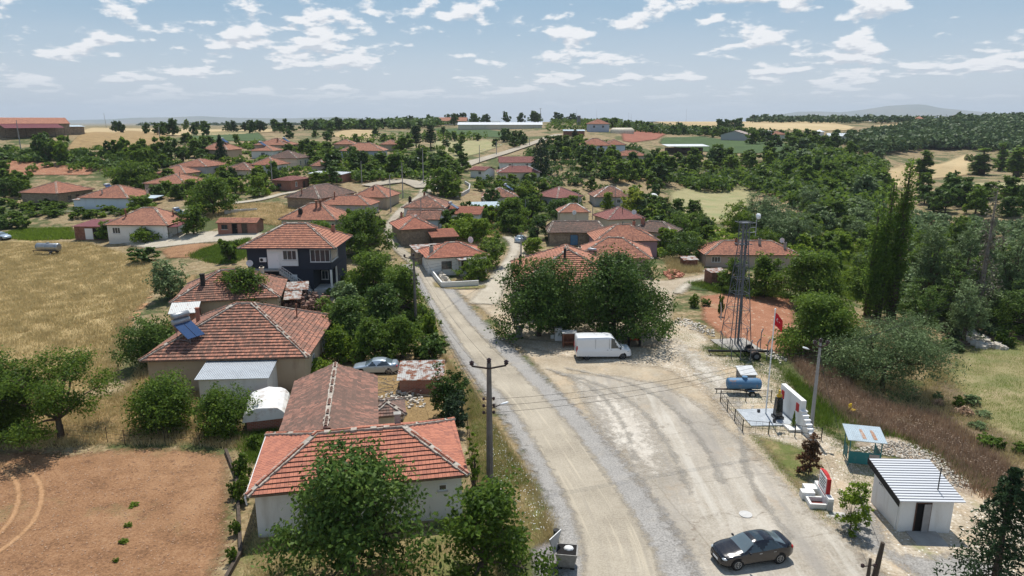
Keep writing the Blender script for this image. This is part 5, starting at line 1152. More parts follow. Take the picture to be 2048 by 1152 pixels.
lean_to(tw, 6.0, 9.2, 1.2, 3.6, 2.6, 2.0, 'rusty_sheet', True); lean_to(tw, 6.2, 8.4, -1.4, 1.1, 1.9, 1.4, 'rusty_sheet', True)
# collapsed roof
cs = hit(592, 616)[0]; stones('collapsed_roof', [], 420, .08, .30, 'tile_old', 'collapsed shed roof of broken brown tiles and timbers behind the pyramid roof', 3, 'ruin', 1.5, [(cs.x-4.5, cs.y-1), (cs.x+3.8, cs.y-2.5), (cs.x+4.2, cs.y+3.5), (cs.x-2.5, cs.y+5)], kind='structure')
def shed(label, px, py, which, W, D, yaw, h, rise, roofmat, wallmat, name='shed', **k): return H_(label, px, py, which, W, D, yaw, h, rise, kind=k.pop('kind', 'shed'), metal=roofmat, wall=wallmat, name=name, cat='shed', **k)
shed('low brick shed under corrugated rusty white sheets beside the parked silver car', 800, 790, 'fl', 4.4, 4.2, 4, 1.5, .45, 'rusty_sheet', 'brick', ov=.25)
# arched tarp hut
P = hit(532, 866)[0]; th = empty('tarp_hut', P, R(14), 'small brick hut with sagging white tarpaulin arched over it, left of the sagging roof', 'hut'); b_ = MB(); b_.box(-1.45, 1.3, .1, 4.4, -.5, 1.35); b_.build('wall', M['brick'], th)
tv = MB(); rng_ = random.Random(3); K = 11; Lr = 9; pts = [[Vector((-1.75*math.cos(math.pi*k/(K-1)), -.1+4.8*j/(Lr-1), 1.15+1.15*math.sin(math.pi*k/(K-1))**.8 + rng_.uniform(-.06,.06) - .12*math.sin(j*1.9))) for k in range(K)] for j in range(Lr)]
for j in range(Lr-1):
    for k in range(K-1): tv.face([pts[j][k], pts[j+1][k], pts[j+1][k+1], pts[j][k+1]])
tv.face([pts[0][k] for k in range(K)]); o_ = tv.build('tarpaulin', M['tarp_white'], th)
# --- houses, far left
bn = house('long orange-tiled barn on the far left skyline with maroon lean-to', at(112, 288), R(48), 25, 11, 4.3, 2.3, 'gablex', 'tile_orange', 'stone_wall', course=.8, caps=None, name='barn', cat='barn', ov=.3, base=3)
lean_to(bn, -11.5, 8, -13.5, -5.4, 4.2, 2.7, 'maroon_metal', True); bt = MB(); bt.box(12.7, 18, -3, 3, -1, 3); bt.build('annex_wall', M['stone_wall'], bn); lean_to(bn, 12.4, 18.5, -3.5, 3.5, 3.6, 3.05, 'zinc_blue', False, 'annex_roof')
H_('stone-walled house with faded orange hip roof on the far left beside the vineyard', 118, 411, 'fr', 11.5, 12, -12, 3.0, 2.3, tmat='tile_pink', wall='stone_wall', group=GH, wins=[(1, 3, 1, 1, 1.1, dk), (1, 7.5, 1, 1, 1.1, dk)], doors=[(1, 5.5)])
bw = H_('pale blue-white house with patchy orange hip roof above the vineyard', 258, 419, 'fr', 13, 12, -6, 2.7, 2.5, tmat='tile_pink', wall='sky_wall', group=GH, flues=[(-1.2, -4.2, dict(r_=.16, hgt=1.1, mat='concrete'))], chims=[(6.2, 2, dict(w=.4, mat='pink_wall'))])
lean_to(bw, -8.3, -6, -5.6, 0, 2.5, 2.1, 'rusty_sheet', False, wall='sky_wall'); lean_to(bw, 6, 10.5, -2, 2, 2.6, 2.3, 'zinc_blue')
solar_heater(on_roof(bw, -4.5, 3.2), R(70), 'solar heater standing beside the patchy-roofed blue-white house', size=1.05)
lw = H_('white house with orange hip roof and vine pergola facing the dry wheat field', 337, 478, 'fr', 13, 10.5, -3, 2.75, 2.8, tmat='tile_orange', wall='white_wall', group=GH, wins=[(0, 1.0, 1.0, 1.6, 1.2, dict(bars=2)), (0, 6, 1, 1.2, 1.1)], flues=[(-3.2, -2.8, dict(r_=.15, hgt=1.5, mat='rust')), (4.6, 0.5, dict(r_=.15, hgt=1.2, mat='rust'))])
lean_to(lw, 6.0, 8.2, -5, 0, 2.7, 2.4, 'maroon_metal'); solar_heater(on_roof(lw, 4.9, 2.6), R(80), 'solar heater on the right of the orange roof facing the wheat field', size=1.05)
sh_ = shed('maroon-roofed shed with open dark doorway and white door leaf left of the orange-roofed house', 224, 479, 'fr', 8.2, 7, -3, 2.6, .5, 'maroon_metal', 'rust', ov=.3)
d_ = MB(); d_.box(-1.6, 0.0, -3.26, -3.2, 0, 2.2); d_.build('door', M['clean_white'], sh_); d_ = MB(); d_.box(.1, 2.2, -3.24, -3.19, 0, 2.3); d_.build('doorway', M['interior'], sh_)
H_('faded orange hip-roofed house behind the big round tree, upper left', 372, 386, 'fr', 12, 13, -5, 2.4, 2.1, tmat='tile_orange', wall='pink_wall', group=GH, flues=[(2, -2)])
H_('small orange roof peeping just above the L-shaped orange-roofed house, upper left', 372, 364, 'fr', 9.5, 8, -8, 2.4, 1.9, tmat='tile_orange', wall='pink_wall', group=GH)
H_('long grey-walled house with faded pink hip roof on the upper left hillside', 414, 354, 'fr', 11, 13, -6, 3.0, 1.9, tmat='tile_pink', wall='grey_wall', group=GH, wins=[(0, 6.2, 1.2, 1, 1, dk)])
H_('low house with spotted pink-brown roof between two pale-roofed houses, upper left', 502, 357, 'fr', 10, 10, -10, 2.4, 1.9, tmat='tile_mid', wall='cream_wall', group=GH)
H_('white house with salmon hip roof below the brown-roofed one, upper left', 552, 352, 'fr', 8.5, 9, -10, 3.2, 2.0, tmat='tile_pink', wall='white_wall', group=GH, wins=[(1, 2, 1.2, 1.2, 1.2), (1, 5, 1.2, 1.2, 1.2)])
H_('cream house with dull brown hip roof in the upper left cluster', 595, 339, 'fr', 10.5, 10, -8, 3.4, 2.2, tmat='tile_old', wall='cream_wall', group=GH, wins=[(0, 5, 1.2, 1.4, 1, dk), (1, 2, 1.2, 1, 1.5), (1, 5.5, 1.2, 1, 1.5)])
h9 = H_('orange hip-roofed house with solar panels at the top of the upper left cluster', 572, 304, 'fr', 13.5, 12, -8, 2.6, 2.3, tmat='tile_orange', wall='pink_wall', group=GH, chims=[(2, -3, dict(w=.5))]); solar_heater(on_roof(h9, 4.5, -1), R(80), 'solar heater on the topmost orange roof of the upper left cluster', size=1.15)
h9 = H_('smaller orange-roofed house with white walls in front of its larger orange neighbour', 545, 318, 'fr', 8.5, 9, -8, 2.8, 1.8, tmat='tile_orange', wall='white_wall', group=GH, wins=[(0, 3.5, 1, 1.5, 1.2)]); solar_heater(on_roof(h9, -1, -1), R(80), 'solar heater on the smaller orange roof, upper left cluster', size=1.15)
h9 = H_('pale orange-roofed house behind a dark conifer on the upper left hillside', 456, 320, 'fr', 11, 10, -10, 3.4, 2.6, tmat='tile_orange', wall='tan_wall', group=GH); solar_heater(on_roof(h9, 1.5, 0), R(80), 'solar heater on the pale orange roof behind the conifer', size=1.15)
H_('wide grey house with clean orange hip roof in the upper middle', 765, 320, 'fr', 15.5, 11, 0, 3.2, 2.6, tmat='tile_orange', wall='bluegrey_wall', group=GH)
H_('small orange-roofed house left of and behind the wide grey house', 708, 303, 'fr', 8.5, 8, 0, 2.8, 1.8, tmat='tile_orange', wall='tan_wall', group=GH)
H_('tiny orange roof right of and behind the wide grey house', 797, 303, 'fr', 8, 8, 0, 2.8, 1.8, tmat='tile_orange', wall='tan_wall', group=GH)
H_('small salmon roof half hidden in trees right of the upper left cluster', 650, 348, 'fr', 5, 6, -10, 2.4, 1.6, tmat='tile_orange', wall='pink_wall', group=GH)
H_('bare brick house with low dull maroon roof above the pale lane', 583, 382, 'fr', 6.5, 9.5, -16, 2.7, .8, kind='hip', tmat='tile_dull', wall='brick', group=GH, caps=None, wins=[(0, 1.5, 1, 1.2, .9, dk), (1, 2, 1, .8, 1.2)], doors=[(1, 5.5)])
shed('long brick outbuilding under pale grey sheet roof behind the bare brick house', 684, 366, 'fr', 12, 5, -24, 2.3, .4, 'zinc', 'brick', ov=.3)
H_('stone house with dark lichen-brown hip roof above the double-chimney roof', 640, 423, 'fr', 9.5, 15, -20, 2.9, 2.4, tmat='tile_old', wall='stone_wall', group=GH, flues=[(-1, -6, dict(r_=.14, hgt=1.3, mat='rust'))], sag=.05)
H_('small hip-roofed house of faded red tiles at the bend of the main road', 774, 418, 'fr', 9, 10, -9, 2.7, 2.4, tmat='tile_pink', wall='tan_wall', group=GH, flues=[(0, -2, dict(hgt=.7, r_=.15))])
H_('pinkish-red pyramid roof with two dark flues behind the dark two-storey house', 672, 465, 'fr', 12, 10, -6, 2.5, 2.8, tmat='tile_pink', wall='cream_wall', group=GH, flues=[(.6, -1.4, dict(r_=.22, hgt=1.4, mat='rust')), (1.4, -1.2, dict(r_=.22, hgt=1.4, mat='rust'))], chims=[(-2.0, -3.3, dict(hgt=.8, w=.7, mat='soot'))])
H_('red ridge roof with grey side wall right behind the two-flue pyramid roof', 738, 434, 'fr', 12, 7.5, -8, 2.6, 1.7, tmat='tile_pink', wall='grey_wall', group=GH, flues=[(-3, -1, dict(r_=.15, mat='rust'))])
bh = H_('little orange brick outhouse with tile roof standing on the pale yard', 514, 468, 'fr', 8, 4.2, -1, 2.2, .7, kind='gablex', tmat='tile_pink', wall='brick', name='outhouse', cat='outhouse', ov=.25, caps=None, wins=[(0, .7, .9, 1.2, .9, dk)], doors=[(0, 2.8, dict(mat='interior')), (0, 4.7, dict(mat='wood_dark'))])
# --- centre, right of the road
fr_ = H_('white house with clean red hip roof and front steps at the fork of the roads', 857, 551, 'fl', 10.6, 8.6, 17, 2.9, 1.7, tmat='tile_red', wall='white_wall', group=GH, step=.06, wins=[(0, 2.2, .9, 1.7, 1.3, dk)], doors=[(0, 5.6, dict(z=.4))], chims=[(-4.0, -2.2, dict(hgt=1.0, w=.6, mat='concrete'))], ov=.4)
lean_to(fr_, -.2, 2.6, -5.4, -3.9, 2.75, 2.5, 'rusty_sheet', True); sp_ = MB(); [sp_.box(.2, 2.3, -4.9+.3*k, -3.9, -.6, .13*(k+1)) for k in range(3)]; sp_.build('step', M['concrete_pale'], fr_)
dish(on_roof(fr_, 3.8, 2.4), R(-30), 'white dish on the right end of the clean red roof at the fork', .55)
low_wall('garden_wall', hits([(857,541),(869,558),(884,577),(957,573)]), 1.0, .22, 'clean_white', 'low white-painted garden wall round the front yard at the road fork')
stones('stone_pile', [(868,547),(885,568),(902,566),(884,545)], 170, .10, .28, 'stone_pale', 'heap of pale stones behind the white garden wall', 5, 'stone heap', .9)
H_('narrow stone-walled roadside house with red tiles on a brown gable hip', 803, 492, 'fl', 7.4, 10, 20, 3.1, 1.9, tmat='tile_red', wall='stone_wall', group=GH, chims=[(-1.5, 3.5, dict(w=.4, hgt=1.2))], step=.06)
shed('low stone roadside shed patched with torn pale sheeting between two red roofs', 836, 532, 'fl', 6.5, 6.2, 20, 2.3, .3, 'rusty_sheet', 'stone_wall', ov=.2)
H_('small bright red tiled lean-to roof beside the narrow stone roadside house', 868, 500, 'fl', 5.2, 5, 18, 2.4, .8, kind='shed', tmat='tile_red', wall='wood_dark', group=GH, caps=None)
ob = H_('low gabled house with old pinkish tiles and white end wall by the road', 876, 462, 'fr', 7.2, 6.2, -4, 2.4, 1.6, kind='gablex', tmat='tile_mid', wall='sky_wall', group=GH, sag=.04)
solar_heater(on_roof(ob, -1.5, -3.4, -.4), R(20), 'round steel solar tank leaning by the old pinkish gable roof', size=.9)
hw = H_('white house with lichen-dark hip roof and sooty chimneys by the upper road', 888, 447, 'fr', 9.5, 9.5, -4, 3.4, 2.2, tmat='tile_mid', wall='white_wall', group=GH, chims=[(-3.6, -1.2, dict(w=.6, hgt=1.2, mat='soot')), (-1.0, 1.8, dict(w=.4, mat='rust'))], wins=[(1, 1.2, 1.2, .7, 1.0, dk)])
ha = H_('white-walled annex with bright red roof edge and white solar panel, right of the lichen-dark roof', 958, 456, 'fr', 8.5, 6, -6, 3.0, 1.0, kind='shed', tmat='tile_red', wall='white_wall', group=GH, caps=None, doors=[(0, 1.5)]); solar_heater(on_roof(ha, -2.2, .4), R(80), 'white-tanked solar heater on the annex beside the lichen-dark roof', size=1.05)
shed('brick shed under smooth blue-grey sheet roof in the middle of the village', 945, 434, 'fl', 7.4, 7, 8, 2.2, .5, 'zinc_blue', 'brick', ov=.3)
hc = H_('pale brown hip roof outlined with bright white ridge tiles', 1001, 412, 'fc', 9.5, 9, 4, 2.3, 2.1, tmat='tile_mid', wall='white_wall', caps='white', group=GH); solar_heater(on_roof(hc, 2.5, 1.5), R(80), 'solar heater behind the roof with bright white ridges', size=1.2)
H_('grey corner house with neat dull red pyramid roof', 1114, 418, 'fl', 9.4, 9.4, 36, 2.9, 2.4, tmat='tile_dull', wall='grey_wall', group=GH)
H_('grey and white house with spotted roof edged by a white sheet strip', 1190, 413, 'fl', 10.8, 9.5, 4, 2.6, 2.5, tmat='tile_mid', wall='grey_wall', group=GH, caps='white', wins=[(0, 6, .9, 1.1, 1.1), (0, 8, .9, 1.1, 1.1)])
ho = H_('low wide house with dark brown patched roof and blue door', 1099, 490, 'fl', 12, 7.5, 1, 2.6, 1.8, inset=1.4, tmat='tile_brown', wall='stone_wall', group=GH, sag=.05, doors=[(0, 4.2, dict(mat='blue_tank', w=1.5))])
H_('little red-ridged hip roof just behind the dark brown patched roof', 1120, 452, 'fl', 7.5, 6, 3, 3.2, 1.7, tmat='tile_pink', wall='cream_wall', group=GH, caps='white')
dish(at(1145, 158, 3.2), R(20), 'white tank and dish on pole behind the dark brown patched roof', .5)
H_('corner house with dull maroon hip roof behind the pink house', 1217, 461, 'fl', 9.4, 9, 16, 2.5, 2.2, tmat='tile_dull', wall='cream_wall', group=GH, flues=[(0, -2)])
H_('dark brown sagging roof right behind the pink house, red brick chimney', 1262, 486, 'fl', 9.5, 6.5, -28, 2.7, 1.8, tmat='tile_brown', wall='cream_wall', group=GH, chims=[(-2.5, -1, dict(hgt=1.0, w=.7))])
dish(at(1262, 150, 5.0), R(-20), 'white dish by the red brick chimney behind the pink house', .5)
H_('mauve pink house with clean salmon hip roof', 1193, 513, 'fl', 12.4, 10, 3, 3.0, 2.4, tmat='tile_pink', wall='mauve_wall', group=GH, flues=[(0, 0, dict(hgt=.5)), (5.4, -4, dict(hgt=.5))], step=.06, chims=[(2.6, 1.8, dict(w=.5))])
house('house half hidden by the walnut tree, salmon front slope and brown side slope', (17.6, 117.2, 0), R(-8), 12.5, 10, 3.0, 2.6, 'hip', 'tile_pink', 'mauve_wall', group=GH, step=.06, flues=[(3, -2, dict(r_=.04, hgt=1.6))])
big = house('largest salmon roof in the centre with dark flue, behind the two walnut trees', (7.6, 94.5, 0), R(2), 15, 16, 4.4, 3.6, 'hip', 'tile_pink', 'cream_wall', inset=6.5, course=.42, step=.075, sag=.03, group=GH, flues=[(-.6, -3.0, dict(r_=.17, hgt=1.6))], chims=[(-6.3, 3.2, dict(w=.4, mat='soot')), (2.5, 5, dict(w=.4, mat='cream_wall'))], wins=[(0, 2, 1.1, 1.4, 1.3, dk), (0, 9, 1.1, 1.4, 1.3, dk)], doors=[(0, 5.5)])
solar_heater(on_roof(big, 4.4, 5.5), R(170), 'small white-tanked heater behind the largest salmon roof', size=.8)
lg = H_('long low pink-beige house with wide hip roof behind the lattice tower', 1411, 533, 'fl', 17.4, 8.6, -1, 2.2, 1.9, tmat='tile_pink', wall='pink_wall', group=GH, wins=[(0, 1, .8, 1.6, 1, dict(bars=2))], chims=[(-2.2, -.9, dict(w=.4, hgt=.8, mat='rust')), (2.0, -1.1, dict(w=.45, hgt=.9, mat='concrete')), (6.2, -2.3, dict(w=.45, hgt=1.0, mat='concrete'))])
dish(on_roof(lg, 6.8, 1), R(0), 'flat white dish at the right end of the long pink-beige house', .45)
shed('leaning rusty sheet-metal hut beside the lane near the red field', 1422, 572, 'fl', 3.0, 2.4, 14, 2.1, .2, 'rusty_sheet', 'rust', ov=.08)
shed('tiny red-tiled store in the dry grass left of the long pink-beige house', 1367, 537, 'fl', 2.8, 2.2, 5, 1.5, .3, 'rusty_sheet', 'rust', ov=.15)
# --- upper centre and right
H_('newer white bungalow with dull red hip roof on a pale terrace', 997, 361, 'fl', 14.4, 8.5, 4, 2.6, 1.9, tmat='tile_dull', wall='cream_wall', group=GH, caps='white', wins=[(0, 3, 1, 1.1, 1.1, dk), (0, 9, 1, 1.1, 1.1, dk)], flues=[(-2, -1), (3, -1)])
H_('second new bungalow with white gable behind the terrace bungalow', 1000, 340, 'fl', 13, 9, 3, 2.6, 1.9, kind='gablex', tmat='tile_dull', wall='clean_white', group=GH, caps=None, wins=[(0, 3, 1, 1.1, 1.1), (0, 9, 1, 1.1, 1.1)])
H_('small white outbuilding with dull red gable left of the new bungalows', 941, 354, 'fl', 6.2, 7.5, -28, 2.3, 1.0, kind='gablex', tmat='tile_dull', wall='clean_white', group=GH, caps=None, wins=[(0, 3, 1, 1.1, 1)])
H_('two-storey grey-white house with pale orange roof among gardens, upper right of centre', 1163, 313, 'fl', 12.5, 10, 3, 4.2, 2.5, tmat='tile_pink', wall='sky_wall', group=GH, wins=[(0, 2, 3, 1.1, 1.1, dk), (0, 7, 3, 1.1, 1.1, dk)])
H_('smaller pale orange roof joined right of the two-storey grey-white house', 1212, 309, 'fl', 8.5, 9, 3, 3.8, 2.0, tmat='tile_pink', wall='sky_wall', group=GH)
H_('long salmon roof low among trees beside the open sheet-roofed shelter', 1234, 325, 'fl', 12, 9, 2, 2.5, 1.8, tmat='tile_pink', wall='cream_wall', group=GH)
H_('grey-blue house with red pyramid roof alone on the upper ridge', 1179, 264, 'fl', 12, 11, 3, 4.4, 2.6, tmat='tile_pink', wall='bluegrey_wall', group=GH, wins=[(0, 2, 2.4, 1.1, 1.1, dk), (0, 7, 2.4, 1.1, 1.1, dk)])
shed('pale blue sheet-roofed shed beside the ridge-top pyramid-roofed house', 1128, 273, 'fl', 11.5, 7, 0, 2.8, .6, 'zinc_blue', 'rust')
op = empty('open_shelter', corner(1334, 308, 19, 9, 4, 'fl', 0), R(4), 'open-sided hay shelter with gleaming white sheet roof beside the green field', 'shelter'); lean_to(op, -9.5, 9.5, -5, 5, 3.9, 3.3, 'bright_sheet', True, 'roof'); hb = MB(); hb.box(-8, 8.5, 1, 4.6, -1, 2.5); hb.build('back_wall', M['wood_dark'], op)
fs = H_('farm shed with long pale gable roof below the golden field', 1441, 281, 'fl', 15, 14, -30, 3.2, 2.2, kind='gabley', metal='rusty_sheet', wall='grey_wall', name='farm_shed', cat='shed')
wt = empty('water_tank', at(1511, 392), 0, 'grey cylindrical tank beside the farm shed below the golden field', 'tank'); t_ = MB(); t_.cyl((0,0,-.5), (0,0,5.2), 1.7, 16); t_.build('tank', M['galv'], wt, True); t_ = MB(); t_.cyl((0,0,5.2), (0,0,5.8), 1.8, 16, 0, .3); t_.build('lid', M['galv_dark'], wt)
H_('white house with bright salmon roof at the edge of the green field, right', 1541, 282, 'fl', 9.5, 9, 2, 3.4, 1.8, tmat='tile_orange', wall='white_wall', group=GH)
H_('white house with pale grey roof among dark trees on the right ridge', 1656, 283, 'fl', 12, 9, -12, 3, 1.6, kind='gablex', metal='zinc', wall='white_wall')
H_('tiny white-roofed kiosk left of the pale grey-roofed house on the right ridge', 1634, 272, 'fl', 5, 5, 0, 2.4, 1.4, metal='bright_sheet', wall='white_wall')
H_('very long low white-roofed livestock shed on the skyline', 1000, 259, 'fc', 56, 11, -1, 3.0, 1.6, kind='gablex', metal='bright_sheet', wall='cream_wall', name='livestock_shed', cat='shed')
H_('orange-roofed farmstead left of the long white shed on the skyline', 901, 250, 'fc', 25, 10, -3, 3.0, 2.6, kind='gablex', tmat='tile_orange', wall='cream_wall', group=GH, course=.9, caps=None)
H_('small orange roof among skyline trees just above the long white shed', 954, 243, 'fc', 8, 8, 0, 3, 2.6, tmat='tile_orange', wall='cream_wall', group=GH, course=.9, caps=None)
H_('grey-roofed skyline shed right of the long white shed', 1131, 240, 'fc', 14, 10, 0, 2.6, 2.4, kind='gabley', metal='galv_dark' if False else 'zinc', wall='grey_wall')
H_('small orange-roofed house on the skyline beside the steel silo', 1161, 238, 'fc', 9, 8, 0, 3, 2.0, tmat='tile_orange', wall='cream_wall', group=GH, course=.9, caps=None)
gt = empty('tunnel_greenhouse', hit(1244, 267)[0], R(8), 'cream plastic tunnel greenhouse beside the red-brown field', 'greenhouse'); g_ = MB(); g_.tube([(-6,0,0),(-5.4,0,.2),(5.4,0,.2),(6,0,0)], [2.2,2.9,2.9,2.3], 20); g_.build('cover', simple('cream_sheet', (.66, .60, .46), .6, c2=(.5,.44,.34), scale=1), gt, True)
dm = empty('storage_dome', hit(1306, 405)[0], 0, 'round white dome tank beside the tan pasture', 'tank'); g_ = MB(); g_.ball((0,0,1.1), 1.55, 1.55, 1.6, 20, 12); g_.build('shell', M['clean_white'], dm, True); g_ = MB(); g_.box(-1, 1, -1, 1, -.4, .2); g_.build('base', M['concrete'], dm)
for k, (px, py, W) in enumerate(((1870,245,9),(1905,243,8),(1932,245,9),(1965,242,9),(1990,242,10),(2010,243,8),(2032,242,9),(1846,246,8))):
    P, t = hit(px, py); H_('tiny pale house of the distant village on the right skyline', px, py, 'fc', W, 9, k*17-60, 4, 2.4, metal='zinc' if k % 3 == 0 else None, tmat='tile_orange', wall='white_wall', group='distant village houses on the right skyline', course=2.5, caps=None)
tr = MB(); t0 = hit(482, 424)[0]; tt = empty('water_trough', t0, R(28), 'long pale concrete water trough beside the lane above the brick outhouse', 'trough'); tr.box(-3.4, 3.4, -.5, -.35, -.3, .6); tr.box(-3.4, 3.4, .35, .5, -.3, .6); tr.box(-3.4, -3.25, -.35, .35, -.3, .6); tr.box(3.25, 3.4, -.35, .35, -.3, .6); tr.box(-.07, .07, -.35, .35, -.3, .6); tr.build('basin', M['concrete_pale'], tt); tr = MB(); tr.box(-3.25, 3.25, -.35, .35, -.2, .45); tr.build('water', M['glass_win'], tt)
tp = low_wall('roadside_wall', hits([(905,395),(925,392),(938,384),(940,374),(930,368)]), .9, .3, 'concrete_pale', 'curving pale concrete wall at the road bend below the bungalows')
low_wall('stone_wall', hits([(125,322),(190,326),(190,333)]), .9, .6, 'pebble_wall', 'rough pale fieldstone wall above the red strip field on the left')
low_wall('yard_wall', hits([(452,905),(474,960),(478,1030),(482,1110),(486,1240)]), .35, .2, 'wood_dark', 'low crumbling earth wall between ploughed field and nearest house')
# --- the square: monument, tower, hut and so on
mo = empty('monument', (23.6, 54.6, 0), R(3), 'white memorial wall with red plaques, stepped end, marble platform and dark pedestal with golden bust', 'monument')
w_ = MB(); w_.box(.15, .55, -1.5, 2.4, -.3, 2.6); 
for k in range(6): w_.box(.15+.0*k, .55, -1.5-.33*(k+1), -1.5-.33*k, -.3, 1.75-.24*k)
w_.build('memorial_wall', M['clean_white'], mo)
for k in range(6): s_ = MB(); s_.box(.08, .62, -1.5-.33*(k+1)+.02, -1.5-.33*k+.04, 1.752-.24*k, 1.80-.24*k); s_.build('step_cap', M['white_paint'], mo)
for y0_ in (1.7, -1.1): pq = MB(); pq.box(.10, .148, y0_-.05, y0_+.42, 1.45, 2.15); pq.build('plaque', M['red_paint'], mo)
pf = MB(); pf.box(-3.7, .1, -1.0, 2.4, -.2, .28); pf.build('platform', simple('marble', (.50, .53, .56), .3, c2=(.34, .37, .40), scale=1.5), mo); pf = MB(); pf.box(-.95, .1, -2.1, -1.0, -.2, .34); pf.build('step', M['clean_white'], mo)
pd = MB(); pd.box(-1.25, -.45, .05, .85, .28, .5); pd.box(-1.15, -.55, .15, .75, .5, 2.1, 0, .06, .06); pd.build('pedestal', M['black_stone'], mo)
bu = MB(); bu.tube([(-.85,.45,2.1),(-.85,.45,2.25),(-.85,.45,2.38),(-.85,.45,2.46),(-.85,.45,2.54)], [.16,.26,.24,.10,.09], 12, squash=.7); bu.ball((-.85,.44,2.66), .125, .14, .16, 12, 9); bu.ball((-.87,.31,2.65), .025, .03, .03, 6, 5); bu.build('bust', M['gold'], mo, True)
for (x, y) in ((-2.1, 1.6), (-1.6, -.5)): v_ = MB(); v_.box(x, x+.22, y, y+.18, .28, .52); v_.build('floor_lamp', M['black_stone'], mo)
fp = empty('flagpole', (22.05, 55.9, 0), 0, 'tall white flagpole flying a red flag with white crescent and star', 'flagpole'); q_ = MB(); q_.tube([(0,0,-.3),(0,0,9.6)], [.07,.045], 10); q_.ball((0,0,9.66), .08); q_.build('pole', M['white_paint'], fp)
fl = MB(); U, V = 14, 10
def fpt(u, v): return Vector((.05 + u*.60 - v*.06*(1-u), -.22*math.sin(u*7+v*2)*u, 9.35 - v*1.05 - u*u*.45 - u*.22))
for i in range(U):
    for j in range(V): fl.face([fpt(i/U, (j+1)/V), fpt((i+1)/U, (j+1)/V), fpt((i+1)/U, j/V), fpt(i/U, j/V)])
fo = fl.build('flag', M['flag_red'] if 'flag_red' in M else simple('flag_red', (.58, .015, .025), .7), fp, True)
def flagshape(pts, nm):
    m = MB(); m.face([fpt(u, v) + Vector((0, -.025, 0)) for u, v in pts]); m.build(nm, M['white_paint'], fo)
cr_ = [(.42+.20*math.cos(a), .46+.13*math.sin(a)) for a in [R(50+26*k) for k in range(11)]]; ci_ = [(.47+.155*math.cos(a), .46+.10*math.sin(a)) for a in [R(310-26*k) for k in range(11)]]
for k in range(10): flagshape([cr_[k], cr_[k+1], ci_[9-k], ci_[10-k]], 'crescent') if False else None
cm_ = MB()
for k in range(10):
    for off in (-.03, .03): cm_.face([fpt(*p) + Vector((0, off, 0)) for p in (cr_[k], cr_[k+1], ci_[9-k], ci_[10-k])])
cm_.build('crescent', M['white_paint'], fo)
sm_ = MB()
for off in (-.035, .035): sm_.face([fpt(.70+(.075 if k % 2 == 0 else .03)*math.cos(R(36*k+180)), .46+(.055 if k % 2 == 0 else .022)*math.sin(R(36*k+180))) + Vector((0, off, 0)) for k in range(10)])
sm_.build('star', M['white_paint'], fo)
wire_fence('iron_fence', [Vector((24.9,51.3,0)), Vector((18.9,52.4,0)), Vector((18.9,58.6,0)), Vector((23.6,58.9,0))], 1.15, 'low black iron fence round the white memorial', 2.0, 'black_metal', 2, .045, mesh=.5)
tanker('blue water tank trailer with rust-bleached top beside the memorial', (21.6, 60.6, 0), R(-2), 3.1, .53, 'blue_tank', 1.2)
tanker('silver tank trailer with blue stripe parked in the dry wheat field', hit(99, 509)[0], R(-6), 4.4, .72, 'steel', 1.45, strip_='paint_blue' if 'paint_blue' in M else 'blue_tank')
bx = empty('metal_cabinet', (23.2, 64.6, 0), R(4), 'low metal box with pale slanted lid behind the blue tank', 'cabinet'); q_ = MB(); q_.hexa([(-.75,-.6,-.1),(.75,-.6,-.1),(.75,.7,-.1),(-.75,.7,-.1),(-.75,-.6,.75),(.75,-.6,.75),(.75,.7,1.15),(-.75,.7,1.15)]); q_.build('body', M['plastic_grey'], bx); q_ = MB(); q_.hexa([(-.85,-.75,.75),(.85,-.75,.75),(.85,.8,1.18),(-.85,.8,1.18),(-.85,-.75,.80),(.85,-.75,.80),(.85,.8,1.23),(-.85,.8,1.23)]); q_.build('lid', M['steel'], bx)
ch = empty('trailer_chassis', (25.0, 71.6, 0), R(-2), 'long black bare trailer chassis with one axle below the lattice tower', 'trailer'); q_ = MB(); q_.bar((-3.6,0,.62),(3.4,.1,.62), .16, .2); q_.bar((-3.6,0,.62),(-3.2,0,0), .08); q_.bar((2.6,-.9,.6),(3.5,.9,.75), .12); q_.bar((.6,-.6,.7),(.6,.9,.7), .14); q_.build('beam', M['black_metal'], ch); q_ = MB(); q_.bar((1.2,-1.2,.42),(1.2,1.2,.42), .12); q_.box(.8, 1.7, -.8, .8, .5, .66); q_.build('axle', M['dark_iron'], ch)
for s_ in (-1, 1): q_ = MB(); q_.tube([(1.2,s_*1.1,.48),(1.2,s_*1.4,.48)], .48, 20); z_ = q_.build('wheel', M['tyre'], ch); q_ = MB(); q_.cyl((1.2,s_*1.39,.48),(1.2,s_*1.42,.48), .25, 14); z2 = q_.build('hub', M['galv_dark'], z_)
M['tower_steel'] = simple('tower_steel', (.14, .15, .17), .55, .4)
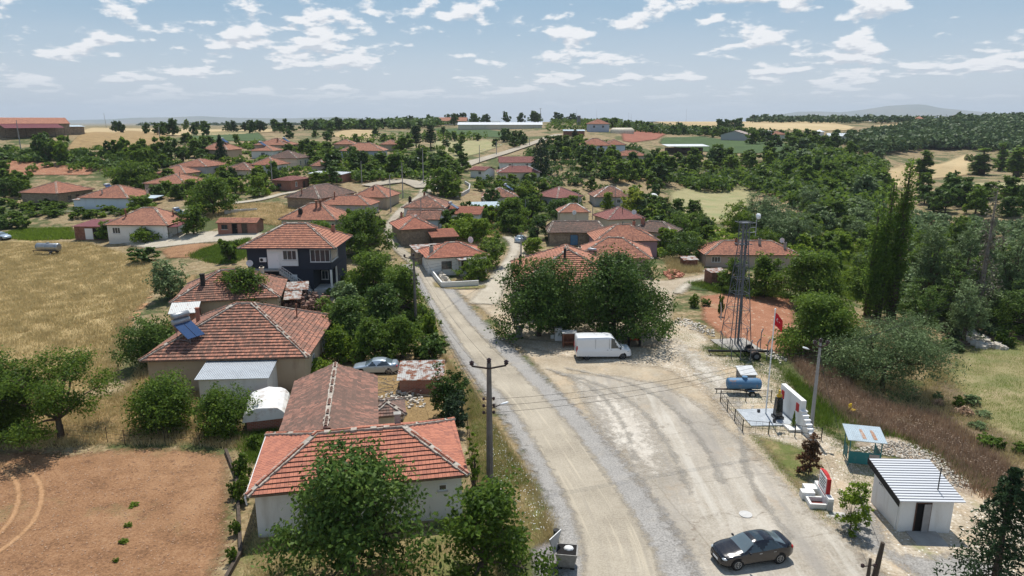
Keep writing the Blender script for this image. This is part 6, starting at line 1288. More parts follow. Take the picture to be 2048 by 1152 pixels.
# lattice tower
tb = empty('lattice_tower', (25.6, 75.6, gz(25.9,75.6)), R(8), 'tall grey steel lattice telecom tower with side-mounted dish', 'tower'); HT, wb, wt_ = 14.2, 1.32, .42
def tw_(z): f = min(1, z / 11.5); return wb + (wt_ - wb) * f
for sx in (-1, 1):
    for sy in (-1, 1): q_ = MB(); q_.tube([(sx*tw_(0), sy*tw_(0), -.4), (sx*wt_, sy*wt_, 11.5), (sx*wt_, sy*wt_, HT)], .05, 6); q_.build('leg', M['tower_steel'], tb)
q_ = MB(); zs = [0]; 
while zs[-1] < HT - .5: zs.append(min(HT, zs[-1] + max(1.1, 2.3 - zs[-1] * .10)))
for i, (z0, z1) in enumerate(zip(zs[:-1], zs[1:])):
    a, b = tw_(z0), tw_(z1)
    for k in range(4):
        c0 = [(-1,-1),(1,-1),(1,1),(-1,1)][k]; c1 = [(1,-1),(1,1),(-1,1),(-1,-1)][k]
        q_.bar((c0[0]*a,c0[1]*a,z0),(c1[0]*b,c1[1]*b,z1), .024); q_.bar((c1[0]*a,c1[1]*a,z0),(c0[0]*b,c0[1]*b,z1), .024); q_.bar((c0[0]*b,c0[1]*b,z1),(c1[0]*b,c1[1]*b,z1), .045)
q_.build('bracing', M['tower_steel'], tb); q_ = MB()
for x in (-.16, .16): q_.bar((x,-.25,0),(x,-.25,HT-.2), .05)
for k in range(46): q_.bar((-.16,-.25,.3*k+.3),(.16,-.25,.3*k+.3), .025)
q_.build('ladder', M['tower_steel'], tb); q_ = MB()
for k in range(4): q_.bar((.25+.07*k,.1,0),(.25+.07*k,.1,HT-1.5), .06)
q_.bar((0,.15,0),(0,.15,HT-.5), .12); q_.build('cable_run', M['galv_dark'], tb)
for z0, w0 in ((HT, .80), (HT-2.4, .72)):
    q_ = MB()
    for k in range(4): c0 = [(-1,-1),(1,-1),(1,1),(-1,1)][k]; c1 = [(1,-1),(1,1),(-1,1),(-1,-1)][k]; q_.bar((c0[0]*w0,c0[1]*w0,z0),(c1[0]*w0,c1[1]*w0,z0), .06)
    q_.box(-w0*.6, w0*.6, -w0*.6, w0*.6, z0-.05, z0-.01); q_.build('platform', M['tower_steel'], tb)
q_ = MB(); q_.bar((.6,0,HT-1.2),(1.35,0,HT-1.1), .06); q_.bar((1.35,0,HT-1.6),(1.35,0,HT+.5), .07); q_.bar((.6,0,HT-.6),(1.35,0,HT-.6), .05); q_.build('dish_arm', M['galv'], tb)
q_ = MB(); q_.tube([(1.30,-.10,HT+.62),(1.36,-.26,HT+.66),(1.38,-.32,HT+.67)], [.16,.34,.34], 18); q_.build('dish', M['lamp_white'], tb, True)
q_ = MB(); q_.box(-2.1, 2.1, -2.1, 2.1, -.5, .15); q_.build('plinth', M['concrete'], tb)
def angled_post(loc, rz, lb):
    e = empty('fence_post', loc, rz, lb, 'post', 'angled fence posts round the lattice tower'); q = MB(); q.cyl((0,0,-.2),(0,0,2.1), .05, 8); q.bar((0,0,2.08),(.32,0,2.45), .09); q.build('post', M['galv_dark'], e); return e
for px, py, rz in ((1443,705,160),(1462,718,150),(1480,724,120),(1500,726,60),(1512,722,20),(1533,722,25),(1492,698,90),(1520,700,40)): angled_post(hit(px, py)[0], R(rz), 'dark fence post with bent arm at the foot of the lattice tower')
# white hut
ht = empty('service_hut', (25.75, 40.2, 0), R(-2), 'small white hut with striped metal shed roof and open door', 'hut'); q_ = MB(); q_.box(-1.6, 1.6, -1.75, 1.75, -.3, 2.25)
q_.hexa([(-1.6,-1.75,2.25),(1.6,-1.75,2.25),(1.6,1.75,2.25),(-1.6,1.75,2.25),(-1.6,-1.75,2.3),(1.6,-1.75,2.3),(1.6,1.75,2.85),(-1.6,1.75,2.85)]); q_.build('wall', M['clean_white'], ht)
rb = MB(); ns = 17
def rz_(y): return 2.34 + (y + 2.2) / 4.3 * .66
for k in range(ns):
    y0, y1 = -2.2 + 4.3*k/ns, -2.2 + 4.3*(k+1)/ns; m_ = y0 + (y1-y0)*.62
    rb.hexa([(-1.95,y0,rz_(y0)),(2.0,y0,rz_(y0)),(2.0,m_,rz_(m_)),(-1.95,m_,rz_(m_)),(-1.95,y0,rz_(y0)+.07),(2.0,y0,rz_(y0)+.07),(2.0,m_,rz_(m_)+.07),(-1.95,m_,rz_(m_)+.07)])
    rb.hexa([(-1.95,m_,rz_(m_)-.02),(2.0,m_,rz_(m_)-.02),(2.0,y1,rz_(y1)-.02),(-1.95,y1,rz_(y1)-.02),(-1.95,m_,rz_(m_)+.03),(2.0,m_,rz_(m_)+.03),(2.0,y1,rz_(y1)+.03),(-1.95,y1,rz_(y1)+.03)], 1)
rh = rb.build('roof', [simple('roof_silver', (.62, .64, .67), .4, .3), simple('roof_groove', (.10, .10, .115), .6)], ht)
q_ = MB(); q_.hexa([(-1.99,-2.2,2.0),(-1.95,-2.2,2.0),(-1.95,2.1,2.66),(-1.99,2.1,2.66),(-1.99,-2.2,2.42),(-1.95,-2.2,2.42),(-1.95,2.1,3.08),(-1.99,2.1,3.08)]); q_.build('fascia', M['soot'], ht)
q_ = MB(); q_.cyl((.9,-1.1,2.3),(.9,-1.1,4.1), .035, 8); q_.build('vent_pipe', M['black_metal'], rh)
fr2 = frame_of(3.2, 3.5, 0); p_, d_, nn, L_ = fr2[0]
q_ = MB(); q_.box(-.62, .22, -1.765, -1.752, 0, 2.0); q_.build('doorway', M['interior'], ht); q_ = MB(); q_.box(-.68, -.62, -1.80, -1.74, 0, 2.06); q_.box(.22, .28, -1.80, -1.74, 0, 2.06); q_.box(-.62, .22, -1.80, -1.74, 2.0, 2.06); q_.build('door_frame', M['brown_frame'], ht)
q_ = MB(); q_.hexa([(-.20,-1.86,.02),(.24,-1.82,.02),(.24,-1.78,.02),(-.20,-1.82,.02),(-.20,-1.86,1.98),(.24,-1.82,1.98),(.24,-1.78,1.98),(-.20,-1.82,1.98)]); q_.build('door', M['pole_grey'], ht)
p_, d_, nn, L_ = fr2[3]
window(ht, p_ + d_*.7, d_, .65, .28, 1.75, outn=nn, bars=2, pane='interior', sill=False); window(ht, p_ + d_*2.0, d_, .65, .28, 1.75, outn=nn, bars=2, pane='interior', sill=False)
q_ = MB(); q_.cyl((-1.64,-1.5,0),(-1.64,-1.5,2.2), .035, 8); q_.build('drain_pipe', M['pvc'], ht); q_ = MB(); q_.box(-1.1, .75, -2.9, -1.75, -.2, .09); q_.hexa([(-1.1,-3.3,-.2),(.75,-3.3,-.2),(.75,-2.9,-.2),(-1.1,-2.9,-.2),(-1.1,-3.3,0.01),(.75,-3.3,0.01),(.75,-2.9,.09),(-1.1,-2.9,.09)]); q_.build('ramp', M['concrete'], ht)
# bus shelter
bs = empty('bus_shelter', (26.3, 47.6, 0), R(-14), 'teal bus shelter under rust-streaked corrugated roof behind the white hut', 'bus shelter')
for x, y in ((-1.3,-.9),(1.3,-.9),(-1.3,1.1),(1.3,1.1)): q_ = MB(); q_.bar((x,y,-.2),(x,y,2.15 if y < 0 else 2.35), .08); q_.build('post', M['teal'], bs)
q_ = MB(); q_.box(-1.3, 1.3, -.93, -.89, .2, 1.15); q_.box(1.28, 1.32, -.9, 1.1, .2, 1.15); q_.box(-1.3, -1.26, -.1, 1.1, .2, 1.15); q_.build('side_panel', M['teal'], bs); q_ = MB(); q_.box(.35, 1.2, -.96, -.94, .3, 1.05); q_.build('notice_panel', M['concrete'], bs)
q_ = MB(); q_.hexa([(-1.6,-1.3,2.12),(1.6,-1.3,2.12),(1.6,1.5,2.40),(-1.6,1.5,2.40),(-1.6,-1.3,2.17),(1.6,-1.3,2.17),(1.6,1.5,2.45),(-1.6,1.5,2.45)]); q_.build('roof', M['zinc_blue'], bs)
q_ = MB(); [q_.hexa([(x,-.9,2.226),(x+.3,-.9,2.226),(x+.2,.7,2.385),(x-.05,.7,2.385),(x,-.9,2.23),(x+.3,-.9,2.23),(x+.2,.7,2.389),(x-.05,.7,2.389)]) for x in (-.3, .6)]; q_.build('rust_patch', M['rust_orange'] if 'rust_orange' in M else simple('rust_orange', (.32, .13, .05), .9, c2=(.45,.4,.36), scale=5), bs)
q_ = MB(); q_.box(-1.1, 1.1, .5, .9, .42, .48); q_.build('bench', M['wood'], bs)
# fountain
fn = empty('fountain', (20.95, 42.2, 0), R(-6), 'small white roadside fountain with red-framed lettered panel and basins', 'fountain')
q_ = MB(); q_.box(-.1, .25, -1.5, 1.3, -.2, .75); q_.box(-.1, .25, -1.5, -.9, .0, .95); q_.box(-1.0,.0,-1.3,-1.15,-.2,.42); q_.box(-1.0,0,-.35,-.2,-.2,.42); q_.box(-1.15,-1.0,-1.3,-.2,-.2,.42); q_.box(-1.35,-.5,-.2,.35,-.2,.62); q_.box(-.9,.0,.6,1.3,-.2,.5); q_.build('basin', M['clean_white'], fn, bevel=.02)
q_ = MB(); q_.box(-1.0, -.1, -1.15, -.35, -.1, .12); q_.build('basin_floor', simple('dark_red', (.16, .03, .03), .5), fn); q_ = MB(); q_.box(-.04, .2, -.85, .75, .75, 2.0); q_.hexa([(-.04,-.6,2.0),(.2,-.6,2.0),(.2,.5,2.0),(-.04,.5,2.0),(-.04,-.4,2.12),(.2,-.4,2.12),(.2,.3,2.12),(-.04,.3,2.12)]); pn_ = q_.build('red_panel', M['red_paint'], fn)
q_ = MB(); q_.box(-.07, -.042, -.72, .62, .85, 2.0); q_.build('panel_face', M['white_paint'], pn_)
for k, (a_, w0) in enumerate(((-.42,.5),(-.62,.42),(-.5,.5),(-.64,.56),(-.4,.4))):
    q_ = MB(); q_.box(-.078, -.0705, a_, a_ + w0 * 1.8, 1.80-.18*k, 1.86-.18*k); q_.build('lettering_line', M['soot'], pn_)
q_ = MB(); q_.box(-.3, 1.0, -2.1, -1.5, -.1, .06); q_.build('slab', M['concrete_pale'], fn)
# vehicles
car('black saloon car with sunroof parked on the concrete at the lower right', (14.0, 35.75, .09), R(193), 'paint_black', SEDAN)
car('white panel van parked under the walnut trees beside the square', (9.85, 71.4, .06), R(3), 'paint_white', VAN, 'panel_van', 'van')
car('silver-blue saloon car parked between the sagging roof and the garden trees', (-13.9, 66.8, 0), R(184), 'paint_silver', dict(SEDAN, sun=None))
P = hit(1041, 484)[0]; car('pale car seen end-on at the top of the side road', P, R(76), 'paint_silver', dict(SEDAN, sun=None)); P = hit(2, 478)[0]; car('grey car cut by the left edge of the wheat field', P, R(-20), 'paint_silver', dict(SEDAN, sun=None)); P = hit(883, 383)[0]; car('dark small car under the trees at the road bend', P, R(20), 'paint_black', dict(SEDAN, sun=None))
# bins, cabinets
bn_ = empty('waste_container', hit(1133, 1134)[0], R(-8), 'open grey metal waste container with raised lid at the bottom kerb', 'waste bin'); q_ = MB(); q_.hexa([(-.45,-.4,.25),(.45,-.4,.25),(.45,.4,.25),(-.45,.4,.25),(-.62,-.55,1.15),(.62,-.55,1.15),(.62,.55,1.15),(-.62,.55,1.15)]); o_ = q_.build('body', M['galv_bin'], bn_)
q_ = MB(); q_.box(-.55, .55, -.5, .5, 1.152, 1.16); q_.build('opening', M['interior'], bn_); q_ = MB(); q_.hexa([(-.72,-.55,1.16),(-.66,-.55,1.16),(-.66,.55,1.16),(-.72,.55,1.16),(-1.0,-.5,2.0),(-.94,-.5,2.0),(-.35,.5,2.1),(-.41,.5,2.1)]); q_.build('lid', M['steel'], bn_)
for sx in (-.35, .35):
    for sy in (-.3, .3): q_ = MB(); q_.cyl((sx,sy-.04,.12),(sx,sy+.04,.12), .12, 12); q_.build('wheel', M['tyre'], bn_)
q_ = MB(); q_.ball((.1,.1,1.17), .3, .25, .12, 8, 6); q_.build('refuse', M['tarp_white'], bn_)
def wheelie(px, py, m, lb, s=1): e = empty('wheelie_bin', hit(px, py)[0], R(10), lb, 'waste bin'); q = MB(); q.box(-.26*s,.26*s,-.3*s,.3*s,.1,1.0*s, 0, -.06, -.06); q.build('body', M[m], e); q = MB(); q.box(-.34*s,.34*s,-.38*s,.4*s,1.0*s,1.08*s); q.build('lid', M[m], e); [ (lambda w: w.build('wheel', M['tyre'], e))((lambda w: (w.cyl((x,.3*s,.12),(x+.06,.3*s,.12), .12, 10), w)[1])(MB())) for x in (-.3*s, .24*s)]; return e
wheelie(1038, 675, 'plastic_grey', 'pale grey bin in the walnut shade left of the white cabinets', 1.25)
bo = empty('bollard', hit(1112, 1083)[0], 0, 'short dark green post beside the waste container', 'bollard'); q_ = MB(); q_.cyl((0,0,-.1),(0,0,.72), .17, 14); q_.build('body', simple('green_dark', (.02, .05, .03), .5), bo); q_ = MB(); q_.cyl((0,0,.72),(0,0,.8), .19, 14); q_.build('cap', M['black_metal'], bo)
def cabinet(px, py, w, d, h, lb, m='white_paint'): e = empty('utility_cabinet', hit(px, py)[0], R(4), lb, 'cabinet'); q = MB(); q.box(-w/2,w/2,0,d,-.1,h); q.build('body', M[m], e, bevel=.02); q = MB(); q.box(-w/2-.04,w/2+.04,-.04,d+.04,h,h+.06); q.build('top', M['concrete_pale'], e); q = MB(); q.box(-w*.42,w*.42,-.03,-.005,.1,h-.1); o = q.build('door', M[m], e); q = MB(); q.box(w*.3,w*.36,-.05,-.03,h*.45,h*.55); q.build('handle', M['black_metal'], o); return e
cabinet(1117, 682, .8, .7, 1.5, 'white electrical cabinet standing in walnut shade by the square'); cabinet(1105, 678, .4, .4, .5, 'small low white box left of the white electrical cabinet')
bt_ = empty('kiosk', hit(1139, 697)[0], R(2), 'narrow open brown kiosk with pale flat top left of the white van', 'kiosk'); q_ = MB(); q_.box(-.75,-.68,0,1,-.1,1.75); q_.box(.68,.75,0,1,-.1,1.75); q_.box(-.68,.68,.93,1,-.1,1.75); q_.box(-.68,.68,0,.93,.7,.76); q_.build('side_wall', M['rust'], bt_); q_ = MB(); q_.box(-.85,.85,-.1,1.1,1.75,1.85); q_.build('roof', M['concrete_pale'], bt_)
# old tractor half hidden right of the van
tc = empty('tractor', hit(1268, 688)[0], R(80), 'old red tractor in the shade right of the white van', 'tractor'); q_ = MB(); q_.box(-.2,1.5,-.3,.3,.7,1.25,0,.05,.05); q_.box(-1.1,-.2,-.5,.5,.8,1.0); q_.build('body', M['red_paint'], tc); q_ = MB(); q_.box(-.9,-.5,-.25,.25,1.0,1.1); q_.box(-1.0,-.9,-.25,.25,1.1,1.5); q_.build('seat', M['black_metal'], tc); q_ = MB(); q_.cyl((.9,.12,1.2),(.9,.12,1.9), .04); q_.build('exhaust', M['black_metal'], tc); q_ = MB(); q_.bar((-.2,0,1.2),(-.4,0,1.55), .04); q_.tube([(-.42,.2,1.55),(-.42,-.2,1.55)], .03, 6); q_.build('steering_wheel', M['black_metal'], tc)
for x, r0, y in ((-.7,.68,.62),(1.2,.4,.5)):
    for s_ in (-1, 1): q_ = MB(); q_.tube([(x,s_*y-.14,r0),(x,s_*y+.14,r0)], r0, 20); w_ = q_.build('wheel', M['tyre'], tc); q_ = MB(); q_.cyl((x,s_*(y+.12),r0),(x,s_*(y+.15),r0), r0*.5, 12); q_.build('hub', M['red_paint'], w_)
yb = empty('chair', hit(1703, 828)[0], R(30), 'bright yellow plastic chair lying in the dry thistles', 'chair'); q_ = MB(); q_.box(-.25,.25,-.25,.25,.4,.45); q_.build('seat', M['yellow'], yb); q_ = MB(); q_.box(-.25,.25,.2,.26,.45,.9,0,.04,.0); q_.build('backrest', M['yellow'], yb)
for x in (-.22,.22):
    for y in (-.22,.22): q_ = MB(); q_.bar((x,y,0),(x,y,.4), .04); q_.build('leg', M['yellow'], yb)
mh = MB(); P = hit(1491, 1031)[0]; mh.cyl((P.x,P.y,.05),(P.x,P.y,.125), .42, 20); tag(mh.build('manhole_cover', M['concrete_pale'], None), 'pale round manhole cover in the concrete behind the black car', 'manhole cover')
# poles
P1 = hit(980, 978)[0]; utility_pole(P1, 9.3, 'near square concrete pole with three insulators, brackets and street lamp', 'pole_concrete', R(4), 2.3, (1, -.15, .75), 3, .21, (0, 0), hlamp=6.0)
def upole(px, pyb, pyt, label, **k):
    P, t = hit(px, pyb); h, f, d = ray(px, pyt); H = CAM_H + d * P.y / f - P.z; utility_pole(P, H, label, **k); return P, H
PL = {}
PL['b'] = upole(832, 652, 512, 'brown-grey pole with crossarm at the left road edge near the fork', arm=2.2, racks=3, r_=.16)
PL['c'] = upole(754, 492, 434, 'grey pole with short crossarm rising from trees behind the dark house', arm=1.6, mat='pole_concrete', r_=.14)
PL['d'] = upole(1042, 512, 465, 'grey lamp pole beside the side road', lamp=(-1,.2,.8), mat='pole_grey', r_=.13)
PL['e'] = upole(782, 424, 350, 'pole at the road bend beside the small hip-roofed house', r_=.12, mat='pole_grey')
PL['f'] = upole(806, 396, 325, 'double pole of the pair at the road bend', r_=.12, mat='pole_grey')
PL['g'] = upole(847, 368, 296, 'tall grey pole with lamp on the far side of the road bend', lamp=(-1,0,1), arm=1.4, r_=.13, mat='pole_grey')
PL['h'] = upole(724, 368, 322, 'slim pole before the grove left of the road bend', r_=.11, mat='pole_grey')
PL['i'] = upole(546, 380, 321, 'grey pole left of the bare brick house', r_=.12, mat='pole_grey')
PL['j'] = upole(843, 455, 398, 'slim pole beside the old pinkish gable roof', r_=.09, mat='pole_grey')
for k, x in enumerate((1051, 1056)): upole(x, 440, 398, 'leg of the twin pole among trees above the side road', r_=.10, mat='pole_grey')
PL['k'] = upole(1156, 440, 388, 'slim pole above the dark brown patched roof', r_=.09, mat='pole_grey')
PL['l'] = upole(1185, 437, 405, 'short pole on the bare slope left of the maroon hip roof', r_=.09, mat='pole_grey'); upole(1230, 415, 372, 'slim pole before the spotted roof with white sheet strip', r_=.08, mat='pole_grey')
upole(42, 300, 240, 'grey pole before the far left barn', r_=.14, mat='pole_grey'); upole(213, 256, 226, 'skyline pole right of the far left barn', r_=.16, mat='pole_grey', lean=(0, R(-3))); upole(320, 280, 254, 'pole on the dry hilltop left of the upper cluster', r_=.14, mat='pole_grey')
for px, b, t, lb in ((959,326,290,'left lamp pole along the far road'),(993,310,283,'right lamp pole along the far road'),(1059,292,276,'last lamp pole at the top of the far road')): upole(px, b, t, lb, r_=.13, mat='pole_grey', lamp=(1,0,1.5))
for px, b, t, lb in ((1081,245,217,'skyline pole above the long white shed'),(1153,238,218,'skyline pole beside the silo'),(1193,240,221,'left of two skyline poles right of the silo'),(1372,244,218,'tall skyline pole above the golden field'),(1505,247,229,'skyline pole at the right end of the golden field'),(1257,242,226,'left of two crossarm poles on the ridge'),(1262,243,228,'right of two crossarm poles on the ridge'),(1468,268,246,'pole standing behind the farm shed in the golden field')): upole(px, b, t, lb, r_=.2, mat='pole_concrete', arm=2)
si = empty('silo', at(1150, 520), 0, 'dark upright steel silo on the skyline', 'silo'); q_ = MB(); q_.cyl((0,0,0),(0,0,6.5), 1.3, 14); q_.build('tank', M['galv_dark'], si); q_ = MB(); q_.cyl((0,0,6.5),(0,0,7.2), 1.3, 14, 0, .2); q_.build('lid', M['galv_dark'], si)
PR, HR = upole(1621, 868, 685, 'grey concrete lamp pole behind the white memorial', mat='pole_grey', r_=.14, arm=1.0, lamp=(-1,-.1,.9), hlamp=7.0)
PQ, HQ = upole(1745, 1172, 1085, 'leaning wooden pole at the bottom right corner', mat='wood_dark', r_=.15, lean=(0, R(5))); upole(1733, 1175, 1117, 'short wooden stub beside the leaning pole', mat='wood_dark', r_=.10, racks=1)
upole(1128, 660, 590, 'pole inside the walnut shade with white tube lamp', r_=.1, mat='pole_grey'); tl = MB(); P = at(1128, 82, 0); ht_ = hit(1128, 660)[0]; tl.bar((ht_.x-1.9, ht_.y, 3.7), (ht_.x-.3, ht_.y, 3.6), .12, .08); tag(tl.build('tube_lamp', M['lamp_white'], None), 'white tube lamp bracketed out of the walnut trees', 'lamp')
# cables
def topof(P, H, dx=0, dz=0): return Vector((P.x+dx, P.y, P.z+H+dz))
T1 = topof(P1, 9.3); Tb = topof(*PL['b']); Tc = topof(*PL['c'])
for dx in (-1.1, 0, 1.1): wire(T1 + Vector((dx,0,.15)), Tb + Vector((dx,0,.15)), .9, 'overhead cable from the near pole to the road-fork pole'); wire(Tb + Vector((dx,0,.15)), Tc + Vector((dx*.7,0,.15)), 1.2, 'overhead cable from the road-fork pole to the pole behind the dark house')
for k in range(3):
    wire(T1 - Vector((0,0,2.6+.5*k)), topof(PR, HR, 0, -.4-.3*k), .7, 'low cable from the near pole across the square to the memorial lamp pole'); wire(T1 - Vector((0,0,2.8+.5*k)), Tb - Vector((0,0,1.6+.4*k)), .8, 'low cable from the near pole to the road-fork pole')
    wire(topof(PR, HR, 0, -.4-.3*k), Vector((46, 66+k, 8.5)), .6, 'cable from the memorial lamp pole towards the meadow'); wire(Tb - Vector((0,0,1.4+.4*k)), topof(*PL['d'], 0, -.3*k), 1.0, 'cable from the road-fork pole to the side road lamp pole')
wire(topof(PQ, HQ), topof(PR, HR, 0, -1), .8, 'cable from the leaning wooden pole to the memorial lamp pole')
for a, b in (('c','e'),('e','f'),('f','g'),('g','h'),('h','i'),('j','e'),('d','k')): 
    for k in range(2): wire(topof(*PL[a], 0, -.2-.35*k), topof(*PL[b], 0, -.2-.35*k), .8, 'village cable between two slim grey poles', .014)
# fences
wire_fence('field_fence', hits([(-40,905),(60,890),(130,878),(215,884),(250,890),(330,884),(400,885),(500,862)]), 1.3, 'thin wire fence along the top of the ploughed field', 2.2, 'dark_iron', 3, .03)
wire_fence('garden_fence', hits([(640,712),(700,728),(760,722),(830,718)]), 1.2, 'wire garden fence behind the silver-blue car', 2.2, 'dark_iron', 3, .03)
wire_fence('roadside_fence', hits([(935,870),(945,930),(955,985),(965,1030)]), 1.5, 'thin iron stakes with wire along the right garden edge of the nearest house', 1.8, 'dark_iron', 3, .03)
wire_fence('terrace_fence', hits([(1085,362),(1110,352),(1160,352)]), 1.2, 'pale fence on the terrace right of the bungalows', 3, 'galv', 2, .06)
# rubble and debris
stones('rubble', [(1515,700),(1560,728),(1575,722),(1540,700)], 60, .05, .18, 'stone_pale', 'scattered pale stones behind the trailer chassis', 1)
stones('rubble', [(1352,636),(1380,640),(1430,662),(1428,674),(1380,660),(1350,648)], 200, .04, .17, 'stone_pale', 'line of pale stones along the lower edge of the red plot', 2)
stones('rubble', [(1325,545),(1350,540),(1372,552),(1340,560)], 120, .08, .3, 'tile_pink', 'heap of broken tile and rubbish beside the lane', 4, heap=.4)
stones('rubble', [(1925,655),(1990,690),(2010,700),(1960,700),(1910,670)], 130, .1, .5, 'stone_pale', 'pale rubble and roots at the foot of the dead poplar', 6)
stones('rubble', [(1700,905),(1770,880),(1830,890),(1900,920),(1960,985),(1890,975),(1800,915)], 1500, .03, .09, 'stone_pale', 'broken pale stones over the long gravel heap', 7, heap=.35)
stones('debris', [(745,800),(800,780),(845,790),(850,815),(790,822)], 160, .04, .16, 'stone_pale', 'white plastic and board scraps in the yard behind the nearest house', 8, heap=.3)
stones('rubble', [(1330,700),(1440,700),(1560,800),(1640,880),(1560,880),(1400,770)], 350, .03, .12, 'stone_pale', 'small loose limestone lumps across the bare ground', 9)
stones('rubble', [(1180,330),(1260,338),(1300,352),(1240,350)], 60, .2, .6, 'stone_pale', 'boulders on the bank below the gardens, right of centre', 10)
bt2 = MB(); P = hit(553, 870)[0]
br = MB(); c_ = hit(800, 790)[0]; rg = random.Random(2)
for k in range(60): a = Vector((c_.x + rg.uniform(-3.4, 2.5), c_.y + rg.uniform(-1, 4), rg.uniform(.1, .7))); b = a + Vector((rg.uniform(-1.6, 1.6), rg.uniform(-1.2, 1.2), rg.uniform(-.2, .6))); br.bar(a, b, .035)
bs.scale = (.82, .82, 1)
tag(br.build('dry_branches', M['bark_grey'], None), 'tangle of grey dry branches beside the rusty sheet shed', 'branches', None, 'stuff')
wk = empty('water_jug', hit(797, 838)[0], 0, 'big white plastic water container behind the nearest roof', 'container'); q_ = MB(); q_.box(-.5,.5,-.5,.5,.12,1.05); q_.build('tank', M['tarp_white'], wk, bevel=.08); q_ = MB()
for k in range(4): q_.box(-.53,.53,-.53,-.5,.15+.27*k,.19+.27*k); q_.box(-.53+.34*k,-.5+.34*k,-.54,-.5,.1,1.1)
q_.build('cage', M['steel'], wk)
pl_ = empty('fallen_post', hit(1441, 640)[0], R(0), 'pale weathered post leaning on a vine in the red plot', 'post'); q_ = MB(); q_.tube([(0,0,0),(.15,.3,1.0),(.05,.6,2.2)], [.09,.08,.06], 6); q_.build('post', M['stone_pale'], pl_)
# ---------------------------------------------------------------- planting
U = dict(unique=True)
tree('broad', 556, 836, 880, 1165, 'leaf_deep', 'big walnut tree in front of the nearest red roof', 'walnut trees', name='walnut_tree', dens=.85, leaf=.15, **U)
tree('broad', 866, 1070, 938, 1175, 'leaf_green', 'ragged dark garden tree at the bottom centre beside the road', dens=.75, leaf=.14, **U)
tree('shrub', 232, 400, 745, 885, 'leaf_green', 'wide bushy tree at the top edge of the ploughed field', name='bushy_tree', cat='tree', **U)
tree('shrub', 385, 515, 765, 882, 'leaf_green', 'bushy light green tree left of the arched tarp hut', name='bushy_tree', cat='tree', **U)
tree('sparse', -2, 216, 698, 878, 'leaf_green', 'open almond tree with bare dark forked trunk at the left field edge', 'almond trees', name='almond_tree', thick=1.1, dens=.5, **U)
tree('shrub', -90, 66, 690, 905, 'leaf_green', 'tree cut by the left edge of the picture beside the forked almond', name='bushy_tree', cat='tree', **U)
tree('shrub', 236, 362, 617, 745, 'leaf_deep', 'dense dark fig bush left of the pyramid roof', name='fig_tree', cat='tree', **U)
tree('shrub', 300, 376, 515, 605, 'leaf_olive', 'grey-green olive bush at the corner of the wheat field', name='olive_tree', cat='tree', **U)
tree('shrub', 256, 318, 495, 530, 'leaf_deep', 'round dark bush alone at the top of the wheat field')
tree('broad', 432, 540, 528, 625, 'leaf_green', 'garden tree in front of the old hip roof with the white sheet patch', **U)
tree('shrub', 435, 484, 478, 528, 'leaf_green', 'dark green bush left of the dark two-storey house')
tree('shrub', 590, 665, 715, 760, 'leaf_bright', 'low bright green vine clump right of the corrugated lean-to', **U)
for a in ((692,800,492,602,'leaf_green','bright tree right of the dark two-storey house'),(756,852,520,640,'leaf_green','tree leaning over the road beside the dark house'),(726,812,560,668,'leaf_deep','dark tree in the middle of the roadside grove'),(638,742,590,692,'leaf_deep','dark dense tree right of the pyramid roof'),(702,792,632,722,'leaf_green','tree above the silver-blue car, left'),(762,842,628,716,'leaf_green','tree above the silver-blue car, right'),(640,705,650,722,'leaf_bright','bright low tree right of the pyramid roof eave'),(660,722,562,640,'leaf_olive','flowering grey-green tree before the porch of the dark house'),(666,775,412,512,'leaf_green','tall tree right behind the dark two-storey house'),(600,672,438,478,'leaf_green','leafy tree between dark house and two-flue roof')):
    tree('broad', *a[:6], **U)
tree('shrub', 826, 892, 668, 730, 'leaf_deep', 'dark spiky bush at the road edge above the rusty sheet shed'); tree('shrub', 838, 880, 625, 690, 'leaf_bright', 'light bush at the foot of the road-fork pole')
tree('shrub', 856, 936, 722, 842, 'leaf_deep', 'dark upright bush beside the road right of the rusty sheet shed', name='juniper_tree', cat='tree', **U); tree('shrub', 880, 938, 780, 872, 'leaf_pine', 'second, lower dark bush just below the upright one by the road', name='juniper_tree', cat='tree', **U)
tree('shrub', 920, 990, 505, 566, 'leaf_green', 'round tree right of the white house at the fork', name='bushy_tree', cat='tree', **U); tree('shrub', 945, 1012, 468, 540, 'leaf_green', 'tree thicket along the side road behind the fork house', **U)
tree('broad', 992, 1164, 504, 672, 'leaf_deep', 'left walnut tree of the pair on the square', 'walnut trees', name='walnut_tree', **U)
tree('broad', 1118, 1342, 488, 674, 'leaf_deep', 'right and broader walnut tree of the pair, above the white van', 'walnut trees', name='walnut_tree', dens=1.0, **U)
tree('broad', 1572, 1728, 578, 716, 'leaf_green', 'round bright tree at the right end of the red plot', **U); tree('broad', 1556, 1694, 496, 612, 'leaf_green', 'broad tree right of the long pink-beige house', **U)
tree('broad', 1440, 1502, 515, 586, 'leaf_green', 'small tree before the left half of the long pink-beige house', **U); tree('broad', 1496, 1566, 505, 596, 'leaf_green', 'tree before the right half of the long pink-beige house', **U)
tree('willow', 1664, 1884, 618, 800, 'leaf_olive', 'large silvery willow bush above the dry thistle bank', **U)
tree('poplar', 1772, 1836, 316, 640, 'leaf_poplar', 'tallest green poplar at the stream, upper right', 'poplars', unique=True, dens=1.0); tree('poplar', 1742, 1804, 345, 638, 'leaf_poplar', 'second poplar growing close against the tallest one, on its left', 'poplars', unique=True, dens=.7); tree('poplar', 1722, 1776, 400, 632, 'leaf_poplar', 'lowest poplar on the left flank of the tallest pair', 'poplars', unique=True, dens=.7)
tree('poplar', 1948, 2002, 362, 660, 'leaf_grey', 'bare grey dead poplar at the right', 'poplars', bark='bark_grey', unique=True, dens=.16, thick=.75, name='dead_poplar_tree')
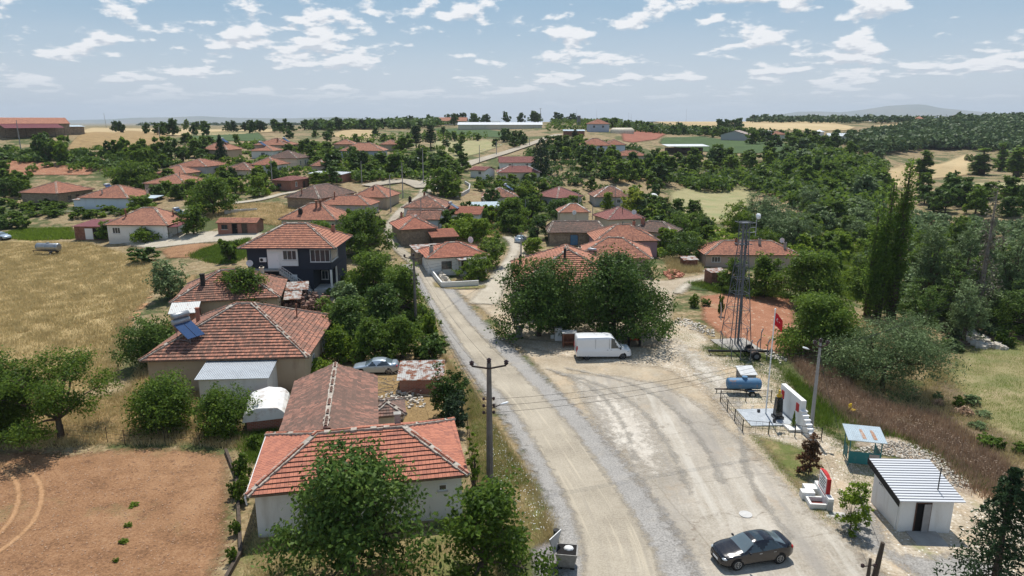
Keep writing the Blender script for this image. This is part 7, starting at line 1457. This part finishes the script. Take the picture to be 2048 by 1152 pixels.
for k, a in enumerate(((1826,1900,445,640,'leaf_olive'),(1896,1962,430,650,'leaf_olive'),(1990,2060,450,650,'leaf_olive'),(1806,1880,560,690,'leaf_deep'),(1900,1975,560,690,'leaf_olive'),(2000,2100,560,680,'leaf_deep'),(1700,1770,480,600,'leaf_green'),(1880,1950,520,665,'leaf_deep'))):
    tree('willow', *a, 'grey-green tree in the thicket between the two tall poplars' if k in (0,1,3,4,7) else 'tree at the right edge behind the dead poplar' if k in (2,5) else 'bright tree left of the tallest poplar', 'stream thicket trees', unique=True)
for k, a in enumerate(((1828,1868,300,362),(1943,1992,293,350),(1990,2018,284,342),(2014,2060,290,356))): tree('poplar', *a, 'leaf_poplar', ['lone poplar between tan fields, right', 'poplar left in the row of three, far right', 'narrow middle poplar of the far right row', 'poplar right in the row, cut by the picture edge'][k], 'poplars')
for k, a in enumerate(((1930,1938,308,322),(1938,1946,308,324))): tree('cypress', *a, 'leaf_poplar', ['tiny left', 'tiny right'][k] + ' of two thin poplars in the far tan field')
tree('cone', 1908, 2110, 925, 1215, 'leaf_pine', 'dark blue-green fir tree in the bottom right corner', unique=True, leaf=.13, dens=.62)
tree('cypress', 1066, 1098, 276, 356, 'leaf_pine', 'dark spire-shaped cypress right of the bungalows', unique=True); tree('cypress', 1144, 1156, 258, 286, 'leaf_pine', 'small dark cypress by the pale blue-roofed shed')
tree('pine', 818, 846, 252, 300, 'leaf_pine', 'left dark pine of the pair on the upper slope', 'pines'); tree('pine', 846, 876, 250, 300, 'leaf_pine', 'right dark pine of the pair on the upper slope', 'pines')
tree('cone', 426, 454, 268, 322, 'leaf_pine', 'dark conifer before the pale orange roof, upper left')
tree('broad', 378, 470, 352, 430, 'leaf_green', 'big rounded tree above the lane, left', **U); tree('broad', 212, 320, 320, 378, 'leaf_green', 'big round tree behind the patchy orange roof, left', **U)
tree('broad', 358, 412, 410, 470, 'leaf_green', 'garden tree at the right of the white house by the wheat field', **U); tree('broad', 255, 312, 388, 428, 'leaf_bright', 'yellow-green tree right of the blue-white house')
tree('broad', 196, 226, 440, 480, 'leaf_green', 'small tree before the maroon shed doorway'); tree('shrub', 248, 345, 452, 488, 'leaf_bright', 'vine pergola in front of the white house by the wheat field', name='vine_pergola', cat='pergola', **U)
tree('broad', 856, 920, 334, 390, 'leaf_green', 'large rounded tree at the bend of the main road', **U); tree('broad', 892, 926, 360, 396, 'leaf_bright', 'smaller brighter tree at the road bend')
tree('broad', 788, 832, 268, 304, 'leaf_green', 'round tree on the pasture right of the wide grey house'); tree('broad', 615, 660, 343, 372, 'leaf_bright', 'bright round tree between brick outbuilding and brown roof')
tree('broad', 1240, 1294, 378, 438, 'leaf_lime', 'vivid lime-yellow tree above the maroon hip roof', **U); tree('broad', 1262, 1298, 392, 440, 'leaf_olive', 'grey olive tree beside the lime-yellow tree')
for k, a in enumerate(((1308,1342,392,425),(1340,1372,396,428),(1370,1404,398,432))): tree('broad', *a, 'leaf_green', ['left', 'middle', 'right'][k] + ' tree of three in a row below the tan pasture')
tree('willow', 1446, 1510, 400, 470, 'leaf_bright', 'yellow-green willow left of the silver willows', unique=True); tree('willow', 1470, 1600, 380, 470, 'leaf_olive', 'largest silver willow above the lattice tower', unique=True); tree('willow', 1596, 1650, 370, 430, 'leaf_olive', 'upper silver willow right of the largest one', unique=True); tree('willow', 1540, 1640, 420, 500, 'leaf_olive', 'lower silver willow right of the tower top', unique=True); tree('willow', 1500, 1560, 455, 505, 'leaf_green', 'green willow just behind the tower dish', unique=True)
tree('willow', 1330, 1420, 460, 525, 'leaf_deep', 'dark spreading tree left of the long pink-beige house', unique=True); tree('willow', 1340, 1410, 420, 480, 'leaf_green', 'tree above the spreading dark tree left of the tower', unique=True)
tree('broad', 1052, 1100, 430, 478, 'leaf_deep', 'dark tree right of the twin pole', **U); tree('broad', 1046, 1086, 474, 508, 'leaf_bright', 'bright bush by the pale car on the side road'); tree('broad', 986, 1055, 392, 450, 'leaf_green', 'tree clump left of the twin pole', **U); tree('broad', 1040, 1086, 390, 440, 'leaf_green', 'tree behind the twin pole', **U); tree('broad', 888, 960, 432, 478, 'leaf_bright', 'leafy garden tree before the white annex', **U); tree('broad', 1085, 1170, 395, 432, 'leaf_deep', 'dark trees below the neat dull red pyramid roof', **U)
tree('broad', 1600, 1645, 862, 950, 'leaf_red', 'young tree with reddish leaves on a thin trunk beside the fountain', dens=1.0, leaf=.10, unique=True, thick=.5); tree('broad', 1672, 1742, 955, 1060, 'leaf_bright', 'young mimosa tree with thin trunk left of the white hut', name='young_tree', dens=.55, leaf=.10, unique=True, thick=.45)
tree('cone', 1582, 1594, 820, 858, 'leaf_bright', 'tiny sapling inside the memorial fence', name='sapling'); tree('shrub', 1378, 1400, 586, 616, 'leaf_green', 'green bush left of the red plot'); tree('shrub', 1402, 1422, 596, 614, 'leaf_green', 'small clipped bush at the red plot corner'); tree('shrub', 1436, 1448, 588, 634, 'leaf_green', 'narrow vine plant in the red plot')
tree('broad', 930, 962, 855, 1010, 'leaf_bright', 'climbing vine on the right corner of the nearest house', name='climbing_vine', cat='vine', unique=True, dens=.6)
tree('shrub', 490, 520, 868, 905, 'leaf_green', 'bush at the back left corner of the nearest house')
for k, a in enumerate(((462,498,905,960),(470,500,945,1010),(455,478,960,1000),(458,482,1040,1075),(452,476,1090,1130))): tree('shrub', *a, 'leaf_green', 'green bush along the low wall left of the nearest house', 'bushes along the low wall')
scatter(['willow','broad'], [(1840,520),(1960,500),(2090,520),(2090,650),(1960,650),(1850,640)], 15, (6,9), (6,9), ['leaf_olive','leaf_green','leaf_olive'], 'tall tree of the dense stream wood at the right edge', 'stream wood trees', 61, minsep=3.5)
scatter(['willow','broad','shrub'], [(1610,500),(1740,480),(1750,600),(1700,620),(1640,560)], 9, (3,6), (4,7), ['leaf_green','leaf_bright'], 'green bush on the damp bank left of the poplars', 'damp bank bushes', 62, minsep=3)
# scattered belts --------------------------------------------------------------
GL = 'trees of the upper left slope'
scatter(['broad','shrub'], [(0,300),(160,310),(330,300),(420,290),(420,318),(340,350),(210,330),(0,322)], 24, (4,7), (5,8), ['leaf_green','leaf_deep'], 'tree on the scrubby left hillside below the barn', GL, 1, minsep=4)
scatter(['broad','shrub'], [(-20,345),(60,350),(55,400),(-20,402)], 9, (3.5,6), (5,7), ['leaf_deep','leaf_green'], 'tree in the thicket at the left edge beside the stone-walled house', GL, 2, minsep=3)
scatter('shrub', [(0,408),(100,412),(250,424),(250,434),(130,440),(0,436)], 26, (1.3,2.0), (3,5), ['leaf_bright','leaf_green'], 'vine bush in the vineyard left of the blue-white house', 'vineyard bushes', 3, minsep=2.2)
scatter('shrub', [(0,438),(140,440),(150,462),(60,462),(0,470)], 8, (1.5,3), (3,5), ['leaf_deep','leaf_green'], 'shrub on the bank above the green bed at the left', GL, 4)
scatter('broad', [(225,262),(300,258),(420,262),(420,276),(300,272),(220,270)], 12, (6,9), (6,9), ['leaf_deep','leaf_green'], 'dark tree on the left hill crest right of the barn', GL, 5, minsep=6)
scatter('broad', [(360,285),(500,290),(640,300),(690,320),(640,340),(500,300),(400,320)], 20, (3.2,5), (4,6), ['leaf_green','leaf_deep','leaf_green'], 'tree between the houses of the upper left cluster', GL, 6, minsep=5)
scatter('broad', [(320,385),(440,372),(530,345),(545,378),(520,400),(420,402),(330,402)], 10, (3.5,5.5), (5,7), ['leaf_green','leaf_bright'], 'garden tree along the lane in the left village', GL, 7, minsep=4)
GM = 'trees of the village centre'
scatter('broad', [(640,350),(700,330),(850,330),(930,340),(900,362),(800,358),(700,362),(650,372)], 24, (4.5,7), (6,9), ['leaf_deep','leaf_green'], 'tree of the dense grove above the road bend', GM, 8, minsep=5)
scatter('broad', [(560,275),(780,262),(940,268),(1010,290),(900,318),(780,300),(640,300)], 20, (3.5,5.5), (4.5,7), ['leaf_green','leaf_deep'], 'tree dotted over the upper middle pasture', GM, 9, minsep=7)
scatter('broad', [(1000,275),(1060,285),(1030,300),(985,290)], 6, (5,7), (6,8), ['leaf_deep'], 'tree beside the top of the far road', GM, 10)
scatter(['broad','shrub'], [(1060,300),(1150,285),(1260,330),(1330,310),(1330,345),(1240,355),(1120,330),(1060,320)], 32, (4,6.5), (5,8), ['leaf_green','leaf_deep','leaf_bright'], 'garden tree between the far road and the open shelter', GM, 11, minsep=5)
scatter(['broad','shrub'], [(930,372),(1000,368),(1090,368),(1180,372),(1190,385),(1060,392),(960,384)], 12, (2.5,4.5), (4,6), ['leaf_green','leaf_bright'], 'garden bush below the bungalow terrace', GM, 12, minsep=3)
GR = 'trees of the ravine'
scatter('broad', [(1130,350),(1230,362),(1330,385),(1330,360),(1440,352),(1540,345),(1540,325),(1440,315),(1330,330),(1240,345)], 42, (4,8.5), (5.5,11), ['leaf_deep','leaf_green','leaf_bright','leaf_green'], 'dark tree in the ravine belt below the open shelter', GR, 13, minsep=6, name='far_broadleaf_tree')  # same broadleaf build as the village trees, species not told apart
scatter(['broad','shrub'], [(1295,430),(1400,440),(1400,470),(1330,480),(1300,470)], 8, (3,5), (5,7), ['leaf_green','leaf_deep'], 'tree below the tan pasture right of the pink house', GR, 14, minsep=4)
scatter('broad', [(1520,300),(1640,300),(1760,330),(1765,420),(1700,425),(1600,400),(1520,380),(1500,345)], 36, (4,8.5), (5.5,11), ['leaf_deep','leaf_green','leaf_olive','leaf_green'], 'dark tree on the wooded slope left of the tan fields', GR, 15, minsep=6, name='far_broadleaf_tree')
scatter(['willow','broad'], [(1640,425),(1740,430),(1740,490),(1650,500),(1600,500)], 10, (4,6), (6,8), ['leaf_green','leaf_olive'], 'light tree of the stream belt left of the tallest poplar', GR, 16, minsep=4)
scatter(['broad'], [(1830,380),(1920,380),(2060,400),(2060,440),(1920,430),(1840,420)], 14, (5,8), (7,10), ['leaf_green','leaf_deep'], 'tree around the tan bank at the right edge', GR, 17, minsep=5)
scatter('shrub', [(1845,780),(1900,760),(1990,850),(2060,930),(1960,890),(1880,850)], 9, (.5,1.3), (1.2,2.6), ['leaf_olive','leaf_dry','leaf_green'], 'low bush on the brown gully bank beside the meadow', 'gully bank bushes', 63, minsep=1.5)
scatter('shrub', [(1860,680),(1960,665),(2050,660),(2050,690),(1900,720)], 7, (1.2,2.4), (2,4), ['leaf_olive','leaf_green'], 'shrub along the upper edge of the right meadow', GR, 18)
scatter('broad', [(1440,283),(1560,285),(1700,275),(1720,300),(1600,300),(1500,290)], 16, (5,8), (7,10), ['leaf_deep','leaf_green'], 'tree near the farm shed and the salmon-roofed white house', GR, 19, minsep=7, name='far_broadleaf_tree')
GS = 'skyline trees'
scatter('broad', [(430,262),(700,254),(900,248),(900,256),(700,262),(480,268)], 40, (5,8), (6,10), ['leaf_far','leaf_deep'], 'small dark tree on the plateau skyline left of centre', GS, 20, minsep=8, name='far_broadleaf_tree')
scatter('broad', [(880,244),(1100,240),(1150,240),(1150,245),(1080,246),(900,252)], 20, (7,10), (8,12), ['leaf_far','leaf_deep'], 'dark tree on the skyline around the long white shed', GS, 21, minsep=8, name='far_broadleaf_tree')
scatter('broad', [(1180,258),(1240,262),(1420,276),(1640,292),(1600,282),(1420,264),(1300,258),(1200,250)], 34, (5,7), (7,9), ['leaf_deep','leaf_green'], 'tree of the belt between golden field and green field', GS, 22, minsep=7, name='far_broadleaf_tree')
scatter('broad', [(1430,256),(1480,254),(1480,259),(1440,262)], 8, (6,8), (7,9), ['leaf_deep'], 'tree of the short row crossing the golden field', GS, 23, minsep=8, name='far_broadleaf_tree')
# more village greenery
GV = 'garden trees of the village'
for k, (poly, n, lb) in enumerate((
 ([(200,380),(340,345),(380,395),(330,430),(250,415)], 9, 'garden tree near the blue-white house'),
 ([(440,330),(560,345),(560,372),(470,372),(430,352)], 9, 'garden tree below the upper left cluster'),
 ([(600,440),(690,455),(760,440),(770,500),(700,500)], 8, 'garden tree between the red roofs and the main road'),
 ([(880,440),(1010,430),(1040,470),(940,500),(900,470)], 8, 'garden tree between the white annex and the side road'),
 ([(960,385),(1090,395),(1080,430),(1000,430),(960,410)], 9, 'garden tree below the white-ridged roof'),
 ([(1050,395),(1320,395),(1310,425),(1060,425)], 12, 'garden tree between the neat red pyramid roof and the pasture'),
 ([(1280,440),(1420,450),(1420,500),(1330,520),(1310,480)], 10, 'garden tree between the pink house and the long pink-beige house'),
 ([(1560,440),(1740,450),(1740,520),(1600,520),(1570,480)], 12, 'small tree of the damp thicket right of the tower'))):
    scatter(['broad','shrub'], poly, n, (3,5), (4,6.5), ['leaf_green','leaf_bright','leaf_deep'], lb, GV, 40+k, minsep=3)
mass('scrub', [(0,300),(200,300),(420,290),(640,290),(900,300),(930,345),(700,372),(560,385),(420,420),(330,400),(210,345),(0,345)], 330, (1,3), (2.5,5), 'leaf_green', 'bushes and scrub between the houses on the left slope', 21, .5, 80)
mass('scrub', [(940,372),(1200,385),(1330,345),(1330,310),(1160,285),(1060,300),(1040,350)], 230, (1,3), (2.5,5), 'leaf_deep', 'bushes and scrub on the gardens slope right of the far road', 22, .5, 80)
mass('scrub', [(1280,430),(1440,450),(1640,430),(1740,440),(1740,560),(1640,520),(1420,500),(1320,520)], 150, (1,2.5), (2.5,4.5), 'leaf_bright', 'bushes behind the long pink-beige house', 23, .4, 120)
mass('scrub', [(900,440),(1080,395),(1180,400),(1090,440),(1040,470),(960,470)], 90, (.8,2), (2,4), 'leaf_green', 'bushes on the slope left of the neat red pyramid roof', 24, .4, 110)
mass('scrub', [(640,600),(700,560),(860,640),(880,720),(830,730),(640,722),(640,650)], 60, (.8,2), (2,3.5), 'leaf_green', 'undergrowth of the roadside grove', 25, .25, 260)
# masses ------------------------------------------------------------------------
mass('woodland', [(1740,310),(1830,300),(1920,300),(2130,310),(2130,243),(1960,244),(1830,256),(1740,275),(1690,290)], 1500, (5,9), (8,14), 'leaf_far', 'dense oak wood covering the far right hillside', 1, 1.5, 70)
mass('far_woodland', [(280,252),(600,251),(880,247),(880,244.5),(600,246),(280,247)], 420, (5,9), (10,18), 'leaf_far', 'hazy tree belt along the left horizon', 2, 2.2, 40)
mass('ravine_scrub', [(1180,345),(1330,350),(1540,345),(1640,310),(1760,335),(1765,425),(1640,440),(1520,380),(1340,374)], 300, (3,6), (6,10), 'leaf_green', 'merging oak scrub of the ravine', 16, .8, 80)
mass('far_woodland', [(1500,246),(1720,250),(1830,246),(2100,244),(2100,242.6),(1700,243),(1500,243)], 420, (5,9), (10,18), 'leaf_far', 'hazy tree belt along the right horizon', 3, 2.2, 40)
tufts('dry_grass', [(1660,640),(1760,640),(1900,700),(1870,800),(1960,900),(1800,830),(1700,780)], 2600, .5, 'leaf_straw', 'dry grass and weeds between willow bush and meadow', 31, 5, .3, .02)
tufts('meadow_grass', [(1850,745),(1900,700),(1960,690),(2100,672),(2100,960),(2020,905),(1930,850),(1870,810)], 5000, .22, 'leaf_bright', 'grazed grass of the right meadow', 32, 5, .3, .014)
tufts('weeds', [(1560,740),(1700,830),(1880,905),(2040,1010),(1960,985),(1800,880),(1640,850)], 1500, .5, 'leaf_green', 'green weeds in the thistle bank', 33, 5, .3, .02)
mass('far_woodland', [(640,262),(860,256),(900,251),(820,250),(600,257)], 160, (4,7), (7,10), 'leaf_deep', 'tree belt on the plateau left of the long white shed', 5, 1.4, 60)
mass('ravine_scrub', [(1330,352),(1540,345),(1640,300),(1760,335),(1765,425),(1640,440),(1520,380),(1500,360),(1340,372),(1180,360),(1200,345)], 260, (2,4.5), (4,8), 'leaf_deep', 'scrub filling the ravine between the trees', 6, .8, 70)
mass('stream_scrub', [(1640,430),(1780,420),(1960,450),(2100,450),(2100,640),(1960,650),(1840,680),(1760,640),(1720,560),(1740,500)], 170, (1.5,4), (3,6), 'leaf_olive', 'tangled grey-green scrub along the stream', 7, .45, 150)
mass('hillside_scrub', [(0,300),(160,310),(330,300),(340,340),(210,335),(0,322)], 90, (1,2.5), (3,5), 'leaf_deep', 'low scrub on the left hillside', 8, .6, 80)
mass('garden_scrub', [(640,352),(700,332),(850,330),(930,345),(860,362),(700,364)], 70, (2,4), (4,6), 'leaf_green', 'undergrowth of the grove above the road bend', 9, .6, 90)
# orchard rows on the ridge: too many small trees to count
def rows(name, poly, ang, gap, step_, h, w, mat, label, leafs, per, seed):
    wp = [(p.x, p.y) for p in hits(poly)]; P = np.array(wp); c, s = math.cos(R(ang)), math.sin(R(ang)); q = P @ np.array([[c, -s], [s, c]]); g = np.stack(np.meshgrid(np.arange(q[:,0].min(), q[:,0].max(), step_), np.arange(q[:,1].min(), q[:,1].max(), gap)), -1).reshape(-1, 2); xy = g @ np.array([[c, s], [-s, c]]); m = inside(xy[:,0], xy[:,1], wp); xy = xy[m]; rng = np.random.default_rng(seed); n = len(xy); print(name, n)
    if n > 2600: xy = xy[rng.permutation(n)[:2600]]; n = 2600
    z = terrain(xy[:,0], xy[:,1]); d = rng.normal(size=(n, per, 3)); d /= np.linalg.norm(d, axis=2)[:,:,None]; hh = h * rng.uniform(.7, 1.2, (n,1,1)); C = np.column_stack([xy, z])[:,None,:] + d * np.array([w/2, w/2, 0]) + np.concatenate([np.zeros((n,per,2)), (d[:,:,2:]*.5+.5)*hh], 2)
    C = C.reshape(-1,3); me = leaf_mesh(name, C, leafs*rng.uniform(.6,1.3,len(C)), rng, M[mat], .6, d.reshape(-1,3)); o = bpy.data.objects.new(name, me); col.objects.link(o); tag(o, label, 'orchard', None, 'stuff')
rows('orchard', [(1092,262),(1100,248),(1140,240),(1200,243),(1250,247),(1300,252),(1250,258),(1180,262),(1130,266)], 20, 6, 3, 3, 2.4, 'leaf_green', 'rows of young orchard trees on the central ridge', .7, 26, 1)
rows('orchard', [(1250,252),(1420,262),(1640,282),(1640,290),(1420,272),(1250,264)], 10, 6, 4, 3.5, 3, 'leaf_deep', 'planted rows along the lower edge of the golden field', .8, 26, 3)
rows('orchard', [(640,300),(860,283),(960,282),(1000,276),(880,266),(860,272),(700,280)], 70, 9, 9, 3, 3, 'leaf_green', 'thin orchard on the upper middle slope', .6, 40, 2)
# grasses ------------------------------------------------------------------------
tufts('dry_grass', [(-40,840),(-40,484),(180,486),(318,524),(320,570),(262,640),(240,740),(150,800)], 26000, .42, 'leaf_straw', 'standing dry wheat and straw', 1, 4, .25, .035)
tufts('dry_grass', [(-40,900),(-40,800),(240,790),(330,650),(400,640),(400,800),(500,870),(500,900),(395,893),(200,892)], 6000, .45, 'leaf_straw', 'dry grass under the field-edge trees', 2, 5, .2, .022)
tufts('roadside_grass', [(882,705),(935,765),(985,845),(1060,960),(1108,1040),(1108,1085),(1060,1110),(1000,1080),(960,1000),(940,900),(925,800)], 5200, .42, 'leaf_straw', 'dry straw-coloured grass on the left road verge', 3, 5, .16, .014)
tufts('roadside_grass', [(935,765),(975,840),(1030,920),(1060,970),(1000,990),(955,960),(940,860)], 3200, .34, 'leaf_bright', 'green grass on the left road verge', 4, 5, .14, .014)
tufts('roadside_grass', [(505,1010),(560,1010),(600,1100),(900,1080),(1000,1080),(1000,1200),(480,1200)], 2500, .3, 'leaf_straw', 'dry grass in the garden of the nearest house', 5, 5, .15, .012)
tufts('weeds', [(1500,870),(1560,880),(1620,900),(1650,945),(1620,975),(1700,1070),(1760,1100),(1640,1040),(1530,910)], 3500, .12, 'leaf_bright', 'low green weeds between square and memorial', 6, 5, .2, .012)
tufts('weeds', [(1390,690),(1440,690),(1560,722),(1640,800),(1680,880),(1640,870),(1560,790),(1440,725)], 4500, .22, 'leaf_green', 'green weeds below the lattice tower and behind the memorial', 7, 5, .25, .015)
tufts('dry_thistles', [(1580,712),(1625,685),(1680,700),(1700,780),(1790,815),(1870,830),(1975,905),(2060,965),(2040,1025),(1950,985),(1880,925),(1800,872),(1720,862),(1640,800)], 5600, .7, 'leaf_dry', 'dense brown dried thistle bank', 8, 6, .35, .03, lean=.2)
tufts('dry_thistles', [(1330,520),(1390,515),(1405,545),(1340,550)], 900, .9, 'leaf_straw', 'tall pale dry grass beside the lane', 9, 6, .3, .03)
tufts('weeds', [(1370,568),(1420,562),(1560,585),(1600,602),(1440,588)], 1800, .5, 'leaf_green', 'green weeds above the red plot', 10, 5, .3, .03)
tufts('weeds', [(480,905),(500,860),(560,850),(560,870),(510,930)], 500, .5, 'leaf_green', 'weeds behind the nearest house', 11, 5, .3, .03)
tufts('crop', [(10,476),(20,464),(70,458),(145,457),(146,478),(70,482)], 2600, .5, 'leaf_bright', 'green vegetable crop beside the wheat field', 41, 5, .35, .05, cat='crop')
tufts('crop', [(372,512),(430,492),(500,478),(492,520),(440,530)], 2200, .5, 'leaf_green', 'green bean crop left of the dark two-storey house', 42, 5, .35, .05, cat='crop')
tufts('weeds', [(1600,560),(1640,500),(1740,505),(1760,560),(1770,620),(1700,600)], 3000, .55, 'leaf_bright', 'lush green weeds along the damp bank', 43, 5, .35, .04)
tufts('dry_grass', [(400,415),(560,405),(600,420),(560,455),(500,445),(420,440)], 1800, .5, 'leaf_straw', 'dry grass slope above the brick outhouse', 44, 5, .3, .04)
tufts('dry_grass', [(930,505),(900,455),(960,430),(1020,450),(1050,470),(980,480)], 1500, .5, 'leaf_straw', 'dry grass slope beside the side road', 45, 5, .3, .04)
stones('soil_clods', [(-40,1200),(-40,910),(100,902),(330,897),(470,912),(474,960),(468,1200)], 2600, .02, .06, 'clod', 'crumbly brown clods over the ploughed field', 46, 'soil')
tufts('weeds', [(1330,640),(1380,660),(1440,700),(1560,760),(1640,850),(1600,880),(1500,860),(1440,800),(1380,740)], 2200, .16, 'leaf_bright', 'sparse weeds in the bare limestone ground', 51, 6, .3, .014)
tufts('weeds', [(1650,880),(1700,880),(1760,960),(1720,1000),(1690,960)], 500, .16, 'leaf_green', 'weeds beside the teal bus shelter', 52, 6, .25, .014)
tufts('dry_grass', [(1835,775),(1880,735),(1935,780),(1990,850),(2070,900),(2070,965),(1960,905),(1880,860)], 900, .5, 'leaf_straw', 'dry tussocks on the brown gully bank', 53, 6, .3, .02)
# daisies on the verge
def flecks(name, poly, n, h, s, mat, label, seed):
    rng = np.random.default_rng(seed); wp = [(p.x, p.y) for p in hits(poly)]; P = np.array(wp); x = rng.uniform(P[:,0].min(), P[:,0].max(), n*3); y = rng.uniform(P[:,1].min(), P[:,1].max(), n*3); m = inside(x, y, wp); x, y = x[m][:n], y[m][:n]
    C = np.stack([x, y, terrain(x, y) + rng.uniform(.5, 1, len(x)) * h], 1); me = leaf_mesh(name, C, s*rng.uniform(.6, 1.2, len(x)), rng, M[mat], 1.0, np.array([0,0,2.])); o = bpy.data.objects.new(name, me); col.objects.link(o); tag(o, label, 'flowers', None, 'stuff')
flecks('daisies', [(985,850),(1030,920),(1085,1000),(1108,1060),(1060,1080),(1000,1000),(965,900)], 420, .45, .035, 'white_paint', 'small white daisies on the road verge', 1)
flecks('thistle_heads', [(1585,705),(1640,690),(1690,790),(1860,850),(2050,975),(2040,1010),(1880,905),(1700,835),(1640,790)], 2600, .75, .035, 'seed_head', 'pale seed heads over the dried thistle bank', 2)
# field weeds
rg = random.Random(4)
for k, (x0, x1, y0, y1) in enumerate(((258,278,1011,1016),(248,264,1044,1056),(236,256,1082,1090),(226,238,1119,1126))):
    tree('shrub', x0, x1, y0, y1, 'leaf_bright', 'green weed clump in the ploughed field', 'weed clumps in the ploughed field', name='weed_clump', cat='weed')
# the air ------------------------------------------------------------------------
hz = MB(); hz.box(-14600, 14600, -600, 15200, -16, 330); ho_ = hz.build('haze', [bpy.data.materials.new('haze')], None); tag(ho_, kind='stuff')
hm = ho_.data.materials[0]; hm.use_nodes = True; nt_ = hm.node_tree; nt_.nodes.clear(); vo = nt_.nodes.new('ShaderNodeOutputMaterial'); pv = nt_.nodes.new('ShaderNodeVolumePrincipled'); pv.inputs['Density'].default_value = HAZE; pv.inputs['Color'].default_value = (.76, .87, 1.0, 1); pv.inputs['Anisotropy'].default_value = .2; nt_.links.new(pv.outputs[0], vo.inputs['Volume'])
